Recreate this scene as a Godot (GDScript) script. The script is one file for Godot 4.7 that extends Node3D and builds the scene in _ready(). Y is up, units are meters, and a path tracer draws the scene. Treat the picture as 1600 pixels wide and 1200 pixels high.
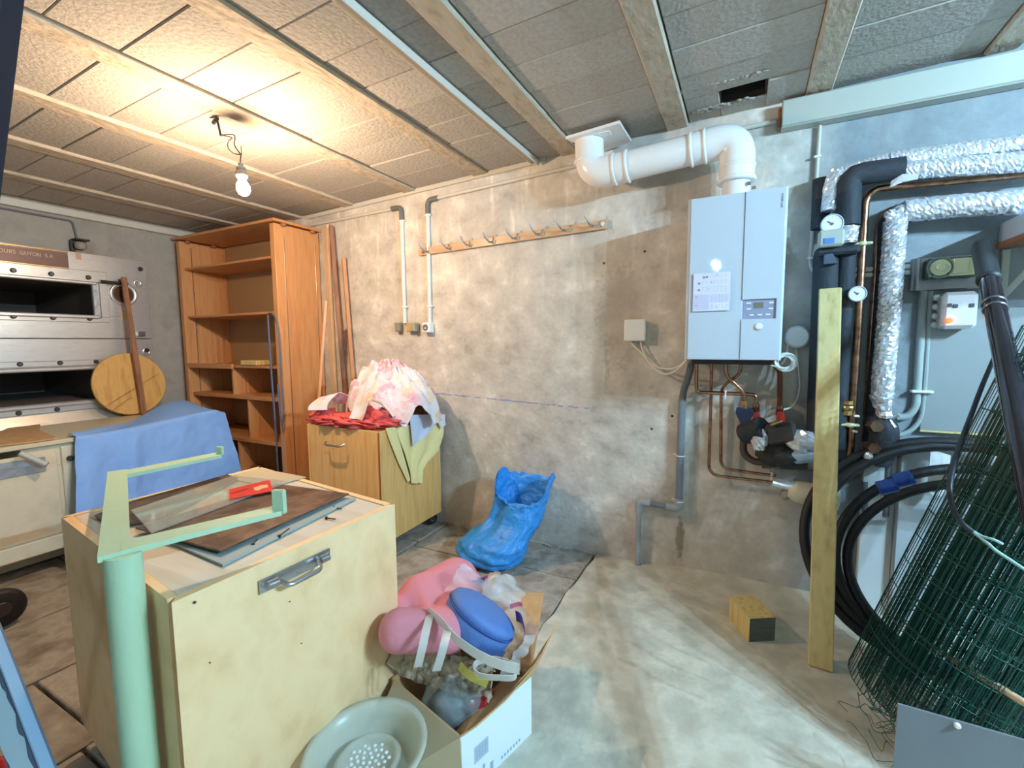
extends Node3D

# ---------------------------------------------------------------- mesh builder
class MB:
	var p := PackedVector3Array()
	var t := PackedVector2Array()
	var g := PackedInt32Array()
	var s := 0
	var sm := -1
	func tri(a: Vector3, b: Vector3, c: Vector3, ua := Vector2.ZERO, ub := Vector2.ZERO, uc := Vector2.ZERO) -> void:
		p.append(a); p.append(b); p.append(c)
		t.append(ua); t.append(ub); t.append(uc)
		g.append(sm)
	func quad(a: Vector3, b: Vector3, c: Vector3, d: Vector3, u := [Vector2(0, 1), Vector2(1, 1), Vector2(1, 0), Vector2(0, 0)]) -> void:
		tri(a, b, c, u[0], u[1], u[2])
		tri(a, c, d, u[0], u[2], u[3])
	func begin() -> void:
		s = p.size()
	func fix() -> void:
		# turn the shape begun last so that its faces look outward
		if p.size() == s:
			return
		var mid := Vector3.ZERO
		for i in range(s, p.size()):
			mid += p[i]
		mid /= float(p.size() - s)
		var vol := 0.0
		for i in range(s, p.size(), 3):
			vol += (p[i] - mid).dot((p[i + 1] - mid).cross(p[i + 2] - mid))
		if vol < 0.0:
			for i in range(s, p.size(), 3):
				var a := p[i + 1]; p[i + 1] = p[i + 2]; p[i + 2] = a
				var b := t[i + 1]; t[i + 1] = t[i + 2]; t[i + 2] = b
	func face(pts: Array, mid: Vector3) -> void:
		var n: Vector3 = (pts[1] - pts[0]).cross(pts[2] - pts[0])
		var q := pts.duplicate()
		if n.dot(pts[0] - mid) < 0.0:
			q.reverse()
		var ax := n.abs()
		var uv := []
		for v in q:
			uv.append(Vector2(v.z, -v.y) if ax.x >= ax.y and ax.x >= ax.z else (Vector2(v.x, v.z) if ax.y >= ax.z else Vector2(v.x, -v.y)))
		for i in range(1, q.size() - 1):
			tri(q[0], q[i], q[i + 1], uv[0], uv[i], uv[i + 1])
	func hexa(c: Array) -> void:
		# eight corners: bottom four in order, top four in order
		sm = -1
		var mid := Vector3.ZERO
		for v in c:
			mid += v / 8.0
		for f in [[0, 1, 2, 3], [4, 5, 6, 7], [0, 1, 5, 4], [1, 2, 6, 5], [2, 3, 7, 6], [3, 0, 4, 7]]:
			face([c[f[0]], c[f[1]], c[f[2]], c[f[3]]], mid)
	func box(c: Vector3, size: Vector3, ch := 0.0, b := Basis.IDENTITY) -> void:
		sm = -1
		var h := size / 2.0
		ch = minf(ch, minf(h.x, minf(h.y, h.z)) * 0.9)
		var at := func(sx: float, sy: float, sz: float, full: int) -> Vector3:
			var v := Vector3(sx * (h.x - (0.0 if full == 0 else ch)), sy * (h.y - (0.0 if full == 1 else ch)), sz * (h.z - (0.0 if full == 2 else ch)))
			return c + b * v
		for a in 3:
			for sg in [-1.0, 1.0]:
				var f := []
				for k in [[-1.0, -1.0], [1.0, -1.0], [1.0, 1.0], [-1.0, 1.0]]:
					var e := [0.0, 0.0, 0.0]
					e[a] = sg; e[(a + 1) % 3] = k[0]; e[(a + 2) % 3] = k[1]
					f.append(at.call(e[0], e[1], e[2], a))
				face(f, c)
		if ch <= 0.0:
			return
		for a in 3:
			var i := (a + 1) % 3
			var j := (a + 2) % 3
			for si in [-1.0, 1.0]:
				for sj in [-1.0, 1.0]:
					var f := []
					for k in [[-1.0, i], [1.0, i], [1.0, j], [-1.0, j]]:
						var e := [0.0, 0.0, 0.0]
						e[a] = k[0]; e[i] = si; e[j] = sj
						f.append(at.call(e[0], e[1], e[2], k[1]))
					face(f, c)
		for x in [-1.0, 1.0]:
			for y in [-1.0, 1.0]:
				for z in [-1.0, 1.0]:
					face([at.call(x, y, z, 0), at.call(x, y, z, 1), at.call(x, y, z, 2)], c)
	func beam(a: Vector3, b: Vector3, w: float, d: float, ch := 0.0, side := Vector3.ZERO) -> void:
		# a bar from a to b, w wide along «side», d deep
		var y := (b - a).normalized()
		var x := side - y * side.dot(y)
		if x.length() < 0.01:
			x = y.cross(Vector3(0, 0, 1)) if absf(y.z) < 0.9 else y.cross(Vector3(1, 0, 0))
		x = x.normalized()
		box((a + b) / 2.0, Vector3(w, a.distance_to(b), d), ch, Basis(x, y, x.cross(y)))
	func ring(c: Vector3, x: Vector3, y: Vector3, r: float, n: int) -> PackedVector3Array:
		var o := PackedVector3Array()
		for k in n:
			o.append(c + (x * cos(TAU * k / n) + y * sin(TAU * k / n)) * r)
		return o
	func loft(rings: Array, caps := true, closed := false, smooth := 0) -> void:
		begin()
		sm = smooth
		var n: int = rings[0].size()
		var v := 0.0
		for i in range(rings.size() - (0 if closed else 1)):
			var a: PackedVector3Array = rings[i]
			var b: PackedVector3Array = rings[(i + 1) % rings.size()]
			var dv := a[0].distance_to(b[0])
			for k in n:
				var l := (k + 1) % n
				quad(a[k], a[l], b[l], b[k], [Vector2(float(k) / n, v), Vector2(float(k + 1) / n, v), Vector2(float(k + 1) / n, v + dv), Vector2(float(k) / n, v + dv)])
			v += dv
		if caps and not closed:
			sm = -1
			for e in [0, rings.size() - 1]:
				var r: PackedVector3Array = rings[e]
				var mid := Vector3.ZERO
				for q in r:
					mid += q / float(n)
				for k in n:
					if e == 0:
						tri(mid, r[(k + 1) % n], r[k])
					else:
						tri(mid, r[k], r[(k + 1) % n])
		fix()
	func tube(path: PackedVector3Array, r: float, n := 10, caps := true, closed := false, rough := 0.0, sd := 1) -> void:
		var rings := []
		var m := path.size()
		var rng := RandomNumberGenerator.new()
		rng.seed = sd
		var x := Vector3.ZERO
		for i in m:
			var d := (path[(i + 1) % m] - path[(i - 1 + m) % m]) if closed else (path[mini(i + 1, m - 1)] - path[maxi(i - 1, 0)])
			d = d.normalized()
			if x == Vector3.ZERO:
				x = d.cross(Vector3.UP if absf(d.y) < 0.9 else Vector3.RIGHT)
			x = (x - d * x.dot(d)).normalized()
			var y := d.cross(x)
			var o := ring(path[i], x, y, r, n)
			if rough > 0.0:
				for k in n:
					o[k] += (o[k] - path[i]) * rng.randf_range(-rough, rough) + d * r * rng.randf_range(-rough, rough)
			rings.append(o)
		loft(rings, caps, closed, -1 if rough > 0.0 else 0)
	func lathe(prof: Array, n: int, xf := Transform3D.IDENTITY, smooth := 0) -> void:
		# profile of Vector2(radius, height), ends closed where the radius is 0
		var rings := []
		for q in prof:
			var o := PackedVector3Array()
			for k in n:
				o.append(xf * Vector3(q.x * cos(TAU * k / n), q.y, q.x * sin(TAU * k / n)))
			rings.append(o)
		loft(rings, true, false, smooth)
	func disc(c: Vector3, axis: Vector3, r: float, h: float, n := 20, ch := 0.0) -> void:
		var y := axis.normalized()
		var x := y.cross(Vector3.UP if absf(y.y) < 0.9 else Vector3.RIGHT).normalized()
		ch = minf(ch, minf(r, h / 2.0) * 0.9)
		var rings := []
		for q in ([[r, -h / 2], [r, h / 2]] if ch == 0.0 else [[r - ch, -h / 2], [r, -h / 2 + ch], [r, h / 2 - ch], [r - ch, h / 2]]):
			rings.append(ring(c + y * q[1], x, y.cross(x), q[0], n))
		loft(rings, true, false, -1 if n < 9 else 0)
	func prism(poly: Array, xf: Transform3D, h: float) -> void:
		# a flat outline (Vector2) in the x-y plane of xf, h thick along its z
		begin()
		sm = -1
		var pl := PackedVector2Array(poly)
		var ix := Geometry2D.triangulate_polygon(pl)
		for z in [-h / 2.0, h / 2.0]:
			for i in range(0, ix.size(), 3):
				var a := pl[ix[i]]; var b := pl[ix[i + 1]]; var c := pl[ix[i + 2]]
				if ((b - a).cross(c - a) < 0.0) == (z > 0.0):
					var q := b; b = c; c = q
				tri(xf * Vector3(a.x, a.y, z), xf * Vector3(b.x, b.y, z), xf * Vector3(c.x, c.y, z), a, b, c)
		var flip := Geometry2D.is_polygon_clockwise(pl)
		for i in pl.size():
			var a := pl[i]; var b := pl[(i + 1) % pl.size()]
			if flip:
				var q := a; a = b; b = q
			quad(xf * Vector3(a.x, a.y, -h / 2), xf * Vector3(b.x, b.y, -h / 2), xf * Vector3(b.x, b.y, h / 2), xf * Vector3(a.x, a.y, h / 2))
		fix()
	func sheet(rows: Array, th := 0.0, smooth := 0) -> void:
		# a grid of points (rows of PackedVector3Array) as cloth or foil of thickness th
		var nr := rows.size()
		var nc: int = rows[0].size()
		sm = smooth
		var nor := []
		for i in nr:
			var o := PackedVector3Array()
			for j in nc:
				var du: Vector3 = rows[i][mini(j + 1, nc - 1)] - rows[i][maxi(j - 1, 0)]
				var dv: Vector3 = rows[mini(i + 1, nr - 1)][j] - rows[maxi(i - 1, 0)][j]
				o.append(du.cross(dv).normalized())
			nor.append(o)
		for side in ([0.0] if th == 0.0 else [th / 2.0, -th / 2.0]):
			for i in nr - 1:
				for j in nc - 1:
					var q := []
					var u := []
					for k in [[i, j], [i, j + 1], [i + 1, j + 1], [i + 1, j]]:
						q.append(rows[k[0]][k[1]] + nor[k[0]][k[1]] * side)
						u.append(Vector2(float(k[1]) / (nc - 1), float(k[0]) / (nr - 1)))
					if side < 0.0:
						quad(q[3], q[2], q[1], q[0], [u[3], u[2], u[1], u[0]])
					else:
						quad(q[0], q[1], q[2], q[3], u)
		if th > 0.0:
			sm = -1
			for i in nr - 1:
				for j in [0, nc - 1]:
					var a: Vector3 = nor[i][j] * th / 2.0
					var b: Vector3 = nor[i + 1][j] * th / 2.0
					if j == 0:
						quad(rows[i][j] + a, rows[i + 1][j] + b, rows[i + 1][j] - b, rows[i][j] - a)
					else:
						quad(rows[i][j] - a, rows[i + 1][j] - b, rows[i + 1][j] + b, rows[i][j] + a)
			for j in nc - 1:
				for i in [0, nr - 1]:
					var a: Vector3 = nor[i][j] * th / 2.0
					var b: Vector3 = nor[i][j + 1] * th / 2.0
					if i == 0:
						quad(rows[i][j] - a, rows[i][j + 1] - b, rows[i][j + 1] + b, rows[i][j] + a)
					else:
						quad(rows[i][j] + a, rows[i][j + 1] + b, rows[i][j + 1] - b, rows[i][j] - a)
	func blob(c: Vector3, r: Vector3, noise: FastNoiseLite, amp: float, b := Basis.IDENTITY, nu := 28, nv := 18, pw := 1.0) -> void:
		var rings := []
		for i in range(1, nv):
			var th := PI * i / nv
			var o := PackedVector3Array()
			for k in nu:
				var ph := TAU * k / nu
				var d := Vector3(sin(th) * cos(ph), -cos(th), sin(th) * sin(ph))
				var e := Vector3(signf(d.x) * pow(absf(d.x), pw), signf(d.y) * pow(absf(d.y), pw), signf(d.z) * pow(absf(d.z), pw))
				var q := 1.0 + (amp * noise.get_noise_3dv(d * 100.0) if noise else 0.0)
				o.append(c + b * (e * r * q))
			rings.append(o)
		loft(rings, true, false, 0)
	func take(m: Mesh, xf: Transform3D) -> void:
		begin()
		sm = -1
		var a := m.surface_get_arrays(0)
		var v: PackedVector3Array = a[Mesh.ARRAY_VERTEX]
		var ix: PackedInt32Array = a[Mesh.ARRAY_INDEX]
		for i in range(0, ix.size(), 3):
			tri(xf * v[ix[i]], xf * v[ix[i + 2]], xf * v[ix[i + 1]])
	func done(mat: Material, off: Vector3) -> ArrayMesh:
		var st := SurfaceTool.new()
		st.begin(Mesh.PRIMITIVE_TRIANGLES)
		for i in g.size():
			st.set_smooth_group(g[i])
			for k in [0, 2, 1]:
				st.set_uv(t[i * 3 + k])
				st.add_vertex(p[i * 3 + k] - off)
		st.generate_normals()
		var m := st.commit()
		m.surface_set_material(0, mat)
		return m

# ---------------------------------------------------------------- scene helpers
func numbered(parent: Node, called: String) -> String:
	var n := called
	var k := 0
	while parent.has_node(NodePath(n)):
		k += 1
		n = "%s_%03d" % [called, k]
	return n

func origin(n: Node) -> Vector3:
	var o := Vector3.ZERO
	while n and n != self:
		o += n.position
		n = n.get_parent()
	return o

func tag(o: Node, label: String, category: String, group := "") -> Node:
	o.set_meta("label", label)
	o.set_meta("category", category)
	if group:
		o.set_meta("group", group)
	return o

func thing(called: String, label: String, category: String, at: Vector3, group := "") -> Node3D:
	var o := Node3D.new()
	o.name = numbered(self, called)
	add_child(o, true)
	o.position = at
	tag(o, label, category, group)
	return o

# one named mesh; the builder works in the room's own metres
func put(called: String, mb: MB, mat: Material, parent: Node = self, label := "") -> MeshInstance3D:
	var o := MeshInstance3D.new()
	o.name = numbered(parent, called)
	var off := Vector3.ZERO
	if parent == self:
		var lo := mb.p[0]
		var hi := mb.p[0]
		for v in mb.p:
			lo = lo.min(v); hi = hi.max(v)
		off = Vector3((lo.x + hi.x) / 2, lo.y, (lo.z + hi.z) / 2)
		o.position = off
	else:
		off = origin(parent)
	o.mesh = mb.done(mat, off)
	if label:
		o.set_meta("label", label)
	parent.add_child(o, true)
	return o

func one(called: String, label: String, category: String, mb: MB, mat: Material, group := "") -> MeshInstance3D:
	var o := put(called, mb, mat)
	tag(o, label, category, group)
	return o

func struct(called: String, mb: MB, mat: Material) -> MeshInstance3D:
	var o := put(called, mb, mat)
	o.set_meta("kind", "structure")
	return o

func copy(o: Node3D, at: Vector3, label: String) -> Node3D:
	var c := o.duplicate()
	c.name = numbered(self, String(o.name).rstrip("_0123456789"))
	add_child(c, true)
	c.position = at
	c.set_meta("label", label)
	return c

# ---------------------------------------------------------------- paths
func pv(a: Array) -> PackedVector3Array:
	return PackedVector3Array(a)

func bend(pts: Array, r: float, k := 6) -> PackedVector3Array:
	# a run of straight lengths with corners rounded to radius r
	var o := PackedVector3Array([pts[0]])
	for i in range(1, pts.size() - 1):
		var a: Vector3 = (pts[i - 1] - pts[i])
		var b: Vector3 = (pts[i + 1] - pts[i])
		var d := minf(r, minf(a.length(), b.length()) * 0.48)
		var pa: Vector3 = pts[i] + a.normalized() * d
		var pb: Vector3 = pts[i] + b.normalized() * d
		for j in k + 1:
			var f := float(j) / k
			o.append(pa.lerp(pts[i], f).lerp((pts[i] as Vector3).lerp(pb, f), f))
	o.append(pts[-1])
	return o

func flow(pts: Array, k := 6) -> PackedVector3Array:
	# a smooth curve through the points
	var o := PackedVector3Array()
	var n := pts.size()
	for i in n - 1:
		var a: Vector3 = pts[maxi(i - 1, 0)]
		var b: Vector3 = pts[i]
		var c: Vector3 = pts[i + 1]
		var d: Vector3 = pts[mini(i + 2, n - 1)]
		for j in k:
			o.append(b.cubic_interpolate(c, a, d, float(j) / k))
	o.append(pts[-1])
	return o

func dense(path: PackedVector3Array, step: float) -> PackedVector3Array:
	var o := PackedVector3Array()
	for i in path.size() - 1:
		var n := maxi(1, int(path[i].distance_to(path[i + 1]) / step))
		for j in n:
			o.append(path[i].lerp(path[i + 1], float(j) / n))
	o.append(path[-1])
	return o

# ---------------------------------------------------------------- materials
var shared := {}

func rgb(r: int, g: int, b: int) -> Color:
	return Color8(r, g, b)

func noise(sd: int, freq: float, oct := 4, kind := FastNoiseLite.TYPE_SIMPLEX_SMOOTH) -> FastNoiseLite:
	var n := FastNoiseLite.new()
	n.seed = sd
	n.frequency = freq
	n.noise_type = kind
	n.fractal_octaves = oct
	return n

func ntex(key: String, sd: int, freq: float, cols := [], side := 512, oct := 4, normal := 0.0, kind := FastNoiseLite.TYPE_SIMPLEX_SMOOTH) -> NoiseTexture2D:
	if shared.has(key):
		return shared[key]
	var t := NoiseTexture2D.new()
	t.width = side
	t.height = side
	t.seamless = true
	t.noise = noise(sd, freq, oct, kind)
	if normal > 0.0:
		t.as_normal_map = true
		t.bump_strength = normal
	elif cols.size():
		var gr := Gradient.new()
		gr.offsets = PackedFloat32Array(cols.map(func(c): return c[0]))
		gr.colors = PackedColorArray(cols.map(func(c): return c[1]))
		t.color_ramp = gr
	shared[key] = t
	return t

func plain(c: Color, rough := 0.6, metal := 0.0) -> StandardMaterial3D:
	var m := StandardMaterial3D.new()
	m.albedo_color = c
	m.roughness = rough
	m.metallic = metal
	return m

func grain(m: StandardMaterial3D, tex: Texture2D, scale: Vector3) -> StandardMaterial3D:
	m.albedo_texture = tex
	m.uv1_triplanar = true
	m.uv1_scale = scale
	return m

func bumps(m: StandardMaterial3D, strength: float, key := "fine") -> StandardMaterial3D:
	m.normal_enabled = true
	m.normal_texture = ntex("n_" + key, 11, 0.03, [], 512, 5, 8.0) if key == "fine" else ntex("n_" + key, 12, 0.012, [], 512, 3, 6.0)
	m.normal_scale = strength
	return m

func wood(key: String, dark: Color, light: Color, along: int, rough := 0.55, fine := 1.0) -> StandardMaterial3D:
	var tex := ntex("wood_" + key, key.hash() % 1000, 0.011, [[0.0, dark], [0.35, dark.lerp(light, 0.55)], [0.5, light], [0.68, dark.lerp(light, 0.8)], [1.0, dark.lerp(light, 0.3)]], 512, 5)
	var s := Vector3.ONE * 5.0 * fine
	s[along] = 0.45 * fine
	var m := grain(plain(Color.WHITE, rough), tex, s)
	return m

# ---------------------------------------------------------------- the place
var M := {}

func _ready() -> void:
	var cam := Camera3D.new()
	cam.name = "camera"
	add_child(cam)
	cam.position = Vector3(0, 1.28, 0)
	cam.basis = Basis(Vector3.UP, deg_to_rad(27.145)) * Basis(Vector3.RIGHT, deg_to_rad(-5.232)) * Basis(Vector3.BACK, deg_to_rad(-0.444))
	cam.fov = 80.3
	cam.near = 0.05
	cam.current = true
	var env := Environment.new()
	env.background_mode = Environment.BG_COLOR
	env.background_color = Color.BLACK
	env.tonemap_mode = Environment.TONE_MAPPER_LINEAR
	env.tonemap_exposure = 7.0
	env.sdfgi_enabled = true
	env.ssao_enabled = true
	env.ssil_enabled = true
	var we := WorldEnvironment.new()
	we.name = "environment"
	we.environment = env
	add_child(we)
	materials()
	lamp_bulb(BULB_AT, 0.215)
	tube_lamp("tube_lamp", "white twin tube lamp under the ceiling right of the boiler", Vector3(2.1, 2.34, -0.86), 0.66, 1.45)
	tube_lamp("tube_lamp", "white twin tube lamp under the ceiling behind the viewer", Vector3(-0.4, 2.32, 2.3), 0.62, 0.07)
	shell()
	boiler_corner()
	pipe_corner()
	right_clutter()
	left_side()
	front_things()

const BULB_AT := Vector3(-2.1, 2.0, -1.38)
const WARM := Color(1.0, 0.86, 0.72)
const COOL := Color(0.7, 0.88, 1.0)

func lamp_bulb(at: Vector3, energy: float) -> void:
	var root := thing("hanging_bulb", "lit bare light bulb hanging on twisted wires from the ceiling", "light bulb", at + Vector3(0, -0.05, 0))
	var glow := plain(Color(1, 0.95, 0.85), 0.3)
	glow.emission_enabled = true
	glow.emission = Color(1.0, 0.86, 0.66)
	glow.emission_energy_multiplier = 12.0
	var b := MB.new()
	b.lathe([Vector2(0, -0.034), Vector2(0.012, -0.032), Vector2(0.023, -0.023), Vector2(0.029, -0.008), Vector2(0.029, 0.006), Vector2(0.024, 0.022), Vector2(0.016, 0.036), Vector2(0.013, 0.046), Vector2(0, 0.046)], 24, Transform3D(Basis(Vector3(0, 0, 1), 0.16), at))
	put("bulb", b, glow, root)
	var up := Vector3(-0.09, 1, 0).normalized()
	var top := at + up * 0.046
	b = MB.new()
	b.disc(top + up * 0.018, up, 0.025, 0.03, 24, 0.004)
	b.disc(top + up * 0.042, up, 0.02, 0.024, 20, 0.006)
	b.disc(top + up * 0.06, up, 0.011, 0.02, 14, 0.003)
	put("socket", b, M.porcelain, root)
	var hook := Vector3(-2.222, 2.32, -1.35)
	var s1 := top + up * 0.07
	b = MB.new()
	b.tube(flow([s1, s1 + Vector3(0.003, 0.02, 0), s1 + Vector3(0.014, 0.034, 0.004), s1 + Vector3(-0.006, 0.05, 0), s1 + Vector3(-0.03, 0.085, 0.004), s1 + Vector3(-0.034, 0.13, 0), hook + Vector3(0.028, -0.075, 0)], 6), 0.0028, 6)
	put("wire", b, M.brown_cable, root)
	b = MB.new()
	b.tube(flow([s1 + Vector3(0.01, 0.036, 0), s1 + Vector3(-0.03, 0.045, 0.01), s1 + Vector3(-0.065, 0.075, 0.012), s1 + Vector3(-0.068, 0.105, 0.008), s1 + Vector3(-0.045, 0.12, 0.004), hook + Vector3(0.024, -0.075, 0.002)], 6), 0.0022, 6)
	put("wire", b, M.brown_cable, root)
	b = MB.new()
	b.tube(pv([s1 + Vector3(0.012, 0.034, 0), s1 + Vector3(0.022, 0.07, 0.006)]), 0.0018, 6)
	put("wire_end", b, M.brown_cable, root)
	b = MB.new()
	b.tube(pv([hook + Vector3(0.026, -0.078, 0), hook + Vector3(0.004, 0.004, 0)]), 0.005, 8)
	put("cable_sleeve", b, M.dark_plastic, root)
	b = MB.new()
	b.beam(hook + Vector3(-0.03, -0.012, 0.0), hook + Vector3(0.012, 0.004, 0), 0.016, 0.014, 0.003)
	put("ceiling_hook", b, M.dark_plastic, root)
	var l := OmniLight3D.new()
	l.name = "bulb_light"
	root.add_child(l)
	l.position = at + Vector3(-0.002, 0.016, 0) - root.position
	l.light_color = WARM
	l.light_energy = energy
	l.light_size = 0.025
	l.omni_range = 12.0
	l.omni_attenuation = 2.0
	l.shadow_enabled = true

func tube_lamp(called: String, label: String, at: Vector3, length: float, energy: float) -> void:
	# a batten along z with two fluorescent tubes below it
	var root := thing(called, label, "ceiling lamp", at)
	var b := MB.new()
	b.prism([Vector2(-0.07, 0), Vector2(0.07, 0), Vector2(0.055, 0.05), Vector2(-0.055, 0.05)], Transform3D(Basis.IDENTITY, at), length + 0.06)
	put("housing", b, M.white_plastic, root)
	var glow := plain(Color.WHITE, 0.3)
	glow.emission_enabled = true
	glow.emission = Color(0.8, 0.93, 1.0)
	glow.emission_energy_multiplier = 5.0
	for x in [-0.035, 0.035]:
		b = MB.new()
		b.tube(pv([at + Vector3(x, -0.02, -length / 2), at + Vector3(x, -0.02, length / 2)]), 0.013, 12)
		put("lamp_tube", b, glow, root)
		for e in [-1.0, 1.0]:
			b = MB.new()
			b.box(at + Vector3(x, -0.014, e * (length / 2 + 0.008)), Vector3(0.034, 0.045, 0.016), 0.004)
			put("tube_holder", b, M.white_plastic, root)
	for k in 3:
		var l := OmniLight3D.new()
		l.name = "tube_light"
		root.add_child(l, true)
		l.position = Vector3(0, -0.05, (k - 1) * length / 3.0)
		l.light_color = COOL
		l.light_energy = energy / 3.0
		l.light_size = 0.012
		l.omni_range = 12.0
		l.omni_attenuation = 2.0
		l.shadow_enabled = true

func materials() -> void:
	M.white_plastic = plain(rgb(238, 238, 236), 0.3)
	M.white_enamel = plain(rgb(196, 209, 222), 0.025)
	M.porcelain = plain(rgb(150, 138, 124), 0.4)
	M.brown_cable = plain(rgb(96, 66, 56), 0.6)
	M.dark_plastic = plain(rgb(48, 44, 44), 0.5)
	M.black_rubber = bumps(plain(rgb(26, 27, 30), 0.55), 0.15)
	M.black_foam = bumps(plain(rgb(44, 50, 58), 0.75), 0.25)
	M.grey_pvc = plain(rgb(122, 130, 140), 0.4)
	M.grey_pvc_light = plain(rgb(160, 168, 176), 0.35)
	M.grey_hose = plain(rgb(104, 108, 114), 0.45)
	M.cable_white = plain(rgb(226, 220, 204), 0.45)
	M.conduit = plain(rgb(206, 200, 186), 0.5)
	M.trunking = plain(rgb(178, 182, 172), 0.45)
	var cu := plain(Color.WHITE, 0.32, 1.0)
	M.copper = grain(cu, ntex("copper", 5, 0.02, [[0.0, rgb(116, 82, 66)], [0.5, rgb(168, 126, 100)], [1.0, rgb(190, 150, 120)]], 256), Vector3.ONE * 4.0)
	M.dark_copper = plain(rgb(112, 70, 54), 0.45, 0.7)
	M.brass = plain(rgb(206, 180, 120), 0.3, 1.0)
	M.steel = plain(rgb(196, 196, 198), 0.28, 1.0)
	M.zinc = bumps(plain(rgb(176, 178, 180), 0.42, 0.9), 0.1)
	M.dark_steel = plain(rgb(84, 80, 82), 0.4, 0.8)
	M.foil = plain(rgb(232, 234, 240), 0.24, 0.62)
	M.red_plastic = plain(rgb(206, 52, 48), 0.35)
	M.navy_plastic = plain(rgb(30, 36, 62), 0.4)
	M.concrete = bumps(grain(plain(Color.WHITE, 0.92), ntex("concrete", 21, 0.012, [[0.0, rgb(140, 136, 128)], [0.45, rgb(172, 167, 158)], [0.6, rgb(184, 180, 172)], [1.0, rgb(160, 156, 148)]], 512, 6), Vector3.ONE * 1.4), 0.55)
	M.wood_orange = wood("orange", rgb(196, 134, 82), rgb(212, 152, 98), 1, 0.38, 0.7)
	M.wood_orange_flat = wood("orangeflat", rgb(190, 128, 78), rgb(208, 146, 94), 0, 0.42, 0.7)
	M.wood_ply = wood("ply", rgb(196, 166, 116), rgb(222, 200, 152), 1, 0.55, 0.5)
	M.wood_ply_flat = wood("plyflat", rgb(196, 184, 164), rgb(214, 204, 188), 0, 0.6, 0.5)
	M.wood_pine = wood("pine", rgb(196, 166, 98), rgb(224, 202, 136), 1, 0.6, 0.9)
	M.wood_brown = wood("brown", rgb(120, 76, 50), rgb(164, 110, 76), 1, 0.5)
	M.wood_pale = wood("pale", rgb(206, 176, 140), rgb(228, 204, 172), 1, 0.6)
	M.cardboard = bumps(grain(plain(Color.WHITE, 0.85), ntex("card", 31, 0.02, [[0.0, rgb(186, 146, 100)], [1.0, rgb(206, 168, 120)]], 256), Vector3.ONE * 3.0), 0.15)
	M.stainless = bumps(grain(plain(Color.WHITE, 0.3, 0.7), ntex("stain", 41, 0.02, [[0.0, rgb(206, 202, 197)], [0.5, rgb(220, 217, 212)], [1.0, rgb(214, 211, 206)]], 512, 5), Vector3(1.0, 6.0, 1.0)), 0.05, "broad")
	M.dark_void = plain(rgb(26, 22, 20), 0.9)
	M.green_paint = bumps(plain(rgb(178, 206, 172), 0.42), 0.08)
	M.cream_enamel = grain(plain(Color.WHITE, 0.4), ntex("cream", 51, 0.015, [[0.0, rgb(206, 192, 164)], [0.5, rgb(218, 206, 180)], [1.0, rgb(212, 200, 174)]], 256), Vector3.ONE * 1.5)

# the ceiling falls a little towards the left wall
func cy(x: float) -> float:
	return 2.385 + 0.03 * x

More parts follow.
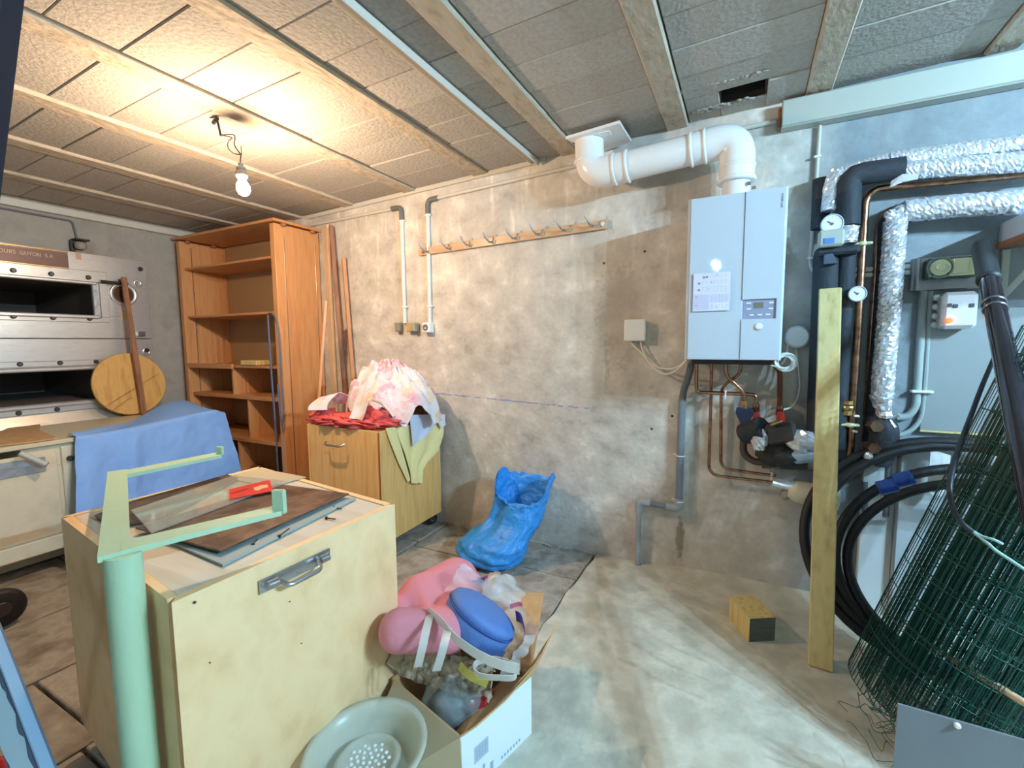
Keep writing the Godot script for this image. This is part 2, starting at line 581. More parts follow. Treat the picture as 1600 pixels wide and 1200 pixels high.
func shell() -> void:
	var b := MB.new()
	# back wall: one plaster face with its own drawn-out texture, in metres along the wall
	b.sm = -1
	var x0 := -4.36
	var x1 := 3.0
	b.quad(Vector3(x0, 0, -2.6), Vector3(x1, 0, -2.6), Vector3(x1, 2.6, -2.6), Vector3(x0, 2.6, -2.6), [Vector2(0, 1), Vector2(1, 1), Vector2(1, 0), Vector2(0, 0)])
	b.quad(Vector3(x0, -0.1, -2.6), Vector3(x1, -0.1, -2.6), Vector3(x1, 0, -2.6), Vector3(x0, 0, -2.6), [Vector2(0, 0.998), Vector2(1, 0.998), Vector2(1, 0.999), Vector2(0, 0.999)])
	for f in [[Vector3(x0, 0, -2.8), Vector3(x0, 2.6, -2.8), Vector3(x1, 2.6, -2.8), Vector3(x1, 0, -2.8)], [Vector3(x0, 0, -2.8), Vector3(x0, 0, -2.6), Vector3(x0, 2.6, -2.6), Vector3(x0, 2.6, -2.8)], [Vector3(x1, 0, -2.6), Vector3(x1, 0, -2.8), Vector3(x1, 2.6, -2.8), Vector3(x1, 2.6, -2.6)]]:
		b.quad(f[0], f[1], f[2], f[3])
	var wm := plain(Color.WHITE, 0.9)
	wm.albedo_texture = wall_texture()
	wm.normal_enabled = true
	var pn := NoiseTexture2D.new()
	pn.width = 1840
	pn.height = 650
	pn.noise = noise(14, 0.025, 6)
	pn.as_normal_map = true
	pn.bump_strength = 8.0
	wm.normal_texture = pn
	wm.normal_scale = 0.2
	struct("wall_back", b, wm)
	b = MB.new()
	# solid but for the two openings that the oven chambers run through
	for q in [[-2.8, -1.66, -0.1, 2.6], [-0.34, 3.2, -0.1, 2.6], [-1.66, -0.34, -0.1, 0.87], [-1.66, -0.34, 1.12, 1.48], [-1.66, -0.34, 1.75, 2.6]]:
		b.box(Vector3(-4.46, (q[2] + q[3]) / 2, (q[0] + q[1]) / 2), Vector3(0.2, q[3] - q[2], q[1] - q[0]))
	struct("wall_left", b, bumps(grain(plain(Color.WHITE, 0.85), ntex("leftwall", 61, 0.008, [[0.0, rgb(152, 144, 135)], [0.5, rgb(168, 161, 151)], [1.0, rgb(160, 153, 144)]], 512, 5), Vector3.ONE * 0.8), 0.3))
	b = MB.new()
	b.box(Vector3(3.1, 1.3, 0.2), Vector3(0.2, 2.6, 6.0))
	struct("wall_right", b, M.concrete)
	b = MB.new()
	b.box(Vector3(-0.68, 1.3, 3.3), Vector3(7.76, 2.6, 0.2))
	struct("wall_front", b, M.concrete)
	floor_parts()
	ceiling_parts()
	# plank trim along the head of the back wall and the batten over the left wall
	b = MB.new()
	b.beam(Vector3(-3.155, 2.285, -2.59), Vector3(-1.095, 2.357, -2.59), 0.02, 0.03, 0.003, Vector3(0, 0, 1))
	struct("trim_1", b, M.conduit)
	b = MB.new()
	b.box(Vector3(-4.34, 2.225, -1.2), Vector3(0.04, 0.05, 2.7), 0.004)
	struct("trim_2", b, M.conduit)

func wall_texture() -> ImageTexture:
	var w := 1840
	var h := 650
	var get := func(sd: int, f: float, o: int, sx: int, sy: int) -> PackedByteArray:
		var im := noise(sd, f, o).get_image(w / sx, h / sy, false, false, true)
		im.resize(w, h, Image.INTERPOLATE_CUBIC)
		return im.get_data()
	var big: PackedByteArray = get.call(3, 0.006, 4, 1, 1)
	var mid: PackedByteArray = get.call(4, 0.022, 4, 1, 1)
	var fine: PackedByteArray = get.call(5, 0.11, 3, 1, 1)
	var drip: PackedByteArray = get.call(6, 0.05, 3, 1, 6)
	var trowel: PackedByteArray = get.call(7, 0.05, 4, 4, 1)
	var out := PackedByteArray()
	out.resize(w * h * 3)
	# 250 pixels to the metre; stains, some painted for the boiler's shade: (x, y from the top, half width, half height, strength)
	var stains_and_shade := [[928, 300, 40, 90, 0.5], [902, 352, 14, 110, 0.35], [950, 375, 26, 60, 0.3], [905, 205, 60, 40, 0.3], [1017, 606, 7, 40, 1.0], [1030, 520, 6, 60, 0.3], [846, 130, 70, 16, 0.3], [700, 380, 40, 30, 0.18], [640, 560, 30, 60, 0.2], [1040, 470, 70, 22, 0.3], [1190, 560, 60, 40, 0.3], [985, 130, 34, 46, 0.35]]
	for y in h:
		for x in w:
			var i := y * w + x
			var v := 0.34 * big[i] + 0.44 * mid[i] + 0.15 * fine[i] + 0.07 * trowel[i]
			v = (v - 128.0) * 0.3
			var r := 204.0 + v
			var gg := 195.0 + v
			var bb := 183.0 + v * 0.95
			# lime runs below the head of the wall
			if y > 60 and drip[i] > 176:
				var k := (drip[i] - 176.0) * 0.5 * clampf((330.0 - y) / 270.0, 0.0, 1.0)
				r += k; gg += k; bb += k
			if mid[i] > 190 and big[i] > 120:
				r += 7.0; gg += 7.0; bb += 8.0
			if mid[i] < 74 and trowel[i] < 120:
				r -= 7.0; gg -= 7.0; bb -= 7.0
			# right of the boiler the plaster is smoother, the cool light painted in as blue-grey
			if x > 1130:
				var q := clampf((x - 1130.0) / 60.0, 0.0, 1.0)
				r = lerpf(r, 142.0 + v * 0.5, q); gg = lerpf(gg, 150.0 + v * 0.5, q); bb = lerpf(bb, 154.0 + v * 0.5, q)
			out[i * 3] = int(clampf(r, 0, 255)); out[i * 3 + 1] = int(clampf(gg, 0, 255)); out[i * 3 + 2] = int(clampf(bb, 0, 255))
	for s in stains_and_shade:
		for y in range(maxi(0, s[1] - s[3]), mini(h, s[1] + s[3])):
			for x in range(maxi(0, s[0] - s[2]), mini(w, s[0] + s[2])):
				var i: int = y * w + x
				var d := 1.0 - Vector2(float(x - s[0]) / s[2], float(y - s[1]) / s[3]).length()
				d += (mid[i] + fine[i] - 256.0) / 420.0
				if d > 0.12:
					var k: float = clampf((d - 0.12) * 3.0, 0.0, 1.0) * s[4] * (1.0 if s[0] == 1017 else 0.6) * (0.55 + 0.45 * drip[i] / 255.0)
					out[i * 3] = int(lerpf(out[i * 3], 126.0, k)); out[i * 3 + 1] = int(lerpf(out[i * 3 + 1], 118.0, k)); out[i * 3 + 2] = int(lerpf(out[i * 3 + 2], 100.0, k))
	# a snapped blue chalk line and a few drilled holes
	for x in range(600, 885):
		var y := int(lerpf(418.0, 429.0, (x - 600.0) / 285.0))
		if drip[y * w + x] + fine[y * w + x] > 226:
			for dy in 2:
				var i: int = (y + dy) * w + x
				out[i * 3] = int(out[i * 3] * 0.72); out[i * 3 + 1] = int(out[i * 3 + 1] * 0.76); out[i * 3 + 2] = int(out[i * 3 + 2] * 1.02)
	for q in [[905, 218], [962, 207], [1003, 432], [976, 452]]:
		for dy in range(-2, 3):
			for dx in range(-2, 3):
				if dx * dx + dy * dy < 3:
					var i: int = (q[1] + dy) * w + q[0] + dx
					out[i * 3] = 70; out[i * 3 + 1] = 60; out[i * 3 + 2] = 54
	return ImageTexture.create_from_image(Image.create_from_data(w, h, false, Image.FORMAT_RGB8, out))

func floor_parts() -> void:
	var base := Node3D.new()
	base.name = "floor"
	add_child(base)
	base.set_meta("kind", "structure")
	var screed := bumps(grain(plain(Color.WHITE, 0.8), ntex("screed", 71, 0.009, [[0.0, rgb(176, 174, 158)], [0.36, rgb(190, 187, 169)], [0.5, rgb(198, 194, 176)], [0.66, rgb(208, 204, 186)], [1.0, rgb(188, 185, 168)]], 1024, 6), Vector3.ONE * 0.55), 0.25)
	var slabm := bumps(grain(plain(Color.WHITE, 0.85), ntex("oldslab", 72, 0.012, [[0.0, rgb(120, 110, 98)], [0.4, rgb(156, 148, 136)], [0.6, rgb(172, 166, 154)], [1.0, rgb(148, 140, 126)]], 512, 6), Vector3.ONE * 0.8), 0.4)
	var b := MB.new()
	b.box(Vector3(-0.68, -0.2, 0.3), Vector3(7.76, 0.3, 6.2))
	put("ground_slab", b, plain(rgb(92, 80, 66), 0.95), base)
	# smooth screed with a broken edge on the left and a hand-made fillet against the wall
	var edge := noise(81, 0.9, 3)
	var rows := []
	for i in 60:
		var z := lerpf(-2.6, 3.2, i / 59.0)
		var o := PackedVector3Array()
		var xl := -0.765 + 0.02 * edge.get_noise_1d(z * 4.0) + 0.006 * edge.get_noise_1d(z * 40.0)
		for j in 40:
			var x := lerpf(xl, 3.0, j / 39.0)
			var y := 0.004 * edge.get_noise_2d(x * 1.2, z * 1.2)
			if z < -2.45 and x > -0.55:
				y += 0.03 * pow((-2.45 - z) / 0.15, 2.0) * clampf((x + 0.55) / 0.3, 0.0, 1.0)
			o.append(Vector3(x, y, z))
		rows.append(o)
	b = MB.new()
	b.sheet(rows)
	for i in 59:
		var p: Vector3 = rows[i][0]
		var q: Vector3 = rows[i + 1][0]
		b.sm = -1
		b.quad(p + Vector3(0, -0.06, 0), p, q, q + Vector3(0, -0.06, 0))
	put("screed", b, screed, base)
	# the old floor: big worn slabs with dirty joints
	var rng := RandomNumberGenerator.new()
	rng.seed = 5
	var xs := [-0.775, -1.32, -1.86, -2.4, -2.95, -3.5, -4.05, -4.36]
	var zs := [-2.606, -2.27, -1.72, -1.17, -0.62, -0.07, 0.48, 1.03, 1.58, 2.13, 2.68, 3.2]
	for i in xs.size() - 1:
		for j in zs.size() - 1:
			b = MB.new()
			var off := 0.0 if i % 2 == 0 else 0.05
			var za: float = zs[j] + (off if j > 0 else 0.0)
			var zb: float = zs[j + 1] + (off if j + 1 < zs.size() - 1 else 0.0)
			var hy := rng.randf_range(-0.014, -0.009)
			b.box(Vector3((xs[i] + xs[i + 1]) / 2, hy - 0.02, (za + zb) / 2), Vector3(xs[i] - xs[i + 1] - 0.012, 0.04, zb - za - 0.012), 0.004)
			put("floor_slab", b, slabm, base)
	# crumbs of mortar and dirt swept against the edge
	b = MB.new()
	for k in 150:
		var z := rng.randf_range(-2.55, -1.2)
		var at := Vector3(-0.79 + rng.randf_range(-0.02, 0.012), -0.01, z)
		if k > 90:
			at = Vector3(rng.randf_range(-1.9, 0.25), 0.0, -2.59 + absf(rng.randfn(0.0, 0.02)))
		b.blob(at, Vector3.ONE * rng.randf_range(0.002, 0.006), null, 0.0, Basis(Vector3.UP, rng.randf() * 6.0), 6, 4, 0.8)
	put("mortar_crumbs", b, M.concrete, base).set_meta("kind", "stuff")

func ceiling_parts() -> void:
	var base := Node3D.new()
	base.name = "ceiling"
	add_child(base)
	base.set_meta("kind", "structure")
	var tilt := Basis(Vector3.BACK, atan(0.03))
	var b := MB.new()
	# the slab above the blocks, with the open shaft of the old flue
	for q in [[-4.58, -0.16, -2.7, 3.4], [0.055, 3.22, -2.7, 3.4], [-0.16, 0.055, -2.32, 3.4], [-0.16, 0.055, -2.7, -2.5]]:
		b.box(Vector3((q[0] + q[1]) / 2, cy((q[0] + q[1]) / 2) + 0.21, (q[2] + q[3]) / 2), Vector3(q[1] - q[0], 0.1, q[3] - q[2]), 0.0, tilt)
	put("slab", b, M.concrete, base)
	b = MB.new()
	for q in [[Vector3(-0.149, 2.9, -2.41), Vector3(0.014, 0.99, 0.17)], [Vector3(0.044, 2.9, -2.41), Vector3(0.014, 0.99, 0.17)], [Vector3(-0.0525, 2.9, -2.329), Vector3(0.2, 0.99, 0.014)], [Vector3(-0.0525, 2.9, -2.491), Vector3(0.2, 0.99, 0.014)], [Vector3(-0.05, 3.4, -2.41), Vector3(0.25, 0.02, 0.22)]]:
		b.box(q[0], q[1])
	put("flue_shaft", b, plain(rgb(46, 41, 38), 0.95), base, "old flue shaft coloured black for its shade")  # shaft added above the hole; its near-black colour paints the shade
	var beam_m := bumps(grain(plain(Color.WHITE, 0.85), ntex("beam", 91, 0.02, [[0.0, rgb(164, 150, 130)], [0.4, rgb(186, 172, 152)], [1.0, rgb(194, 181, 162)]], 512, 5), Vector3(2.0, 2.0, 0.8)), 0.35)
	var block_m := []
	for k in 3:
		var d := k * 5
		block_m.append(bumps(grain(plain(Color.WHITE, 0.95), ntex("block%d" % k, 95 + k, 0.05, [[0.0, rgb(158 + d, 153 + d, 145 + d)], [0.5, rgb(172 + d, 166 + d, 157 + d)], [1.0, rgb(182 + d, 176 + d, 167 + d)]], 256, 4), Vector3.ONE * 3.0), 0.4))
	var xs := [-3.86, -3.275, -2.69, -2.11, -1.54, -0.945, -0.355, 0.253, 0.86, 1.46, 2.06, 2.66]
	for x in xs:
		b = MB.new()
		b.box(Vector3(x, cy(x) + 0.06, 0.3), Vector3(0.104, 0.12, 5.8), 0.006, tilt)
		put("beam", b, beam_m, base)
	var rng := RandomNumberGenerator.new()
	rng.seed = 9
	var lo := -4.36 - 0.05
	for i in xs.size() + 1:
		var xa: float = (xs[i - 1] + (0.058 if i in [4, 6, 7] else 0.054)) if i > 0 else -4.36
		var xb: float = (xs[i] - (0.057 if i in [2, 4, 5, 8] else 0.054)) if i < xs.size() else 3.0
		var shift := rng.randf_range(-0.03, 0.03)
		var z := -2.6
		var first := true
		while z < 0.7:
			var ze := (-2.545 + 0.205 + shift) if first else z + 0.205
			first = false
			var c := Vector3((xa + xb) / 2, 0, (z + ze) / 2)
			c.y = cy(c.x) + 0.014 + rng.randf_range(-0.002, 0.003) + 0.07
			var mm: Material = block_m[rng.randi() % 3]
			b = MB.new()
			if i == 7 and z < -2.3 and ze < -2.1:
				pass
			b.box(c, Vector3(xb - xa, 0.14, ze - z - rng.randf_range(0.002, 0.0045)), 0.003, tilt)
			if i == 7 and ze < -2.2:
				# the block by the wall was knocked out for an old flue
				b = MB.new()
				b.box(Vector3((xa - 0.15) / 2, c.y, c.z), Vector3(-0.15 - xa, 0.14, ze - z), 0.004, tilt)
				b.box(Vector3((0.045 + xb) / 2, c.y, c.z), Vector3(xb - 0.045, 0.14, ze - z), 0.004, tilt)
				b.box(Vector3(-0.05, c.y, -2.545), Vector3(0.2, 0.14, 0.11), 0.004, tilt)
			put("ceiling_block", b, mm, base)
			z = ze
		b = MB.new()
		b.box(Vector3((xa + xb) / 2, cy((xa + xb) / 2) + 0.09, (z + 3.2) / 2), Vector3(xb - xa, 0.14, 3.2 - z), 0.0, tilt)
		put("ceiling_block", b, block_m[0], base)
	# a steel channel screwed along the blocks, its edge catching the cool light
	b = MB.new()
	var rx := -1.145
	b.box(Vector3(rx - 0.012, cy(rx) + 0.002, -0.9), Vector3(0.05, 0.004, 3.36), 0.001, tilt)
	b.box(Vector3(rx + 0.011, cy(rx) - 0.012, -0.9), Vector3(0.004, 0.03, 3.36), 0.001, tilt)
	b.box(Vector3(rx - 0.035, cy(rx) - 0.004, -0.9), Vector3(0.004, 0.014, 3.36), 0.001, tilt)
	tag(put("ceiling_rail", b, plain(rgb(214, 204, 190), 0.4)), "long pale metal rail fixed along the ceiling blocks", "rail")
	# lumps of mortar left round the flue and the old opening
	var nn := noise(33, 0.02, 3)
	b = MB.new()
	for k in 210:
		var f := rng.randf()
		var a := Vector3(-0.925, 2.372, -2.239).lerp(Vector3(-0.583, 2.372, -2.181), f) if k < 100 else (Vector3(-0.306, 2.385, -2.283).lerp(Vector3(0.043, 2.385, -2.283), f) if k < 165 else Vector3(-0.292, 2.378, -2.486).lerp(Vector3(0.025, 2.385, -2.49), f))
		a += Vector3(rng.randf_range(-0.01, 0.01), 0.013, rng.randfn(0.0, 0.007))
		b.blob(a, Vector3(rng.randf_range(0.007, 0.02), rng.randf_range(0.003, 0.006), rng.randf_range(0.004, 0.01)), nn, 0.5, Basis(Vector3.UP, rng.randf() * 0.6), 8, 6)
	put("mortar_lumps", b, M.concrete, base).set_meta("kind", "stuff")

# rounded outline of a box seen from above, corners at the front rounded
func plan(x0: float, x1: float, z0: float, z1: float, r: float) -> Array:
	var o := [Vector2(x0, -z0), Vector2(x1, -z0)]
	for k in 7:
		var a := PI / 2 * k / 6.0
		o.append(Vector2(x1 - r + r * cos(a), -z1 + r - r * sin(a)))
	for k in 7:
		var a := PI / 2 + PI / 2 * k / 6.0
		o.append(Vector2(x0 + r + r * cos(a), -z1 + r - r * sin(a)))
	return o

func upright(y: float) -> Transform3D:
	# outline x stays x, outline y becomes -z, thickness becomes height
	return Transform3D(Basis(Vector3(1, 0, 0), Vector3(0, 0, -1), Vector3(0, 1, 0)), Vector3(0, y, 0))

func lettering(called: String, text: String, h: float, at: Vector3, b: Basis, mat: Material, parent: Node, stretch := 1.0) -> void:
	var f := SystemFont.new()
	f.font_names = PackedStringArray(["Droid Sans"])
	var t := TextMesh.new()
	t.text = text
	t.font = f
	t.font_size = 32
	t.pixel_size = h / 24.0
	t.depth = 0.0012
	var mb := MB.new()
	mb.take(t, Transform3D(b * Basis.from_scale(Vector3(stretch, 1, 1)), at))
	put(called, mb, mat, parent)

func label_print() -> ImageTexture:
	var im := Image.create(128, 160, false, Image.FORMAT_RGB8)
	im.fill(rgb(222, 222, 240))
	im.fill_rect(Rect2i(2, 90, 54, 66), rgb(206, 206, 232))
	im.fill_rect(Rect2i(58, 90, 66, 34), rgb(210, 211, 235))
	im.fill_rect(Rect2i(72, 128, 50, 26), rgb(232, 233, 246))
	var rng := RandomNumberGenerator.new()
	rng.seed = 3
	for row in [14, 34, 42, 58, 66, 74]:
		for k in 7:
			var x := 30 + k * 13
			im.fill_rect(Rect2i(x, row + rng.randi_range(-1, 1), rng.randi_range(5, 11), 2), rgb(188, 188, 216))
	for row in [96, 102, 108, 114, 120, 134, 140, 146]:
		for k in 5:
			im.fill_rect(Rect2i(64 + k * 12, row, rng.randi_range(4, 9), 2), rgb(184, 185, 215))
	for c in [[36, 18], [46, 17], [20, 42], [20, 70]]:
		for y in range(-4, 5):
			for x in range(-4, 5):
				if x * x + y * y < 18:
					im.set_pixel(c[0] + x, c[1] + y, rgb(84, 80, 128) if absf(x) > 1 or absf(y) > 2 else rgb(170, 170, 205))
	for c in [[80, 8], [62, 38], [52, 66], [82, 144]]:
		im.fill_rect(Rect2i(c[0], c[1], 3, 3), rgb(96, 92, 130))
	im.fill_rect(Rect2i(8, 98, 8, 2), rgb(120, 110, 160))
	im.fill_rect(Rect2i(8, 134, 8, 2), rgb(120, 110, 160))
	return ImageTexture.create_from_image(im)

func boiler_corner() -> void:
	# ---- boiler
	var x0 := -0.256
	var x1 := 0.137
	var y0 := 1.194
	var y1 := 1.918
	var root := thing("gas_boiler", "white wall-hung gas boiler under the white flue pipe", "boiler", Vector3(-0.06, y0, -2.43))
	var b := MB.new()
	b.prism(plan(x0, x1, -2.6, -2.268, 0.014), upright((y0 + y1) / 2), y1 - y0)
	put("casing", b, M.white_enamel, root)
	var seam := -0.022
	b = MB.new()
	b.prism([Vector2(x0 + 0.01, 2.266), Vector2(seam - 0.0006, 2.266), Vector2(seam - 0.0006, 2.259), Vector2(seam - 0.002, 2.258), Vector2(x0 + 0.016, 2.258)].map(func(v): return Vector2(v.x, v.y + 0.006)), upright((y0 + y1) / 2), y1 - y0 - 0.004)
	put("front_panel", b, M.white_enamel, root)
	# right panel, with the recess of the controls left open
	var cx0 := -0.016
	var cx1 := 0.110
	var cy0 := 1.373
	var cy1 := 1.458
	b = MB.new()
	var px0 := seam + 0.0006
	var px1 := x1 - 0.01
	for q in [[px0, px1, y0 + 0.002, cy0], [px0, px1, cy1, y1 - 0.002], [cx1, px1, cy0, cy1]]:
		b.box(Vector3((q[0] + q[1]) / 2, (q[2] + q[3]) / 2, -2.267), Vector3(q[1] - q[0], q[3] - q[2], 0.014))
	put("front_panel", b, M.white_enamel, root)
	var panel := put("control_panel", box_of(Vector3((cx0 + cx1) / 2, (cy0 + cy1) / 2, -2.270), Vector3(cx1 - cx0, cy1 - cy0, 0.006)), plain(rgb(150, 158, 186), 0.35), root)
	var mid := Vector3(0.043, 1.432, -2.2665)
	put("display", box_of(mid, Vector3(0.036, 0.024, 0.002)), plain(rgb(120, 122, 108), 0.15), panel)
	for q in [[1168, 474], [1168, 484], [1204, 472], [1204, 482], [1171, 492], [1187, 492], [1201, 491]]:
		pass
	for v in [Vector3(0.005, 1.442, -2.266), Vector3(0.005, 1.417, -2.266), Vector3(0.091, 1.441, -2.266), Vector3(0.09, 1.416, -2.266), Vector3(0.017, 1.39, -2.266), Vector3(0.049, 1.39, -2.266), Vector3(0.08, 1.391, -2.266)]:
		put("button", box_of(v, Vector3(0.018, 0.007, 0.003), 0.001), M.white_plastic, panel)
	b = MB.new()
	b.disc(Vector3(0.047, 1.34, -2.258), Vector3(0, 0, 1), 0.0145, 0.010, 24, 0.003)
	put("dial", b, M.white_plastic, root)
	var lm := plain(Color.WHITE, 0.3)
	lm.albedo_texture = label_print()
	b = MB.new()
	b.sm = -1
	var la := Vector3(-0.223, 1.414, -2.258)
	var lb := Vector3(-0.07, 1.584, -2.257)
	b.quad(Vector3(la.x, la.y, -2.2572), Vector3(lb.x, la.y, -2.2572), Vector3(lb.x, lb.y, -2.2572), Vector3(la.x, lb.y, -2.2572))
	b.box(Vector3((la.x + lb.x) / 2, (la.y + lb.y) / 2, -2.2578), Vector3(lb.x - la.x, lb.y - la.y, 0.0008))
	put("energy_label", b, lm, root)
	lettering("lettering", "elm leblanc", 0.0085, Vector3(0.114, 1.861, -2.259), Basis(Vector3.BACK, PI / 2), plain(rgb(120, 134, 160), 0.4), root)
	b = MB.new()
	b.box(Vector3(-0.06, y0 - 0.012, -2.45), Vector3(0.34, 0.024, 0.26), 0.004)
	put("bottom_tray", b, M.dark_plastic, root)

	# ---- flue
	var fw := plain(rgb(240, 238, 236), 0.22)
	root = thing("flue_pipe", "thick white flue pipe with two elbows above the boiler", "pipe", Vector3(-0.061, 1.992, -2.43))
	var r := 0.076
	var fz := -2.43
	var pa := Vector3(-0.777, 2.36, fz)
	var pb := Vector3(-0.769, 2.165, -2.43)
	var pc := Vector3(-0.054, 2.19, -2.43)
	pc.y += 0.02
	pb.y -= 0.005
	var pd := Vector3(-0.066, 1.918, fz)
	pc.x = pd.x
	var dir := (pc - pb).normalized()
	b = MB.new()
	b.tube(bend([pa, pb, pb + dir * 0.2], 0.115, 10), r, 28)
	put("elbow", b, fw, root)
	b = MB.new()
	b.tube(pv([pb + dir * 0.16, pc - dir * 0.16]), r - 0.004, 28)
	put("straight_pipe", b, fw, root)
	b = MB.new()
	b.tube(bend([pc - dir * 0.2, pc, pc + Vector3(0, -0.19, 0)], 0.115, 10), r, 28)
	put("elbow", b, fw, root)
	for q in [pb + dir * 0.135, pb + dir * 0.2, pc - dir * 0.2, pc - dir * 0.14]:
		b = MB.new()
		b.disc(q, dir, r + 0.006, 0.014, 28, 0.004)
		put("collar", b, fw, root)
	for q in [[pa + Vector3(0, -0.13, 0), r + 0.003], [pc + Vector3(0, -0.13, 0), r + 0.004], [pc + Vector3(0, -0.19, 0), r + 0.008]]:
		b = MB.new()
		b.disc(q[0], Vector3.UP, q[1], 0.02, 28, 0.005)
		put("collar", b, fw, root)
	b = MB.new()
	b.tube(pv([pc + Vector3(0, -0.18, 0), pd]), r - 0.016, 28)
	put("boiler_adapter", b, fw, root)
	for a in [0.7, 2.0]:
		b = MB.new()
		b.box(pc + Vector3(sin(a) * (r + 0.004), -0.225, cos(a) * (r - 0.012)), Vector3(0.02, 0.016, 0.006), 0.002)
		put("screw_clip", b, M.steel, root)
	var c4 := [Vector3(-0.872, 2.345, -2.335), Vector3(-0.585, 2.352, -2.31), Vector3(-0.581, 2.352, -2.543), Vector3(-0.777, 2.345, -2.593)]
	b = MB.new()
	var down := Vector3(0, -0.014, 0)
	b.hexa([c4[0] + down, c4[1] + down, c4[2] + down, c4[3] + down, c4[0], c4[1], c4[2], c4[3]])
	put("ceiling_plate", b, fw, root)
	var pl := put("plate_boss", box_of((c4[1] * 0.5 + c4[2] * 0.28 + c4[0] * 0.22) + Vector3(-0.03, -0.016, 0.0), Vector3(0.06, 0.005, 0.05), 0.002), fw, root)

	# ---- white junction box with two looping cables
	root = thing("junction_box", "square white junction box left of the boiler with looping cables", "junction box", Vector3(-0.552, 1.289, -2.6))
	var jc := Vector3(-0.548, 1.341, -2.575)
	var jz := 0.11
	b = MB.new()
	b.box(Vector3(jc.x, jc.y, -2.58), Vector3(jz, jz * 1.02, 0.04), 0.012)
	put("base", b, M.white_plastic, root)
	b = MB.new()
	b.box(Vector3(jc.x, jc.y, -2.558), Vector3(jz + 0.006, jz * 1.02 + 0.006, 0.012), 0.005)
	put("cover", b, M.white_plastic, root)
	b = MB.new()
	b.tube(flow([Vector3(-0.576, 1.292, -2.58), Vector3(-0.564, 1.264, -2.575), Vector3(-0.51, 1.214, -2.57), Vector3(-0.455, 1.155, -2.56), Vector3(-0.384, 1.133, -2.54), Vector3(-0.315, 1.143, -2.5), Vector3(-0.263, 1.186, -2.45)], 6), 0.0045, 8)
	put("cable", b, M.cable_white, root)
	b = MB.new()
	b.tube(flow([Vector3(-0.52, 1.292, -2.58), Vector3(-0.507, 1.235, -2.572), Vector3(-0.455, 1.148, -2.56), Vector3(-0.387, 1.106, -2.54), Vector3(-0.324, 1.123, -2.5), Vector3(-0.266, 1.179, -2.45)], 6), 0.0045, 8)
	put("cable", b, M.cable_white, root)

	# ---- condensate drain
	root = thing("drain_pipe", "grey plastic drain pipe stepping down the wall below the boiler", "pipe", Vector3(-0.512, -0.008, -2.6))
	b = MB.new()
	b.tube(flow([Vector3(-0.247, 1.181, -2.5), Vector3(-0.249, 1.141, -2.5), Vector3(-0.269, 1.069, -2.53), Vector3(-0.287, 1.011, -2.56), Vector3(-0.292, 0.949, -2.565)], 6), 0.018, 14)
	put("flexible_hose", b, M.grey_hose, root)
	var d1 := Vector3(-0.293, 0.966, -2.565)
	var d2 := Vector3(-0.298, 0.365, -2.565)
	d2.x = d1.x - 0.004
	var d3 := Vector3(-0.511, 0.334, -2.565)
	d3.y = d2.y + 0.01
	var d4 := Vector3(-0.508, -0.007, -2.565)
	d4.x = d3.x
	b = MB.new()
	b.tube(pv([d1, d2 + Vector3(0, 0.05, 0)]), 0.02, 16)
	put("upper_pipe", b, M.grey_pvc, root)
	b = MB.new()
	b.tube(pv([d2 - (d2 - d3) * 0.25, d3 + (d2 - d3) * 0.25]), 0.016, 16)
	put("middle_pipe", b, M.grey_pvc, root)
	b = MB.new()
	b.tube(pv([d3, d4]), 0.0165, 16)
	put("lower_pipe", b, M.grey_pvc_light, root)
	b = MB.new()
	b.tube(bend([d2 + Vector3(0, 0.06, 0), d2, d2 - (d2 - d3) * 0.3], 0.03, 6), 0.023, 16)
	put("elbow", b, M.grey_pvc_light, root)
	b = MB.new()
	b.tube(bend([d3 + (d2 - d3) * 0.3, d3, d3 + Vector3(0, -0.06, 0)], 0.03, 6), 0.02, 16)
	put("elbow", b, M.grey_pvc_light, root)
	for y in [0.662, 0.409]:
		b = MB.new()
		b.disc(Vector3(d1.x - 0.001, y, -2.565), Vector3.UP, 0.024, 0.006, 20, 0.001)
		b.box(Vector3(d1.x - 0.032, y, -2.585), Vector3(0.02, 0.006, 0.02), 0.001)
		put("pipe_clip", b, M.white_plastic, root)

	# ---- copper runs below the boiler
	var z1 := -2.5
	var runs := [
		["copper pipe dropping from the boiler and running level to the red valve", [Vector3(-0.218, 1.186, -2.45), Vector3(-0.218, 1.017, -2.5), Vector3(0.027, 1.018, -2.5), Vector3(0.052, 1.013, -2.5), Vector3(0.054, 0.944, -2.5)], 0.0095, 0.025],
		["copper pipe down the wall nearest the grey drain pipe", [Vector3(-0.148, 1.187, -2.45), Vector3(-0.151, 1.019, -2.54), Vector3(-0.151, 0.58, -2.545), Vector3(0.158, 0.58, -2.545)], 0.0075, 0.06],
		["copper pipe down the wall beside the other, second from the drain", [Vector3(-0.018, 1.188, -2.45), Vector3(-0.018, 1.119, -2.47), Vector3(-0.104, 1.048, -2.53), Vector3(-0.094, 0.621, -2.545), Vector3(0.156, 0.613, -2.545)], 0.0075, 0.05],
		["short copper pipe slanting down to the navy valve handle", [Vector3(-0.085, 1.188, -2.45), Vector3(-0.083, 1.111, -2.47), Vector3(0.001, 1.027, -2.49), Vector3(0.006, 0.966, -2.5)], 0.0085, 0.03],
		["thick copper pipe from the boiler's right corner to a red valve", [Vector3(0.108, 1.187, -2.45), Vector3(0.148, 1.132, -2.48), Vector3(0.154, 0.95, -2.5)], 0.011, 0.02]]
	for q in runs:
		b = MB.new()
		b.tube(bend(q[1], q[3], 8), q[2], 12)
		one("copper_pipe", q[0], "pipe", b, M.copper if q[2] < 0.01 else M.dark_copper)
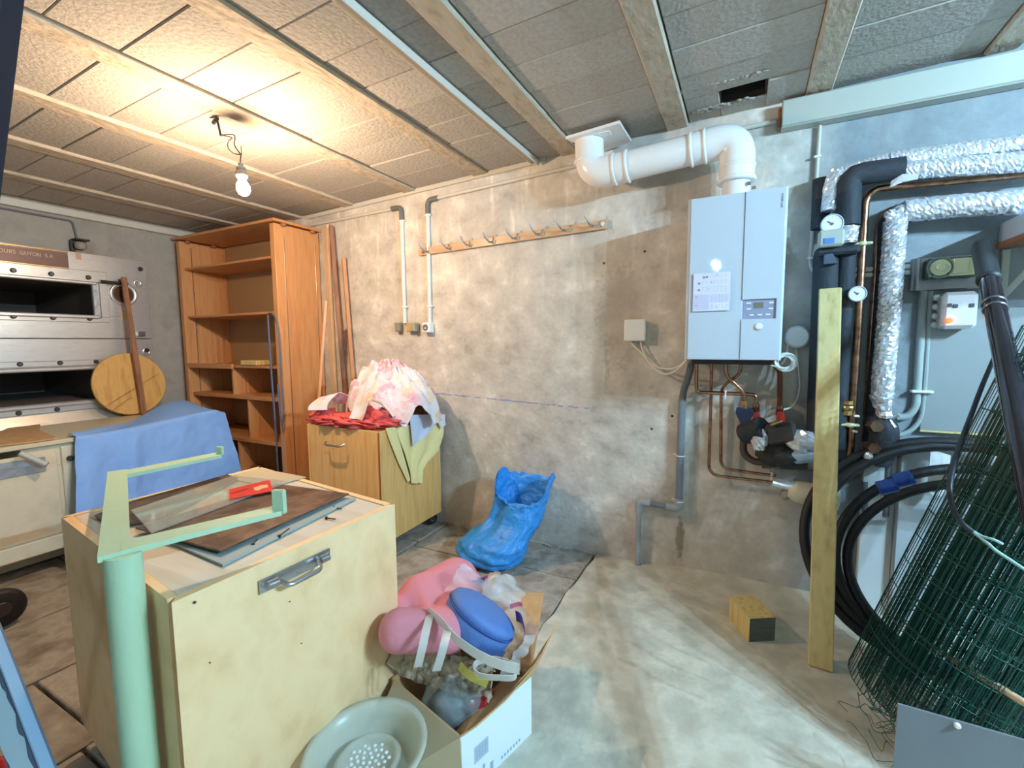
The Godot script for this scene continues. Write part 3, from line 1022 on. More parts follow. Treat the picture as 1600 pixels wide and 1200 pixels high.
	root = thing("pipe_clamp", "small white twin clamp on the level copper pipe below the boiler", "pipe clamp", Vector3(-0.085, 0.995, -2.55))
	b = MB.new()
	b.box(Vector3(-0.082, 1.011, -2.52), Vector3(0.008, 0.045, 0.06), 0.002)
	put("clamp", b, M.white_plastic, root)
	for q in [[Vector3(0.139, 0.623, -2.545), "white pipe bracket holding both low copper pipes at the wall", 0.05]]:
		root = thing("pipe_bracket", q[1], "pipe clamp", q[0] + Vector3(0, -0.04, -0.05))
		b = MB.new()
		b.box(q[0] + Vector3(0, 0, -0.02), Vector3(0.012, 0.075, 0.03), 0.003)
		put("backplate", b, M.conduit, root)
		for dy in [0.0, -0.024]:
			b = MB.new()
			b.disc(q[0] + Vector3(-0.002, -0.001 + dy, 0), Vector3.RIGHT, 0.0125, 0.012, 14, 0.002)
			put("ring", b, M.conduit, root)

	# ---- valves and pump under the boiler
	root = thing("shutoff_valve", "shut-off valve with a navy handle below the boiler", "valve", Vector3(0.007, 0.861, -2.5))
	b = MB.new()
	b.disc(Vector3(0.005, 0.973, -2.5), Vector3.UP, 0.016, 0.02, 8)
	b.disc(Vector3(0.005, 0.95, -2.5), Vector3.UP, 0.013, 0.02, 12)
	put("nut", b, M.brass, root)
	b = MB.new()
	b.prism([Vector2(-0.036, 0.03), Vector2(0.036, 0.03), Vector2(0.04, 0.005), Vector2(0.014, -0.05), Vector2(-0.014, -0.05), Vector2(-0.04, 0.005)], Transform3D(Basis.IDENTITY, Vector3(0.006, 0.923, -2.47)), 0.03)
	put("handle", b, M.navy_plastic, root)
	b = MB.new()
	b.disc(Vector3(0.007, 0.896, -2.5), Vector3.UP, 0.02, 0.08, 16, 0.004)
	put("body", b, M.dark_steel, root)
	for q in [[Vector3(0.055, 0.922, -2.5), "red-handled valve on the level copper pipe, left of two", 0.0], [Vector3(0.155, 0.919, -2.5), "red-handled valve on the thick copper pipe, right of two", 0.012]]:
		root = thing("red_valve", q[1], "valve", q[0] + Vector3(0, -0.06, 0), "red shut-off valves")
		b = MB.new()
		b.disc(q[0] + Vector3(0, 0.035, 0), Vector3.UP, 0.015, 0.03, 12, 0.003)
		b.disc(q[0] + Vector3(0, 0.012, 0), Vector3.UP, 0.018, 0.022, 6)
		b.disc(q[0] + Vector3(0, -0.05, -0.004), Vector3.UP, 0.014, 0.06, 12, 0.003)
		put("body", b, M.dark_copper, root)
		b = MB.new()
		var e: float = q[2]
		b.prism([Vector2(-0.013, 0.03 + e), Vector2(0.012, 0.034 + e), Vector2(0.02, 0.008), Vector2(0.015, -0.048 - e), Vector2(-0.008, -0.05 - e), Vector2(-0.017, -0.01)], Transform3D(Basis.IDENTITY, q[0] + Vector3(0.002, -0.02, 0.022)), 0.022)
		put("handle", b, M.red_plastic, root)
	root = thing("filter_pot", "black foam-wrapped filter pot hanging under the navy valve", "filter", Vector3(0.052, 0.785, -2.5))
	b = MB.new()
	b.tube(pv([Vector3(0.009, 0.82, -2.5), Vector3(0.086, 0.868, -2.44)]), 0.052, 18)
	put("foam_body", b, M.black_foam, root)
	b = MB.new()
	b.disc(Vector3(0.006, 0.822, -2.5), Vector3(0.009, 0.82, -2.5) - Vector3(0.086, 0.868, -2.44), 0.045, 0.02, 18, 0.006)
	put("end_ring", b, M.brass, root)
	root = thing("circulation_pump", "dark circulation pump with a brass ring, right of the filter pot", "pump", Vector3(0.168, 0.691, -2.48))
	b = MB.new()
	b.box(Vector3(0.159, 0.844, -2.47), Vector3(0.13, 0.1, 0.1), 0.016, Basis(Vector3.BACK, 0.25))
	put("motor", b, plain(rgb(66, 62, 60), 0.5), root)
	b = MB.new()
	b.beam(Vector3(0.113, 0.887, -2.415), Vector3(0.161, 0.911, -2.415), 0.016, 0.02, 0.005)
	put("brass_ring", b, M.brass, root)
	b = MB.new()
	b.blob(Vector3(0.146, 0.744, -2.5), Vector3(0.085, 0.07, 0.06), noise(4, 0.02), 0.2)
	put("foam_body", b, plain(rgb(56, 52, 48), 0.8), root)
	b = MB.new()
	b.blob(Vector3(0.196, 0.725, -2.48), Vector3(0.07, 0.055, 0.06), noise(5, 0.02), 0.2)
	put("volute", b, plain(rgb(40, 44, 46), 0.6), root)
	root = thing("foil_tape", "crumpled silver foil tape below the filter pot", "foil", Vector3(0.072, 0.797, -2.42))
	put("foil", foil_lump(Vector3(0.074, 0.81, -2.43), Vector3(0.035, 0.05, 0.025), 21), M.foil, root)
	root = thing("foil_wrap", "crumpled foil-wrapped pipe joint between pump and plank", "foil", Vector3(0.261, 0.767, -2.46))
	put("foil", foil_lump(Vector3(0.248, 0.813, -2.45), Vector3(0.07, 0.055, 0.05), 22), M.foil, root)
	root = thing("blue_strainer", "pale blue strainer body beside the pump behind the plank", "filter", Vector3(0.256, 0.715, -2.46))
	b = MB.new()
	b.tube(flow([Vector3(0.212, 0.729, -2.46), Vector3(0.261, 0.749, -2.45), Vector3(0.328, 0.75, -2.45)], 6), 0.035, 16)
	put("body", b, plain(rgb(150, 176, 190), 0.45), root)
	b = MB.new()
	b.tube(bend([Vector3(0.006, 0.816, -2.52), Vector3(0.006, 0.718, -2.52), Vector3(0.05, 0.68, -2.52), Vector3(0.281, 0.685, -2.52)], 0.06, 8), 0.017, 14)
	one("dark_pipe", "dark bent steel pipe running below the pump", "pipe", b, plain(rgb(88, 78, 74), 0.45, 0.4))
	b = MB.new()
	b.tube(bend([Vector3(0.091, 0.672, -2.56), Vector3(0.382, 0.687, -2.56), Vector3(0.491, 0.694, -2.56)], 0.02, 3), 0.03, 14)
	one("manifold_pipe", "brown horizontal manifold pipe behind the pump and plank", "pipe", b, plain(rgb(112, 100, 88), 0.6))
	root = thing("pipe_insulation", "cream insulation shell with a foil collar on the low pipes", "pipe insulation", Vector3(0.255, 0.519, -2.5))
	b = MB.new()
	b.lathe([Vector2(0, 0), Vector2(0.03, 0.0), Vector2(0.05, 0.03), Vector2(0.056, 0.07), Vector2(0.056, 0.2), Vector2(0, 0.2)], 20, Transform3D(Basis(Vector3.BACK, -PI / 2 - 0.06), Vector3(0.206, 0.556, -2.52)))
	put("shell", b, plain(rgb(214, 208, 186), 0.5), root)
	b = MB.new()
	b.tube(pv([Vector3(0.143, 0.586, -2.53), Vector3(0.228, 0.578, -2.52)]), 0.026, 14, true, false, 0.05, 4)
	put("collar", b, M.foil, root)
	b = MB.new()
	b.blob(Vector3(0.2, 0.53, -2.54), Vector3(0.02, 0.03, 0.02), noise(9, 0.03), 0.4)
	put("foam_end", b, M.concrete, root)

	# ---- round white sensor with its cables
	root = thing("round_sensor", "round white wall sensor right of the boiler with a hanging cable", "sensor", Vector3(0.22, 1.238, -2.59))
	b = MB.new()
	b.disc(Vector3(0.217, 1.295, -2.575), Vector3(0, 0, 1), 0.054, 0.045, 28, 0.01)
	put("housing", b, M.white_plastic, root)
	b = MB.new()
	b.tube(flow([Vector3(0.215, 1.254, -2.57), Vector3(0.219, 1.208, -2.57), Vector3(0.233, 1.116, -2.565), Vector3(0.236, 1.04, -2.56), Vector3(0.215, 0.969, -2.55), Vector3(0.174, 0.947, -2.53), Vector3(0.129, 0.939, -2.52), Vector3(0.097, 0.909, -2.5), Vector3(0.094, 0.881, -2.48)], 6), 0.0045, 8)
	put("cable", b, M.cable_white, root)
	b = MB.new()
	b.tube(flow([Vector3(0.187, 1.285, -2.57), Vector3(0.177, 1.239, -2.55), Vector3(0.173, 1.201, -2.5), Vector3(0.151, 1.166, -2.46)], 6), 0.004, 8)
	put("cable", b, M.cable_white, root)
	root = thing("cable_coil", "small coil of white cable under the boiler's right corner", "cable coil", Vector3(0.164, 1.143, -2.45))
	b = MB.new()
	var cc := Vector3(0.161, 1.18, -2.42)
	for k in 5:
		var rr := 0.026 + 0.004 * k
		var o := PackedVector3Array()
		for a in 28:
			o.append(cc + Vector3(cos(TAU * a / 28) * rr * 1.05 + 0.001 * k, sin(TAU * a / 28) * rr, 0.006 * sin(a * 0.7 + k)))
		b.tube(o, 0.0028, 6, false, true)
	put("loops", b, M.white_plastic, root)
	b = MB.new()
	b.tube(flow([Vector3(-0.075, 1.19, -2.4), Vector3(-0.065, 1.172, -2.38), Vector3(-0.038, 1.168, -2.36), Vector3(0.01, 1.18, -2.36), Vector3(0.067, 1.178, -2.37), Vector3(0.125, 1.16, -2.4)], 6), 0.003, 8)
	put("tail", b, M.cable_white, root)

	# ---- wall things left of the boiler
	root = thing("coat_rack", "flat wooden coat rack with eight metal hooks on the back wall", "coat rack", Vector3(-1.326, 1.878, -2.6))
	var ra := Vector3(-2.042, 1.908, -2.585)
	var rb := Vector3(-0.716, 1.937, -2.585)
	b = MB.new()
	b.beam(ra, rb, 0.05, 0.018, 0.003, Vector3(0, 1, 0))
	put("board", b, plain(rgb(206, 172, 138), 0.22), root)
	var hx := [666, 700, 731, 766, 801, 840, 881, 922]
	var spots := [Vector3(-1.964, 1.903, -2.57), Vector3(-1.784, 1.907, -2.57), Vector3(-1.628, 1.911, -2.57), Vector3(-1.46, 1.914, -2.57), Vector3(-1.297, 1.92, -2.57), Vector3(-1.137, 1.926, -2.57), Vector3(-0.97, 1.929, -2.57), Vector3(-0.8, 1.934, -2.57)]
	for v in spots:
		var hk := put("hook", disc_of(v, Vector3(0, 0, 1), 0.009, 0.008, 12), M.zinc, root)
		b = MB.new()
		b.tube(flow([v + Vector3(-0.003, 0, 0.004), v + Vector3(-0.008, 0.006, 0.03), v + Vector3(-0.016, 0.026, 0.05), v + Vector3(-0.024, 0.05, 0.058)], 5), 0.0045, 8)
		b.tube(flow([v + Vector3(0.003, 0, 0.004), v + Vector3(0.002, -0.008, 0.02), v + Vector3(0.003, -0.004, 0.036), v + Vector3(0.004, 0.012, 0.042)], 5), 0.004, 8)
		put("prong", b, M.zinc, hk)
	for v in [Vector3(-2, 1.905, -2.574), Vector3(-0.742, 1.938, -2.574)]:
		b = MB.new()
		b.disc(v, Vector3(0, 0, 1), 0.013, 0.008, 18, 0.003)
		put("screw_cap", b, M.white_plastic if v.x > -1.0 else M.wood_brown, root)
	# conduits with dark elbows and sockets
	for q in [
		["left wall conduit with a dark elbow, dropping to the tan switch boxes", [Vector3(-3.113, 2.22, -2.588), Vector3(-2.232, 2.233, -2.588), Vector3(-2.201, 2.141, -2.588), Vector3(-2.187, 1.423, -2.588)]],
		["right wall conduit with a dark elbow, dropping to the white socket", [Vector3(0.092, 2.315, -2.588), Vector3(-0.884, 2.286, -2.588), Vector3(-1.962, 2.246, -2.588), Vector3(-1.965, 1.417, -2.588)]]]:
		root = thing("wall_conduit", q[0], "conduit", q[1][3])
		var n: Array = q[1]
		var k := 1 if n[1].y < n[0].y + 0.3 and n[0].x < n[1].x else 2
		var c: Vector3 = n[k]
		if k == 1:
			c = Vector3(n[3].x - 0.004, n[1].y, -2.588)
		var e: Vector3 = n[3]
		b = MB.new()
		if k == 1:
			b.tube(pv([n[0], c + (n[0] - c).normalized() * 0.07]), 0.011, 12)
		else:
			b.tube(pv([n[0], n[1], c + (n[1] - c).normalized() * 0.07]), 0.011, 12)
		put("level_pipe", b, M.conduit, root)
		b = MB.new()
		b.tube(pv([c + (e - c).normalized() * 0.07, e]), 0.0145, 12)
		put("drop_pipe", b, plain(rgb(222, 222, 218), 0.45), root)
		b = MB.new()
		b.tube(bend([c + (n[0] - c).normalized() * 0.085, c, c + (e - c).normalized() * 0.09], 0.07, 8), 0.0175, 12)
		put("elbow", b, plain(rgb(104, 104, 100), 0.5), root)
		for f in [0.12, 0.86]:
			b = MB.new()
			var at: Vector3 = c.lerp(e, f)
			b.box(at + Vector3(0.006, 0, 0.004), Vector3(0.042, 0.012, 0.024), 0.003)
			put("clip", b, M.white_plastic, root)
	root = thing("switch_box", "pair of old tan switch boxes on the back wall", "switch box", Vector3(-2.17, 1.359, -2.6))
	for q in [[Vector3(-2.234, 1.396, -2.58), 0.042, rgb(150, 136, 116)], [Vector3(-2.118, 1.393, -2.56), 0.062, rgb(196, 164, 112)]]:
		b = MB.new()
		b.box(Vector3(q[0].x, q[0].y, -2.575), Vector3(q[1], 0.064, 0.05), 0.006)
		put("box", b, plain(q[2], 0.5), root)
	b = MB.new()
	b.box(Vector3(-2.077, 1.392, -2.565), Vector3(0.03, 0.064, 0.06), 0.006)
	put("side_box", b, plain(rgb(160, 158, 140), 0.5), root)
	root = thing("wall_socket", "square white wall socket below the right conduit", "socket", Vector3(-1.987, 1.351, -2.6))
	var sc := Vector3(-1.972, 1.386, -2.56)
	b = MB.new()
	b.box(Vector3(sc.x, sc.y, -2.572), Vector3(0.066, 0.07, 0.056), 0.006)
	put("box", b, M.white_plastic, root)
	b = MB.new()
	b.lathe([Vector2(0.022, 0), Vector2(0.022, 0.003), Vector2(0.019, 0.003), Vector2(0.017, -0.002), Vector2(0, -0.002)], 22, Transform3D(Basis(Vector3.RIGHT, PI / 2), Vector3(sc.x, sc.y, -2.5435)))
	put("outlet", b, plain(rgb(120, 112, 118), 0.5), root)
	b = MB.new()
	b.disc(Vector3(sc.x, sc.y - 0.004, -2.543), Vector3(0, 0, 1), 0.006, 0.006, 12)
	put("pin", b, M.white_plastic, root)

func box_of(c: Vector3, s: Vector3, ch := 0.0) -> MB:
	var b := MB.new()
	b.box(c, s, ch)
	return b

func disc_of(c: Vector3, axis: Vector3, r: float, h: float, n := 20, ch := 0.0) -> MB:
	var b := MB.new()
	b.disc(c, axis, r, h, n, ch)
	return b

# a crumpled foil shape: coarse facets
func foil_lump(c: Vector3, r: Vector3, sd: int) -> MB:
	var b := MB.new()
	var rng := RandomNumberGenerator.new()
	rng.seed = sd
	var rings := []
	for i in range(1, 9):
		var th := PI * i / 9.0
		var o := PackedVector3Array()
		for k in 14:
			var ph := TAU * k / 14.0
			o.append(c + Vector3(sin(th) * cos(ph), -cos(th), sin(th) * sin(ph)) * r * rng.randf_range(0.8, 1.15))
		rings.append(o)
	b.loft(rings, true, false, -1)
	return b

# foil-wrapped pipe: crumpled facets along a path
func foil_pipe(path: PackedVector3Array, r: float, sd: int) -> MB:
	var b := MB.new()
	b.tube(dense(path, r * 0.2), r, 26, true, false, 0.075, sd)
	return b

func pipe_corner() -> void:
	var b := MB.new()
	# cable trunking along the ceiling, with the thin pipe that comes down from it
	var root := thing("cable_trunking", "long cream cable trunking under the ceiling at upper right", "trunking", Vector3(0.115, 2.277, -2.6))
	var t0 := Vector3(0.111, 2.325, -2.56)
	b = MB.new()
	b.box(Vector3(t0.x + 0.65, t0.y - 0.005, -2.568), Vector3(1.3, 0.122, 0.064), 0.004)
	put("channel", b, M.trunking, root)
	b = MB.new()
	b.box(Vector3(t0.x + 0.652, t0.y - 0.005, -2.533), Vector3(1.3, 0.112, 0.008), 0.003)
	put("cover", b, M.trunking, root)
	b = MB.new()
	b.box(Vector3(t0.x - 0.008, t0.y - 0.012, -2.575), Vector3(0.014, 0.09, 0.045), 0.003)
	put("end_block", b, M.wood_brown, root)
	root = thing("thin_pipe", "thin white pipe running down the wall right of the boiler", "conduit", Vector3(0.282, 1.589, -2.59))
	b = MB.new()
	b.tube(bend([Vector3(0.266, 2.256, -2.585), Vector3(0.261, 1.877, -2.585), Vector3(0.255, 1.667, -2.585), Vector3(0.257, 1.626, -2.585), Vector3(0.287, 1.579, -2.585)], 0.05, 8), 0.0085, 12)
	put("pipe", b, M.conduit, root)
	for v in [Vector3(0.257, 1.663, -2.58), Vector3(0.262, 2.118, -2.58)]:
		put("clip", box_of(v, Vector3(0.028, 0.01, 0.02), 0.002), M.white_plastic, root)

	# foil and foam lagged heating pipes
	root = thing("lagged_pipe", "uppermost foil-wrapped heating pipe turning down right of the boiler", "lagged pipe", Vector3(0.314, 1.863, -2.5))
	b = foil_pipe(bend([Vector3(0.311, 1.847, -2.49), Vector3(0.315, 1.961, -2.49), Vector3(0.334, 2.012, -2.49)], 0.05, 5), 0.034, 31)
	put("foil_bend", b, M.foil, root)
	put("foil_length", foil_pipe(pv([Vector3(0.325, 1.997, -2.49), Vector3(0.501, 2.027, -2.49)]), 0.031, 32), M.foil, root)
	put("foil_length", foil_pipe(pv([Vector3(0.507, 2.029, -2.49), Vector3(0.73, 2.025, -2.49), Vector3(0.98, 2.014, -2.49)]), 0.031, 33), M.foil, root)
	root = thing("lagged_pipe", "second foil-wrapped heating pipe with a black foam elbow", "lagged pipe", Vector3(0.376, 1.779, -2.47))
	b = MB.new()
	b.tube(bend([Vector3(0.374, 1.771, -2.47), Vector3(0.37, 1.983, -2.47), Vector3(0.553, 1.981, -2.47)], 0.05, 3), 0.046, 18)
	put("foam_elbow", b, M.black_foam, root)
	put("foil_length", foil_pipe(pv([Vector3(0.551, 1.973, -2.47), Vector3(0.728, 1.958, -2.47), Vector3(0.977, 1.937, -2.47)]), 0.036, 34), M.foil, root)
	b = MB.new()
	var tp := [pv([Vector3(0.508, 1.928, -2.44), Vector3(0.541, 1.947, -2.43), Vector3(0.594, 1.939, -2.43)]), pv([Vector3(0.507, 1.903, -2.44), Vector3(0.547, 1.916, -2.43), Vector3(0.591, 1.919, -2.43)])]
	b.sheet(tp, 0.003, -1)
	put("loose_tape", b, M.foil, root)
	root = thing("foam_pipe", "short square-cut black foam pipe behind the round gauge", "lagged pipe", Vector3(0.287, 1.783, -2.54))
	b = MB.new()
	b.tube(pv([Vector3(0.28, 2.004, -2.54), Vector3(0.282, 1.783, -2.54)]), 0.036, 16)
	put("foam", b, M.black_foam, root)
	# two bare copper pipes
	b = MB.new()
	b.tube(bend([Vector3(1.008, 1.91, -2.54), Vector3(0.752, 1.919, -2.54), Vector3(0.469, 1.927, -2.52), Vector3(0.437, 1.881, -2.5), Vector3(0.437, 1.643, -2.5), Vector3(0.438, 1.366, -2.5), Vector3(0.436, 0.938, -2.5), Vector3(0.438, 0.703, -2.5)], 0.05, 6), 0.0155, 14)
	one("copper_pipe", "long copper heating pipe bending down beside the black foam pipes", "pipe", b, M.copper)
	b = MB.new()
	b.tube(bend([Vector3(0.625, 1.853, -2.58), Vector3(0.528, 1.845, -2.58), Vector3(0.504, 1.788, -2.58), Vector3(0.503, 1.594, -2.58), Vector3(0.501, 1.31, -2.58), Vector3(0.503, 0.811, -2.58)], 0.06, 6), 0.012, 12)
	one("copper_pipe", "thin copper pipe half hidden left of the lower foil pipe", "pipe", b, M.copper)
	root = thing("lagged_pipe", "lower foil-wrapped pipe hanging to a torn end", "lagged pipe", Vector3(0.546, 0.971, -2.52))
	put("foil_length", foil_pipe(pv([Vector3(1, 1.795, -2.5), Vector3(0.746, 1.813, -2.5), Vector3(0.569, 1.815, -2.5)]), 0.044, 35), M.foil, root)
	put("foil_bend", foil_pipe(bend([Vector3(0.596, 1.816, -2.5), Vector3(0.553, 1.809, -2.5), Vector3(0.545, 1.76, -2.5)], 0.05, 5), 0.038, 36), M.foil, root)
	put("foil_drop", foil_pipe(pv([Vector3(0.544, 1.776, -2.5), Vector3(0.544, 1.58, -2.5), Vector3(0.543, 1.363, -2.5), Vector3(0.538, 1.114, -2.5), Vector3(0.539, 1.024, -2.5)]), 0.04, 37), M.foil, root)
	b = MB.new()
	b.tube(bend([Vector3(0.579, 1.828, -2.56), Vector3(0.537, 1.793, -2.56), Vector3(0.542, 1.588, -2.56), Vector3(0.54, 1.366, -2.56), Vector3(0.534, 0.965, -2.56), Vector3(0.532, 0.82, -2.55)], 0.05, 4), 0.04, 14)
	put("foam_core", b, M.black_foam, root)
	var rng := RandomNumberGenerator.new()
	rng.seed = 12
	var torn := []
	for i in 9:
		var o := PackedVector3Array()
		var f := i / 8.0
		for k in 13:
			var a := TAU * k / 16.0 + 0.9
			var c := (Vector3(0.538, 1.036, -2.5)).lerp(Vector3(0.554, 0.942, -2.49), f)
			o.append(c + Vector3(cos(a), 0, sin(a)) * (0.041 - 0.012 * f) * rng.randf_range(0.85, 1.15) + Vector3(0, rng.randf_range(-0.006, 0.006), 0))
		torn.append(o)
	b = MB.new()
	b.sheet(torn, 0.002, -1)
	put("torn_foil", b, M.foil, root)
	b = MB.new()
	b.tube(pv([Vector3(0.551, 0.963, -2.48), Vector3(0.571, 0.924, -2.47), Vector3(0.582, 0.904, -2.46)]), 0.007, 6, true, false, 0.3, 8)
	b.tube(pv([Vector3(0.57, 0.943, -2.47), Vector3(0.59, 0.96, -2.46)]), 0.008, 6, true, false, 0.3, 9)
	put("foil_scrap", b, M.foil, root)
	root = thing("foil_wad", "knot of foil tape stuck at the bend of the lower foil pipe", "foil", Vector3(0.516, 1.769, -2.44))
	put("foil", foil_lump(Vector3(0.517, 1.792, -2.44), Vector3(0.025, 0.022, 0.02), 41), M.foil, root)
	put("foil", foil_lump(Vector3(0.512, 1.777, -2.44), Vector3(0.014, 0.012, 0.014), 42), M.foil, root)

	# black foam manifold behind the plank
	root = thing("foam_pipe", "left of two black foam pipes dropping behind the plank", "lagged pipe", Vector3(0.324, 0.96, -2.5))
	b = MB.new()
	b.tube(pv([Vector3(0.307, 1.66, -2.5), Vector3(0.311, 1.312, -2.5), Vector3(0.315, 0.779, -2.5)]), 0.05, 18)
	put("foam", b, M.black_foam, root)
	b = MB.new()
	b.prism([Vector2(-0.03, 0.02), Vector2(0.0, 0.024), Vector2(0.02, -0.02), Vector2(-0.03, -0.02)], Transform3D(Basis.IDENTITY, Vector3(0.321, 1.63, -2.44)), 0.03)
	put("strap_corner", b, plain(rgb(70, 82, 100), 0.6), root)
	root = thing("foam_pipe", "right of two black foam pipes dropping behind the plank", "lagged pipe", Vector3(0.409, 0.965, -2.5))
	b = MB.new()
	b.tube(pv([Vector3(0.381, 1.676, -2.5), Vector3(0.382, 1.47, -2.5)]), 0.036, 16)
	put("upper_foam", b, M.black_foam, root)
	b = MB.new()
	b.tube(pv([Vector3(0.382, 1.419, -2.5), Vector3(0.383, 1.196, -2.5), Vector3(0.388, 0.787, -2.5)]), 0.034, 16)
	put("lower_foam", b, M.black_foam, root)
	b = MB.new()
	b.disc(Vector3(0.383, 1.447, -2.5), Vector3.UP, 0.032, 0.07, 14, 0.006)
	put("joint", b, plain(rgb(34, 34, 38), 0.5), root)
	b = MB.new()
	b.box(Vector3(0.34, 1.666, -2.47), Vector3(0.16, 0.035, 0.08), 0.01)
	one("foam_header", "black foam header bridging the two foam pipes below the meter", "lagged pipe", b, M.black_foam)

	# heat meter, gauges
	root = thing("heat_meter", "white heat meter with a small blue display on the black pipes", "meter", Vector3(0.312, 1.682, -2.42))
	b = MB.new()
	b.box(Vector3(0.31, 1.715, -2.42), Vector3(0.092, 0.07, 0.05), 0.008)
	put("case", b, M.trunking, root)
	put("display", box_of(Vector3(0.302, 1.702, -2.393), Vector3(0.036, 0.022, 0.003)), plain(rgb(92, 136, 206), 0.25), root)
	root = thing("round_gauge", "large round white dial gauge on top of the heat meter", "gauge", Vector3(0.313, 1.744, -2.42))
	dial_gauge(root, Vector3(0.312, 1.776, -2.42), 0.042)
	root = thing("round_gauge", "small round white dial gauge beside the top of the plank", "gauge", Vector3(0.421, 1.446, -2.44))
	dial_gauge(root, Vector3(0.419, 1.476, -2.44), 0.033)
	b = MB.new()
	b.tube(pv([Vector3(0.421, 1.477, -2.45), Vector3(0.39, 1.452, -2.5)]), 0.012, 10)
	put("stem", b, M.dark_plastic, root)
	root = thing("foil_joint", "crinkled foil joint with a steel band right of the heat meter", "foil", Vector3(0.376, 1.691, -2.46))
	put("foil", foil_pipe(pv([Vector3(0.379, 1.766, -2.46), Vector3(0.373, 1.702, -2.46)]), 0.036, 43), M.foil, root)
	b = MB.new()
	b.disc(Vector3(0.371, 1.697, -2.46), Vector3.UP, 0.04, 0.012, 20, 0.003)
	put("band", b, M.steel, root)
	# clips and stub bars between the pipes
	for q in [[Vector3(0.433, 1.693, -2.49), "yellowish clip on the long copper pipe beside the heat meter"], [Vector3(0.427, 0.9, -2.48), "pale clip low on the long copper pipe beside the plank"]]:
		root = thing("pipe_clip", q[1], "pipe clamp", q[0])
		b = MB.new()
		b.box(q[0], Vector3(0.072, 0.012, 0.03), 0.004)
		b.disc(q[0], Vector3.UP, 0.02, 0.016, 14, 0.004)
		put("clip", b, plain(rgb(206, 204, 160), 0.5), root)
	for q in [[Vector3(0.415, 1.593, -2.585), Vector3(0.632, 1.595, -2.585), "upper of two short white conduits crossing behind the pipes"], [Vector3(0.417, 1.567, -2.585), Vector3(0.634, 1.571, -2.585), "lower of two short white conduits crossing behind the pipes"]]:
		b = MB.new()
		b.tube(pv([q[0], q[1]]), 0.011, 12)
		one("cross_conduit", q[2], "conduit", b, M.white_plastic)
	# fittings low on the right of the plank
	root = thing("brass_valve", "brass and white valve on the pipe just right of the plank", "valve", Vector3(0.418, 0.94, -2.48))
	b = MB.new()
	b.disc(Vector3(0.415, 1, -2.48), Vector3.UP, 0.02, 0.016, 6)
	b.disc(Vector3(0.416, 0.977, -2.48), Vector3.UP, 0.026, 0.022, 14, 0.004)
	b.disc(Vector3(0.415, 0.954, -2.48), Vector3.UP, 0.018, 0.02, 6)
	put("body", b, M.brass, root)
	b = MB.new()
	for v in [Vector3(0.447, 0.943, -2.47), Vector3(0.435, 0.902, -2.47), Vector3(0.445, 0.874, -2.47)]:
		b.box(v, Vector3(0.02, 0.01, 0.02), 0.003)
	put("screw", b, M.white_plastic, root)
	root = thing("black_pump", "black pump body low between the foil pipe and the hose", "pump", Vector3(0.535, 0.744, -2.5))
	b = MB.new()
	b.tube(flow([Vector3(0.534, 0.924, -2.54), Vector3(0.551, 0.883, -2.5), Vector3(0.55, 0.817, -2.5), Vector3(0.535, 0.739, -2.52)], 6), 0.055, 16)
	put("body", b, M.black_foam, root)
	b = MB.new()
	b.disc(Vector3(0.506, 0.907, -2.44), Vector3(0.2, 0.1, 1), 0.026, 0.05, 6)
	put("copper_nut", b, M.copper, root)
	b = MB.new()
	b.disc(Vector3(0.502, 0.811, -2.44), Vector3(0.2, 0.1, 1), 0.025, 0.05, 6)
	put("copper_nut", b, M.copper, root)
	put("foil_scrap", foil_lump(Vector3(0.489, 0.772, -2.42), Vector3(0.016, 0.025, 0.014), 44), M.foil, root)
	for q in [[Vector3(0.509, 0.63, -2.56), Vector3(0.517, 0.467, -2.56), "left of two grey rods hanging behind the hose"], [Vector3(0.589, 0.782, -2.56), Vector3(0.592, 0.48, -2.56), "right of two grey rods hanging behind the hose"]]:
		b = MB.new()
		b.tube(pv([q[0], q[1]]), 0.013, 12)
		one("hanging_rod", q[2], "rod", b, plain(rgb(112, 118, 122), 0.5, 0.3))

	# controls on the right
	root = thing("timer_bracket", "grey metal bracket plate carrying the cream timer", "bracket", Vector3(0.734, 1.482, -2.58))
	var p0 := Vector3(0.632, 1.487, -2.57)
	var p1 := Vector3(0.829, 1.624, -2.57)
	b = MB.new()
	b.box(Vector3((p0.x + p1.x) / 2 + 0.02, (p0.y + p1.y) / 2, -2.57), Vector3(p1.x - p0.x + 0.06, p1.y - p0.y, 0.02), 0.003)
	put("plate", b, M.zinc, root)
	b = MB.new()
	b.box(Vector3(p0.x + 0.006, (p0.y + p1.y) / 2, -2.55), Vector3(0.012, p1.y - p0.y, 0.05), 0.003)
	put("flange", b, M.zinc, root)
	root = thing("timer_switch", "cream timer switch with a round dial on the grey bracket", "timer", Vector3(0.74, 1.526, -2.52))
	var q0 := Vector3(0.664, 1.531, -2.5)
	var q1 := Vector3(0.808, 1.609, -2.5)
	b = MB.new()
	b.box(Vector3((q0.x + q1.x) / 2, (q0.y + q1.y) / 2, -2.53), Vector3(q1.x - q0.x + 0.01, q1.y - q0.y + 0.004, 0.06), 0.006)
	put("case", b, plain(rgb(64, 84, 78), 0.5), root)
	b = MB.new()
	b.box(Vector3((q0.x + q1.x) / 2, (q0.y + q1.y) / 2, -2.497), Vector3(q1.x - q0.x, q1.y - q0.y - 0.01, 0.012), 0.004)
	put("cover", b, plain(rgb(226, 232, 190), 0.4), root)
	var ring_at := Vector3(0.697, 1.571, -2.49)
	b = MB.new()
	b.lathe([Vector2(0.044, 0), Vector2(0.044, 0.004), Vector2(0.038, 0.006), Vector2(0.036, 0.001), Vector2(0, 0.001)], 28, Transform3D(Basis(Vector3.RIGHT, PI / 2), ring_at))
	put("dial_ring", b, plain(rgb(126, 140, 136), 0.45), root)
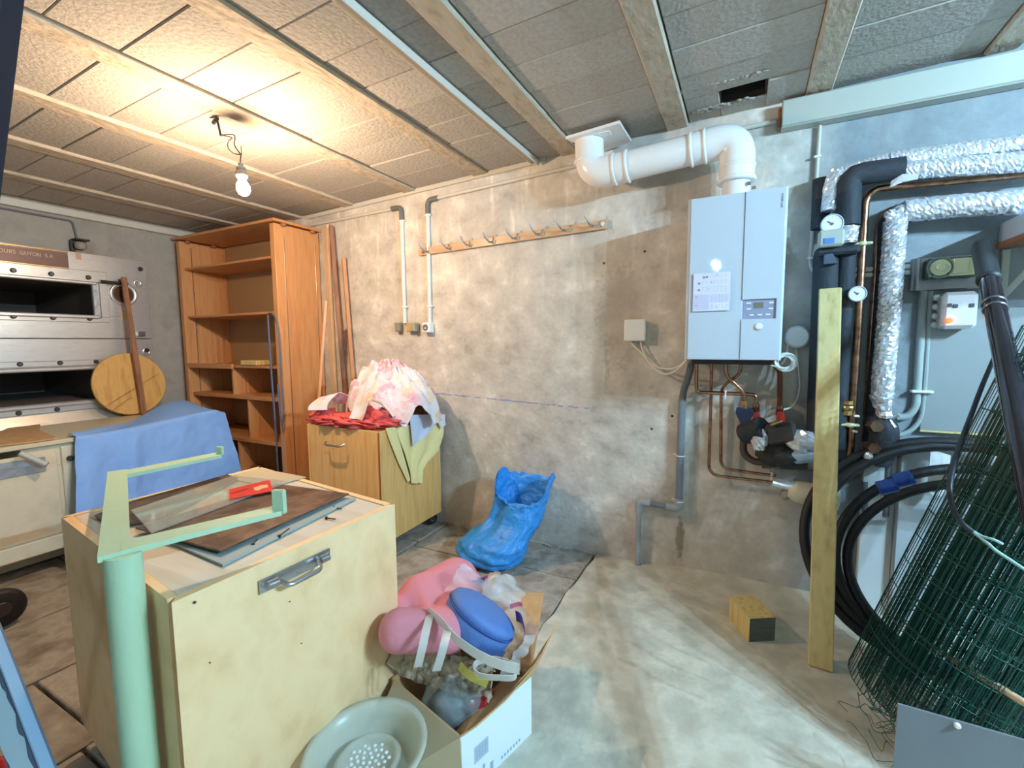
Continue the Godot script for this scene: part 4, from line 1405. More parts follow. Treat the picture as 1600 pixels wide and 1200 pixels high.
	b = MB.new()
	b.disc(ring_at, Vector3(0, 0, 1), 0.034, 0.014, 26, 0.003)
	b.disc(ring_at + Vector3(0, 0, 0.008), Vector3(0, 0, 1), 0.015, 0.012, 20, 0.003)
	put("dial", b, plain(rgb(214, 224, 190), 0.4), root)
	b = MB.new()
	b.box(Vector3(0.759, 1.574, -2.488), Vector3(0.045, 0.06, 0.006), 0.002)
	put("window", b, plain(rgb(210, 220, 186), 0.2), root)
	b = MB.new()
	for v in [Vector3(0.672, 1.545, -2.488), Vector3(0.722, 1.544, -2.488), Vector3(0.711, 1.596, -2.488)]:
		b.disc(v, Vector3(0, 0, 1), 0.005, 0.006, 10)
	put("screw", b, M.navy_plastic, root)
	root = thing("controller_box", "white controller box with a red light below the timer", "control box", Vector3(0.786, 1.313, -2.55))
	var k0 := Vector3(0.714, 1.321, -2.49)
	var k1 := Vector3(0.825, 1.471, -2.49)
	b = MB.new()
	b.box(Vector3((k0.x + k1.x) / 2, (k0.y + k1.y) / 2, -2.53), Vector3(k1.x - k0.x, k1.y - k0.y, 0.08), 0.014)
	put("case", b, plain(rgb(206, 204, 206), 0.4), root)
	b = MB.new()
	for f in [0.12, 0.36, 0.62, 0.88]:
		b.disc(Vector3(k0.x - 0.008, lerpf(k0.y, k1.y, f), -2.535), Vector3(-1, 0, 0), 0.013, 0.024, 12, 0.005)
	put("cable_gland", b, plain(rgb(190, 190, 190), 0.5), root)
	b = MB.new()
	for v in [Vector3(0.735, 1.417, -2.488), Vector3(0.753, 1.413, -2.488), Vector3(0.803, 1.414, -2.488)]:
		b.box(v, Vector3(0.014, 0.014, 0.006), 0.001)
	put("switch", b, plain(rgb(70, 66, 78), 0.4), root)
	var led := plain(rgb(255, 90, 40), 0.4)
	led.emission_enabled = true
	led.emission = Color(1.0, 0.22, 0.05)
	led.emission_energy_multiplier = 1.2
	b = MB.new()
	b.disc(Vector3(0.737, 1.355, -2.487), Vector3(0, 0, 1), 0.011, 0.008, 16, 0.003)
	put("red_light", b, led, root)
	var ll := OmniLight3D.new()
	ll.name = "indicator_light"
	root.add_child(ll)
	ll.position = Vector3(0.733, 1.354, -2.475) - root.position
	ll.light_color = Color(1.0, 0.25, 0.08)
	ll.light_energy = 0.0001
	ll.light_size = 0.01
	ll.omni_range = 3.0
	ll.omni_attenuation = 2.0
	ll.shadow_enabled = true
	for q in [
		["left of two grey conduits below the timer bracket, curving to the foil", [Vector3(0.675, 1.486, -2.585), Vector3(0.678, 1.084, -2.585), Vector3(0.678, 0.982, -2.585), Vector3(0.652, 0.937, -2.585), Vector3(0.612, 0.931, -2.585)], 0.0155],
		["right of two grey conduits below the timer bracket, sweeping under the first", [Vector3(0.698, 1.485, -2.585), Vector3(0.704, 1.085, -2.585), Vector3(0.7, 0.929, -2.585), Vector3(0.662, 0.866, -2.585), Vector3(0.589, 0.839, -2.585)], 0.0105]]:
		b = MB.new()
		b.tube(bend(q[1], 0.08, 6), q[2], 12)
		one("wall_conduit", q[0], "conduit", b, plain(rgb(164, 174, 172), 0.45))
	root = thing("conduit_clip", "white twin clip across both grey conduits", "pipe clamp", Vector3(0.689, 1.052, -2.57))
	put("clip", box_of(Vector3(0.69, 1.052, -2.572), Vector3(0.075, 0.012, 0.03), 0.003), M.white_plastic, root)

	# grey board hung on the wall and the shelf in the corner
	root = thing("wall_board", "flat grey board on the wall with a raw yellow lower edge", "board", Vector3(0.832, 0.868, -2.59))
	var w0 := Vector3(0.694, 0.879, -2.575)
	var w1 := Vector3(0.95, 1.251, -2.575)
	b = MB.new()
	b.box(Vector3((w0.x + 1.02) / 2, (w0.y + 1.4) / 2 + 0.004, -2.586), Vector3(1.02 - w0.x, 1.4 - w0.y, 0.02), 0.002)
	put("panel", b, plain(rgb(142, 148, 148), 0.6), root)
	b = MB.new()
	b.box(Vector3((w0.x + 1.02) / 2, w0.y, -2.584), Vector3(1.02 - w0.x, 0.008, 0.024), 0.001)
	put("edge", b, M.wood_pine, root)
	root = thing("corner_shelf", "white shelf box on a wooden edge at the right of the picture", "shelf", Vector3(0.99, 1.63, -2.42))
	b = MB.new()
	b.box(Vector3(1.15, 1.705, -2.36), Vector3(0.5, 0.08, 0.47), 0.004)
	put("shelf_box", b, M.white_enamel, root)
	b = MB.new()
	b.box(Vector3(1.15, 1.655, -2.36), Vector3(0.51, 0.022, 0.48), 0.003)
	put("board", b, M.wood_brown, root)
	b = MB.new()
	b.beam(Vector3(0.925, 1.636, -2.2), Vector3(0.925, 1.45, -2.58), 0.02, 0.012, 0.002)
	put("bracket", b, M.trunking, root)
	b = MB.new()
	b.beam(Vector3(0.925, 1.64, -2.59), Vector3(0.925, 1.42, -2.59), 0.024, 0.012, 0.002)
	put("bracket_foot", b, M.trunking, root)

func dial_gauge(root: Node3D, at: Vector3, r: float) -> void:
	var b := MB.new()
	b.lathe([Vector2(r * 0.7, -0.02), Vector2(r, -0.012), Vector2(r, 0.004), Vector2(r * 0.9, 0.006), Vector2(r * 0.88, 0.002), Vector2(0, 0.002)], 30, Transform3D(Basis(Vector3.RIGHT, PI / 2), at))
	put("rim", b, plain(rgb(196, 202, 214), 0.3), root)
	b = MB.new()
	b.disc(at + Vector3(0, 0, 0.002), Vector3(0, 0, 1), r * 0.86, 0.002, 30)
	put("face", b, M.white_plastic, root)
	b = MB.new()
	b.disc(at + Vector3(0, 0, 0.005), Vector3(0, 0, 1), r * 0.12, 0.004, 14)
	b.beam(at + Vector3(0, 0, 0.0045), at + Vector3(-r * 0.4, r * 0.3, 0.0045), r * 0.08, 0.002)
	put("needle", b, plain(rgb(80, 96, 150), 0.4), root)
	b = MB.new()
	for k in 11:
		var a := -0.7 + k * (PI + 1.4) / 10.0
		b.beam(at + Vector3(cos(a), sin(a), 0) * r * 0.66 + Vector3(0, 0, 0.0032), at + Vector3(cos(a), sin(a), 0) * r * 0.78 + Vector3(0, 0, 0.0032), r * 0.04, 0.0012)
	put("scale_marks", b, plain(rgb(150, 160, 190), 0.5), root)

func right_clutter() -> void:
	var b := MB.new()
	# ---- leaning plank and the off-cut on the floor
	var pa := Vector3(0.304, 0, -2.051)
	var pb := Vector3(0.319, 1.5, -2.43)
	b = MB.new()
	b.beam(pa + Vector3(0, 0, 0.012), pb, 0.082, 0.036, 0.004, Vector3(1, 0, 0.1))
	one("leaning_plank", "tall pale pine plank leaning upright in front of the pipes", "plank", b, grain(plain(Color.WHITE, 0.7), ntex("plank", 105, 0.012, [[0.0, rgb(150, 132, 92)], [0.16, rgb(196, 176, 120)], [0.35, rgb(212, 192, 132)], [0.6, rgb(218, 200, 142)], [1.0, rgb(204, 184, 122)]], 512, 5), Vector3(2.4, 1.1, 2.4)))
	var root := thing("wood_block", "short square wooden off-cut lying on the screed floor", "wood block", Vector3(0.081, 0, -2.187))
	var f0 := Vector3(0.055, 0, -2.087)
	var f1 := Vector3(0.187, 0, -2.167)
	var f2 := Vector3(-0.026, 0, -2.233)
	var up := Vector3(0, 0.129 * 0.0 + 0.105, 0)
	var dx := (f1 - f0).normalized() * 0.115
	var dz := (f2 - f0).normalized() * 0.17
	b = MB.new()
	b.hexa([f0, f0 + dx, f0 + dx + dz, f0 + dz, f0 + up, f0 + dx + up, f0 + dx + dz + up, f0 + dz + up])
	put("body", b, M.wood_pine, root)
	b = MB.new()
	var n := dx.cross(up).normalized() * 0.0015
	b.hexa([f0 - n + dx * 0.01, f0 + dx * 0.99 - n, f0 + dx * 0.99 + n, f0 + dx * 0.01 + n, f0 + up * 0.985 - n + dx * 0.01, f0 + dx * 0.99 + up * 0.985 - n, f0 + dx * 0.99 + up * 0.985 + n, f0 + up * 0.985 + dx * 0.01 + n])
	put("end_face", b, grain(plain(Color.WHITE, 0.8), ntex("endgrain", 111, 0.02, [[0.0, rgb(74, 76, 72)], [0.5, rgb(104, 106, 98)], [1.0, rgb(88, 92, 88)]], 256), Vector3(2.0, 10.0, 2.0)), root, "dark grey end grain")  # end face coloured dark grey, unlike the pine body

	# ---- white panels standing against the wall
	var w0 := 0.501
	var w1 := 0.622
	b = MB.new()
	b.box(Vector3((w0 + w1) / 2, 0.42, -2.57), Vector3(w1 - w0, 0.84, 0.03), 0.003)
	one("white_board", "white board standing against the wall right behind the hose", "panel", b, plain(rgb(206, 212, 214), 0.5))
	b = MB.new()
	b.box(Vector3(w1 + 0.298, 0.41, -2.545), Vector3(0.594, 0.82, 0.05), 0.004)
	one("white_board", "second white board, farther right and half behind the green mesh roll", "panel", b, plain(rgb(186, 192, 194), 0.5))
	root = thing("white_tag", "white plastic hanging tag behind the mesh below the wall board", "tag", Vector3(0.731, 0.642, -2.45))
	b = MB.new()
	b.prism([Vector2(-0.03, 0.12), Vector2(0.034, 0.1), Vector2(0.03, -0.05), Vector2(0.016, -0.075), Vector2(-0.012, -0.075), Vector2(-0.03, -0.05)], Transform3D(Basis.IDENTITY, Vector3(0.729, 0.704, -2.45)), 0.008)
	put("tag", b, M.white_plastic, root)
	b = MB.new()
	b.disc(Vector3(0.724, 0.656, -2.443), Vector3(0, 0, 1), 0.009, 0.006, 14)
	put("eyelet", b, M.grey_pvc, root)
	b = MB.new()
	b.sheet([pv([Vector3(0.76, 0.873, -2.5), Vector3(0.782, 0.861, -2.49), Vector3(0.799, 0.848, -2.48)]), pv([Vector3(0.764, 0.863, -2.5), Vector3(0.792, 0.837, -2.48), Vector3(0.819, 0.847, -2.47)])], 0.004, -1)
	one("white_strap", "scrap of white strap sticking out below the wall board", "strap", b, M.white_plastic)

	# ---- black hose coil leaning on the wall
	root = thing("hose_coil", "coil of thick black water hose leaning behind the plank and mesh", "hose", Vector3(0.62, 0.0, -2.3))
	var loops := [[Vector3(0.79, 0.43, -2.33), 0.53, 0.43, 0.0, 0.021], [Vector3(0.81, 0.435, -2.31), 0.51, 0.41, 0.1, 0.021], [Vector3(0.83, 0.395, -2.26), 0.47, 0.375, 0.25, 0.02], [Vector3(0.815, 0.385, -2.23), 0.41, 0.345, 0.4, 0.019]]
	for q in loops:
		var o := PackedVector3Array()
		for k in 64:
			var a := TAU * k / 64.0
			var y: float = sin(a) * q[2]
			o.append(q[0] + Vector3(cos(a) * q[1], y, -y * 0.28 + 0.03 * sin(a * 2.0 + q[3] * 9.0)))
		b = MB.new()
		b.tube(o, q[4], 12, false, true)
		put("loop", b, M.black_rubber, root)
	var cl := plain(rgb(36, 74, 160), 0.4)
	for v in [Vector3(0.492, 0.729, -2.13), Vector3(0.537, 0.762, -2.13)]:
		b = MB.new()
		b.tube(pv([v - Vector3(0.026, 0.012, 0), v + Vector3(0.026, 0.012, 0)]), 0.026, 14)
		put("blue_coupling", b, cl, root)

	# ---- roll of green garden mesh
	root = thing("mesh_roll", "large loose roll of green wire garden mesh leaning at right", "wire mesh", Vector3(0.55, 0, -1.85))
	var lo := Vector3(0.575, 0.09, -1.8)
	var hi := Vector3(0.94, 1.24, -1.83)
	var ax := (hi - lo).normalized()
	var ex := Vector3(1, 0, 0)
	ex = (ex - ax * ex.dot(ax)).normalized()
	var ez := ex.cross(ax)
	var gm := plain(rgb(20, 76, 64), 0.4)
	var len := lo.distance_to(hi)
	var turns := 6.5
	var spiral := func(s: float, h: float) -> Vector3:
		var a := s * TAU + 0.5
		var r := 0.108 + 0.02 * s + 0.006 * sin(s * 17.0)
		return lo + ax * (h + 0.012 * sin(s * 5.0)) + (ex * cos(a) + ez * sin(a)) * r
	var wires := MB.new()
	var nw := 560
	for k in nw:
		var s := turns * k / nw
		wires.tube(pv([spiral.call(s, 0.0), spiral.call(s, len)]), 0.0014, 3, false)
	put("long_wires", wires, gm, root).set_meta("kind", "stuff")
	var rows := int(len / 0.082)
	for j in rows + 1:
		var o := PackedVector3Array()
		for k in 180:
			o.append(spiral.call(turns * k / 179.0, len * j / rows))
		b = MB.new()
		b.tube(o, 0.0018, 4, false)
		put("cross_wire", b, gm, root)
	b = MB.new()
	var rng := RandomNumberGenerator.new()
	rng.seed = 8
	for k in 16:
		var c := lo + ax * 0.0 + Vector3(rng.randf_range(-0.2, 0.12), 0.0, rng.randf_range(-0.05, 0.2))
		var o := PackedVector3Array()
		for a in 14:
			o.append(c + (ex * cos(a * 0.4 + k) + ez * sin(a * 0.4 + k)) * rng.randf_range(0.04, 0.1) - ax * rng.randf_range(0.0, 0.05))
		b.tube(flow(Array(o), 3), 0.0012, 3, false)
	put("tangled_wires", b, gm, root).set_meta("kind", "stuff")

	# ---- thick black tube with its cap, the thin cable
	root = thing("black_tube", "thick glossy black tube with a cap leaning at the right edge", "tube", Vector3(0.327, 0, -0.134))
	var shine := plain(rgb(40, 36, 42), 0.13)
	var tt := Vector3(0.786, 1.643, -2.4)
	var tb := Vector3(0.327, 0.0, -0.134)
	var cap_d := (tt - tb).normalized()
	b = MB.new()
	b.tube(pv([tt.lerp(tb, 0.1), tb]), 0.027, 24)
	put("pipe", b, shine, root)
	b = MB.new()
	b.lathe([Vector2(0, 0), Vector2(0.033, 0), Vector2(0.0335, 0.008), Vector2(0.031, 0.014), Vector2(0.031, 0.24), Vector2(0.028, 0.262), Vector2(0.014, 0.272), Vector2(0.007, 0.282), Vector2(0, 0.282)], 24, Transform3D(Basis(Quaternion(Vector3.UP, cap_d)), tt - cap_d * 0.28))
	put("cap", b, plain(rgb(46, 52, 56), 0.5), root)
	for d in [0.43, 0.465]:
		b = MB.new()
		b.disc(tt - cap_d * d, cap_d, 0.031, 0.009, 24, 0.003)
		put("clamp_ring", b, plain(rgb(120, 116, 124), 0.25, 0.6), root)
	root = thing("black_cable", "thin black cable with stripped white ends hanging over the mesh", "cable", Vector3(0.496, 0.864, -1.55))
	b = MB.new()
	b.tube(flow([Vector3(0.789, 1.321, -2.15), Vector3(0.673, 1.15, -1.95), Vector3(0.6, 1.061, -1.8), Vector3(0.532, 0.993, -1.65), Vector3(0.493, 0.946, -1.56), Vector3(0.471, 0.901, -1.5), Vector3(0.481, 0.853, -1.5), Vector3(0.499, 0.819, -1.5), Vector3(0.519, 0.801, -1.5)], 6), 0.0065, 10)
	put("sheath", b, plain(rgb(30, 32, 44), 0.45), root)
	b = MB.new()
	b.tube(flow([Vector3(0.518, 0.803, -1.5), Vector3(0.532, 0.791, -1.49), Vector3(0.544, 0.781, -1.48), Vector3(0.557, 0.768, -1.48), Vector3(0.586, 0.748, -1.48), Vector3(0.613, 0.729, -1.48)], 5), 0.004, 8)
	b.tube(flow([Vector3(0.521, 0.802, -1.5), Vector3(0.535, 0.795, -1.49), Vector3(0.551, 0.794, -1.48), Vector3(0.568, 0.786, -1.48)], 5), 0.0035, 8)
	put("white_core", b, plain(rgb(150, 184, 180), 0.4), root)
	# ---- light stick, grey sheet, dark red sack
	b = MB.new()
	b.tube(pv([Vector3(0.545, 0.33, -1.776), Vector3(0.689, 0.36, -1.508)]), 0.0095, 10)
	one("wooden_stick", "thin pale wooden stick poking out of the mesh roll", "stick", b, M.wood_pale)
	root = thing("grey_sheet", "light grey sheet metal panel standing at the lower right corner", "sheet metal", Vector3(0.55, 0.0, -1.4))
	var g0 := Vector3(0.387, 0.33, -1.444)
	var g1 := Vector3(0.624, 0.33, -1.439)
	b = MB.new()
	b.hexa([Vector3(g0.x, 0, g0.z), Vector3(g1.x, 0, g1.z), Vector3(g1.x, 0, g1.z - 0.006), Vector3(g0.x, 0, g0.z - 0.006), g0, g1, g1 + Vector3(0, 0, -0.006), g0 + Vector3(0, 0, -0.006)])
	put("sheet", b, plain(rgb(122, 127, 134), 0.45), root)
	b = MB.new()
	b.disc(Vector3(0.502, 0.32, -1.44), Vector3(0, 0, 1), 0.007, 0.014, 14, 0.003)
	put("rivet", b, M.white_plastic, root)
	b = MB.new()
	b.blob(Vector3(1.32, 0.3, -1.75), Vector3(0.26, 0.4, 0.22), noise(71, 0.012, 3), 0.3, Basis.IDENTITY, 30, 20)
	one("dark_sack", "dark wine-red sack in the shade at the right edge", "sack", b, plain(rgb(64, 20, 26), 0.8))

func caster(root: Node3D, at: Vector3, yaw: float) -> void:
	var b := MB.new()
	var dirx := Vector3(cos(yaw), 0, sin(yaw))
	b.disc(at + Vector3(0, 0.04, 0), dirx, 0.04, 0.026, 20, 0.006)
	var w := put("caster_wheel", b, M.black_rubber, root)
	b = MB.new()
	b.disc(at + Vector3(0, 0.04, 0), dirx, 0.018, 0.032, 14, 0.002)
	put("hub", b, M.zinc, w)
	b = MB.new()
	var side := dirx * 0.02
	for s in [-1.0, 1.0]:
		b.beam(at + side * s + Vector3(0, 0.035, 0), at + side * s + Vector3(0, 0.092, 0), 0.004, 0.03, 0.001, dirx)
	b.box(at + Vector3(0, 0.094, 0), Vector3(0.06, 0.006, 0.06), 0.001)
	put("caster_fork", b, M.dark_steel, root)

# a plywood chest on casters: corners at the top, near-right first and then round
func chest(label: String, c: Array, y0: float, y1: float, side_m: Array, top_m: Material) -> Node3D:
	var mid: Vector3 = (c[0] + c[1] + c[2] + c[3]) / 4.0
	var root := thing("rolling_chest", label, "chest", Vector3(mid.x, 0, mid.z), "plywood chests on casters")
	var th := 0.021
	var inn := []
	for v in c:
		var d: Vector3 = (mid - v)
		inn.append(v + Vector3(signf(d.x), 0, signf(d.z)) * th)
	for k in 4:
		var a: Vector3 = c[k]; var bb: Vector3 = c[(k + 1) % 4]
		var ia: Vector3 = inn[k]; var ib: Vector3 = inn[(k + 1) % 4]
		if k % 2 == 1:
			# the short panels fit between the long ones
			var d: Vector3 = (bb - a).normalized() * (th + 0.001)
			a += d; bb -= d
		var b := MB.new()
		b.hexa([Vector3(a.x, y0, a.z), Vector3(bb.x, y0, bb.z), Vector3(ib.x, y0, ib.z), Vector3(ia.x, y0, ia.z), Vector3(a.x, y1, a.z), Vector3(bb.x, y1, bb.z), Vector3(ib.x, y1, ib.z), Vector3(ia.x, y1, ia.z)])
		put("side_panel", b, side_m[k], root)
	var b := MB.new()
	var t := []
	for y in [y1 - 0.022, y1 - 0.002]:
		for v in inn:
			var d: Vector3 = (mid - v)
			t.append(Vector3(v.x + signf(d.x) * 0.002, y, v.z + signf(d.z) * 0.002))
	b.hexa(t)
	put("lid", b, top_m, root)
	b = MB.new()
	t = []
	for y in [y0 + 0.002, y0 + 0.02]:
		for v in inn:
			t.append(Vector3(v.x, y, v.z))
	b.hexa(t)
	put("floor_board", b, side_m[0], root)
	for v in c:
		var q: Vector3 = v.lerp(mid, 0.16)
		caster(root, Vector3(q.x, 0, q.z), 0.3 if v.x > mid.x else 1.2)
	return root

# a bow handle on a strap plate; x runs along the plate, z stands off the face
func bow_handle(root: Node3D, at: Vector3, b3: Basis, w: float, plate: bool) -> void:
	var b := MB.new()
	if plate:
		b.box(at + b3 * Vector3(0, 0, 0.0015), Vector3(w, 0.034, 0.003), 0.001, b3)
		var h := put("handle_plate", b, M.steel, root)
		b = MB.new()
		for s in [-1.0, 1.0]:
			b = MB.new()
			b.tube(pv([at + b3 * Vector3(s * w * 0.30, 0, 0.011), at + b3 * Vector3(s * w * 0.43, 0, 0.011)]), 0.011, 14)
			put("barrel", b, M.steel, h)
		for q in [Vector3(0, -0.006, 0.004), Vector3(-w * 0.46, 0.004, 0.004), Vector3(w * 0.46, 0.004, 0.004)]:
			b = MB.new()
			b.disc(at + b3 * q, b3 * Vector3(0, 0, 1), 0.004, 0.004, 12, 0.001)
			put("rivet", b, M.zinc, h)
	b = MB.new()
	var x := w * (0.28 if plate else 0.5)
	b.tube(bend([at + b3 * Vector3(-x, 0, 0.01), at + b3 * Vector3(-x * 0.82, -0.012, 0.034), at + b3 * Vector3(x * 0.82, -0.012, 0.034), at + b3 * Vector3(x, 0, 0.01)], 0.014, 5), 0.0062, 12)
	put("handle", b, M.steel, root)

func floral() -> StandardMaterial3D:
	var n := 384
	var im := Image.create(n, n, false, Image.FORMAT_RGB8)
	im.fill(rgb(226, 219, 222))
	var rng := RandomNumberGenerator.new()
	rng.seed = 77
	var cols := [rgb(222, 138, 172), rgb(206, 104, 148), rgb(232, 176, 190), rgb(214, 196, 140), rgb(196, 204, 168), rgb(228, 160, 150)]
	for k in 46:
		var c := Vector2(rng.randf() * n, rng.randf() * n)
		var big := rng.randf_range(12, 30)
		var col: Color = cols[[0, 0, 1, 1, 2, 3, 4, 5][rng.randi() % 8]]
		for q in 16:
			var a := rng.randf() * TAU
			var d := rng.randf() * big
			var r := rng.randf_range(3.0, 9.0)
			var p := c + Vector2(cos(a), sin(a)) * d
			var cc := col.lerp(rgb(240, 225, 228), rng.randf() * 0.5)
			for y in range(int(-r), int(r) + 1):
				for x in range(int(-r), int(r) + 1):
					if x * x + y * y < r * r:
						im.set_pixel(posmod(int(p.x) + x, n), posmod(int(p.y) + y, n), cc)
	var m := plain(Color.WHITE, 0.8)
	grain(m, ImageTexture.create_from_image(im), Vector3.ONE * 1.35)
	return m

func cloth_grid(nu: int, nv: int, f: Callable) -> Array:
	var rows := []
	for i in nv:
		var o := PackedVector3Array()
		for j in nu:
			o.append(f.call(float(j) / (nu - 1), float(i) / (nv - 1)))
		rows.append(o)
	return rows

func left_side() -> void:
	var b := MB.new()
	# ---- open shelving unit in the corner
	var cx0 := -4.29
	var cx1 := -3.03
	var cz0 := -2.585
	var cz1 := -2.2
	var cyt := 2.165
	var root := thing("shelf_unit", "tall open orange wooden shelf unit in the corner", "shelf unit", Vector3(-3.66, 0, -2.39))
	for q in [[cx0, 0.045], [cx1 - 0.05, 0.05]]:
		b = MB.new()
		b.box(Vector3(q[0] + q[1] / 2, cyt / 2 - 0.01, (cz0 + cz1) / 2), Vector3(q[1], cyt - 0.02, cz1 - cz0), 0.003)
		put("side_panel", b, M.wood_orange, root)
	b = MB.new()
	b.box(Vector3((cx0 + cx1) / 2 - 0.005, cyt, (cz0 + cz1) / 2), Vector3(cx1 - cx0 + 0.05, 0.02, cz1 - cz0 + 0.03), 0.003)
	put("top_board", b, M.wood_orange_flat, root)
	b = MB.new()
	b.box(Vector3((cx0 + cx1) / 2, 1.35, cz0 + 0.004), Vector3(cx1 - cx0 - 0.09, 1.6, 0.006))
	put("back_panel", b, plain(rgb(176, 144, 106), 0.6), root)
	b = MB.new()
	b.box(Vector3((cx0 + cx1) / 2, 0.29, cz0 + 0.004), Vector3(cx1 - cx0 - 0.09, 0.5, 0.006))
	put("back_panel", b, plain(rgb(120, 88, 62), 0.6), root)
	var sm: Material = M.wood_orange_flat
	for y in [1.925, 1.523, 1.113, 0.875, 0.53, 0.1]:
		b = MB.new()
		var th := 0.018 if y > 1.0 else 0.03
		b.box(Vector3((cx0 + cx1) / 2 - 0.002, y - th / 2, (cz0 + cz1) / 2 - 0.012), Vector3(cx1 - cx0 - 0.1, th, cz1 - cz0 - 0.03), 0.002)
		put("shelf", b, sm, root)
	b = MB.new()
	b.box(Vector3(-3.94, 1.105, cz1 - 0.01), Vector3(0.62, 0.04, 0.018), 0.003)
	put("shelf_edge", b, sm, root)
	for q in [[-3.682, 0.875, 1.095], [-3.502, 0.53, 0.845], [-3.662, 0.1, 0.5]]:
		b = MB.new()
		b.box(Vector3(q[0], (q[1] + q[2]) / 2, -2.4), Vector3(0.02, q[2] - q[1], 0.33), 0.002)
		put("divider", b, M.wood_orange, root)
	for q in [[-4.245 + 0.018, -2.26], [-4.245 + 0.018, -2.47], [-3.02, -2.27], [-3.02, -2.52]]:
		b = MB.new()
		b.disc(Vector3(q[0], cyt - 0.022, q[1]), Vector3.UP, 0.02, 0.026, 16, 0.006)
		put("dowel_cap", b, M.wood_brown, root)
	b = MB.new()
	for q in [[cx1 + 0.001, cz1 - 0.075], [cx1 + 0.001, cz0 + 0.04]]:
		b.box(Vector3(q[0], 1.1, q[1]), Vector3(0.004, 1.9, 0.008), 0.001)
	put("metal_strip", b, plain(rgb(170, 140, 120), 0.3, 0.7), root)
	b = MB.new()
	b.box(Vector3(cx0 + 0.047, 1.2, cz1 - 0.09), Vector3(0.004, 1.8, 0.006), 0.001)
	put("shelf_rail", b, plain(rgb(150, 120, 100), 0.35, 0.6), root)
	b = MB.new()
	for y in [1.93, 1.72, 1.45, 1.4]:
		b.box(Vector3(cx0 + 0.052, y, cz1 - 0.09), Vector3(0.008, 0.016, 0.012), 0.002)
	put("shelf_pin", b, M.steel, root)
	b = MB.new()
	b.box(Vector3(-3.447, 1.135, -2.28), Vector3(0.2, 0.04, 0.12), 0.006)
	one("yellow_block", "pale yellow wooden block lying on the third shelf of the unit", "wood block", b, M.wood_pine)
	b = MB.new()
	b.blob(Vector3(-3.616, 0.187, -2.35), Vector3(0.09, 0.085, 0.08), noise(7, 0.01), 0.2, Basis.IDENTITY, 18, 12)
	one("brown_jar", "rounded brown jar on the lowest shelf of the unit", "jar", b, plain(rgb(128, 82, 60), 0.5))
	root = thing("hanging_cable", "blue-grey cable hanging in loops from a shelf of the unit", "cable", Vector3(-3.106, 0.362, -2.16))
	var cab := plain(rgb(92, 104, 134), 0.5)
	for q in [[0.0, 0.0, 690], [4.0, 0.012, 735], [9.0, 0.02, 655]]:
		b = MB.new()
		var o := [Vector3(-3.139, 1.495, -2.19), Vector3(-3.109, 1.176, -2.17), Vector3(-3.091, 0.798, -2.165)]
		for k in 3:
			o[k] += Vector3(q[1], 0, q[1] * 0.5)
		var low := onz_low(q[2])
		o.append(low)
		b.tube(flow(o, 8), 0.0055, 8)
		put("cable", b, cab, root)
	b = MB.new()
	b.tube(flow([Vector3(-3.138, 1.499, -2.19), Vector3(-3.052, 1.5, -2.165), Vector3(-2.994, 1.438, -2.16), Vector3(-2.98, 1.269, -2.16), Vector3(-2.982, 0.992, -2.16), Vector3(-2.976, 0.806, -2.16), Vector3(-2.999, 0.691, -2.16), Vector3(-3.018, 0.803, -2.16), Vector3(-3.024, 0.991, -2.16)], 8), 0.0055, 8)
	put("cable_loop", b, cab, root)
	# planks stood beside the unit
	var planks := [
		["wide pale board standing upright behind the shelf unit's right side", Vector3(-2.948, 2.2, -2.588), Vector3(-2.931, 0.75, -2.588), 0.075, 0.02, M.wood_pale, 0.3],
		["dark brown plank leaning on the wall, taller of the pair", Vector3(-2.861, 2.179, -2.56), Vector3(-2.771, 0.765, -2.553), 0.05, 0.03, M.wood_brown, 0.8],
		["orange brown plank leaning on the wall, shorter of the pair", Vector3(-2.756, 1.931, -2.575), Vector3(-2.698, 0.917, -2.57), 0.05, 0.028, wood("tan", rgb(168, 108, 66), rgb(206, 148, 100), 1), 0.8],
		["short narrow strip of wood leaning on the unit's right side", Vector3(-2.584, 1.574, -2.24), Vector3(-2.614, 0.828, -2.16), 0.026, 0.02, M.wood_orange, 0.5]]
	for q in planks:
		var a: Vector3 = q[1]
		var c: Vector3 = q[2]
		var foot := a + (c - a) * (a.y / (a.y - c.y))
		foot.y = 0.0
		b = MB.new()
		b.beam(foot, a, q[3], q[4], 0.003, Vector3(1, 0, q[6]))
		one("leaning_board", q[0], "board", b, q[5])

	# ---- chest by the wall with its laundry
	var f0 := -1.95
	var far := [Vector3(-1.876, 0.765, -1.965), Vector3(-1.89, 0.765, -2.57), Vector3(-2.52, 0.765, -2.57), Vector3(-2.51, 0.765, -1.985)]
	var pine := wood("pineside", rgb(222, 168, 98), rgb(240, 192, 122), 1, 0.5, 0.7)
	root = chest("pine chest on casters against the back wall under the laundry", far, 0.085, 0.765, [pine, pine, pine, pine], pine)
	bow_handle(root, Vector3(-2.215, 0.674, -1.955), Basis.IDENTITY, 0.16, false)
	b = MB.new()
	b.blob(Vector3(-2.2, 0.795, -2.08), Vector3(0.33, 0.04, 0.12), noise(15, 0.03, 4), 0.6, Basis.IDENTITY, 72, 20)
	b.blob(Vector3(-2.43, 0.8, -2.06), Vector3(0.1, 0.055, 0.08), noise(16, 0.026, 4), 0.5, Basis.IDENTITY, 44, 20)
	b.blob(Vector3(-2.07, 0.825, -2.12), Vector3(0.14, 0.075, 0.1), noise(17, 0.026, 4), 0.5, Basis.IDENTITY, 44, 20)
	one("coral_cloth", "crumpled coral red cloth along the chest's front edge", "cloth", b, bumps(plain(rgb(226, 96, 92), 0.85), 0.2))
	var fl := floral()
	root = thing("floral_sheet", "heaped floral pink and white bed sheet on the pine chest", "bed sheet", Vector3(-2.1, 0.765, -2.3))
	var nz := noise(19, 1.0, 3)
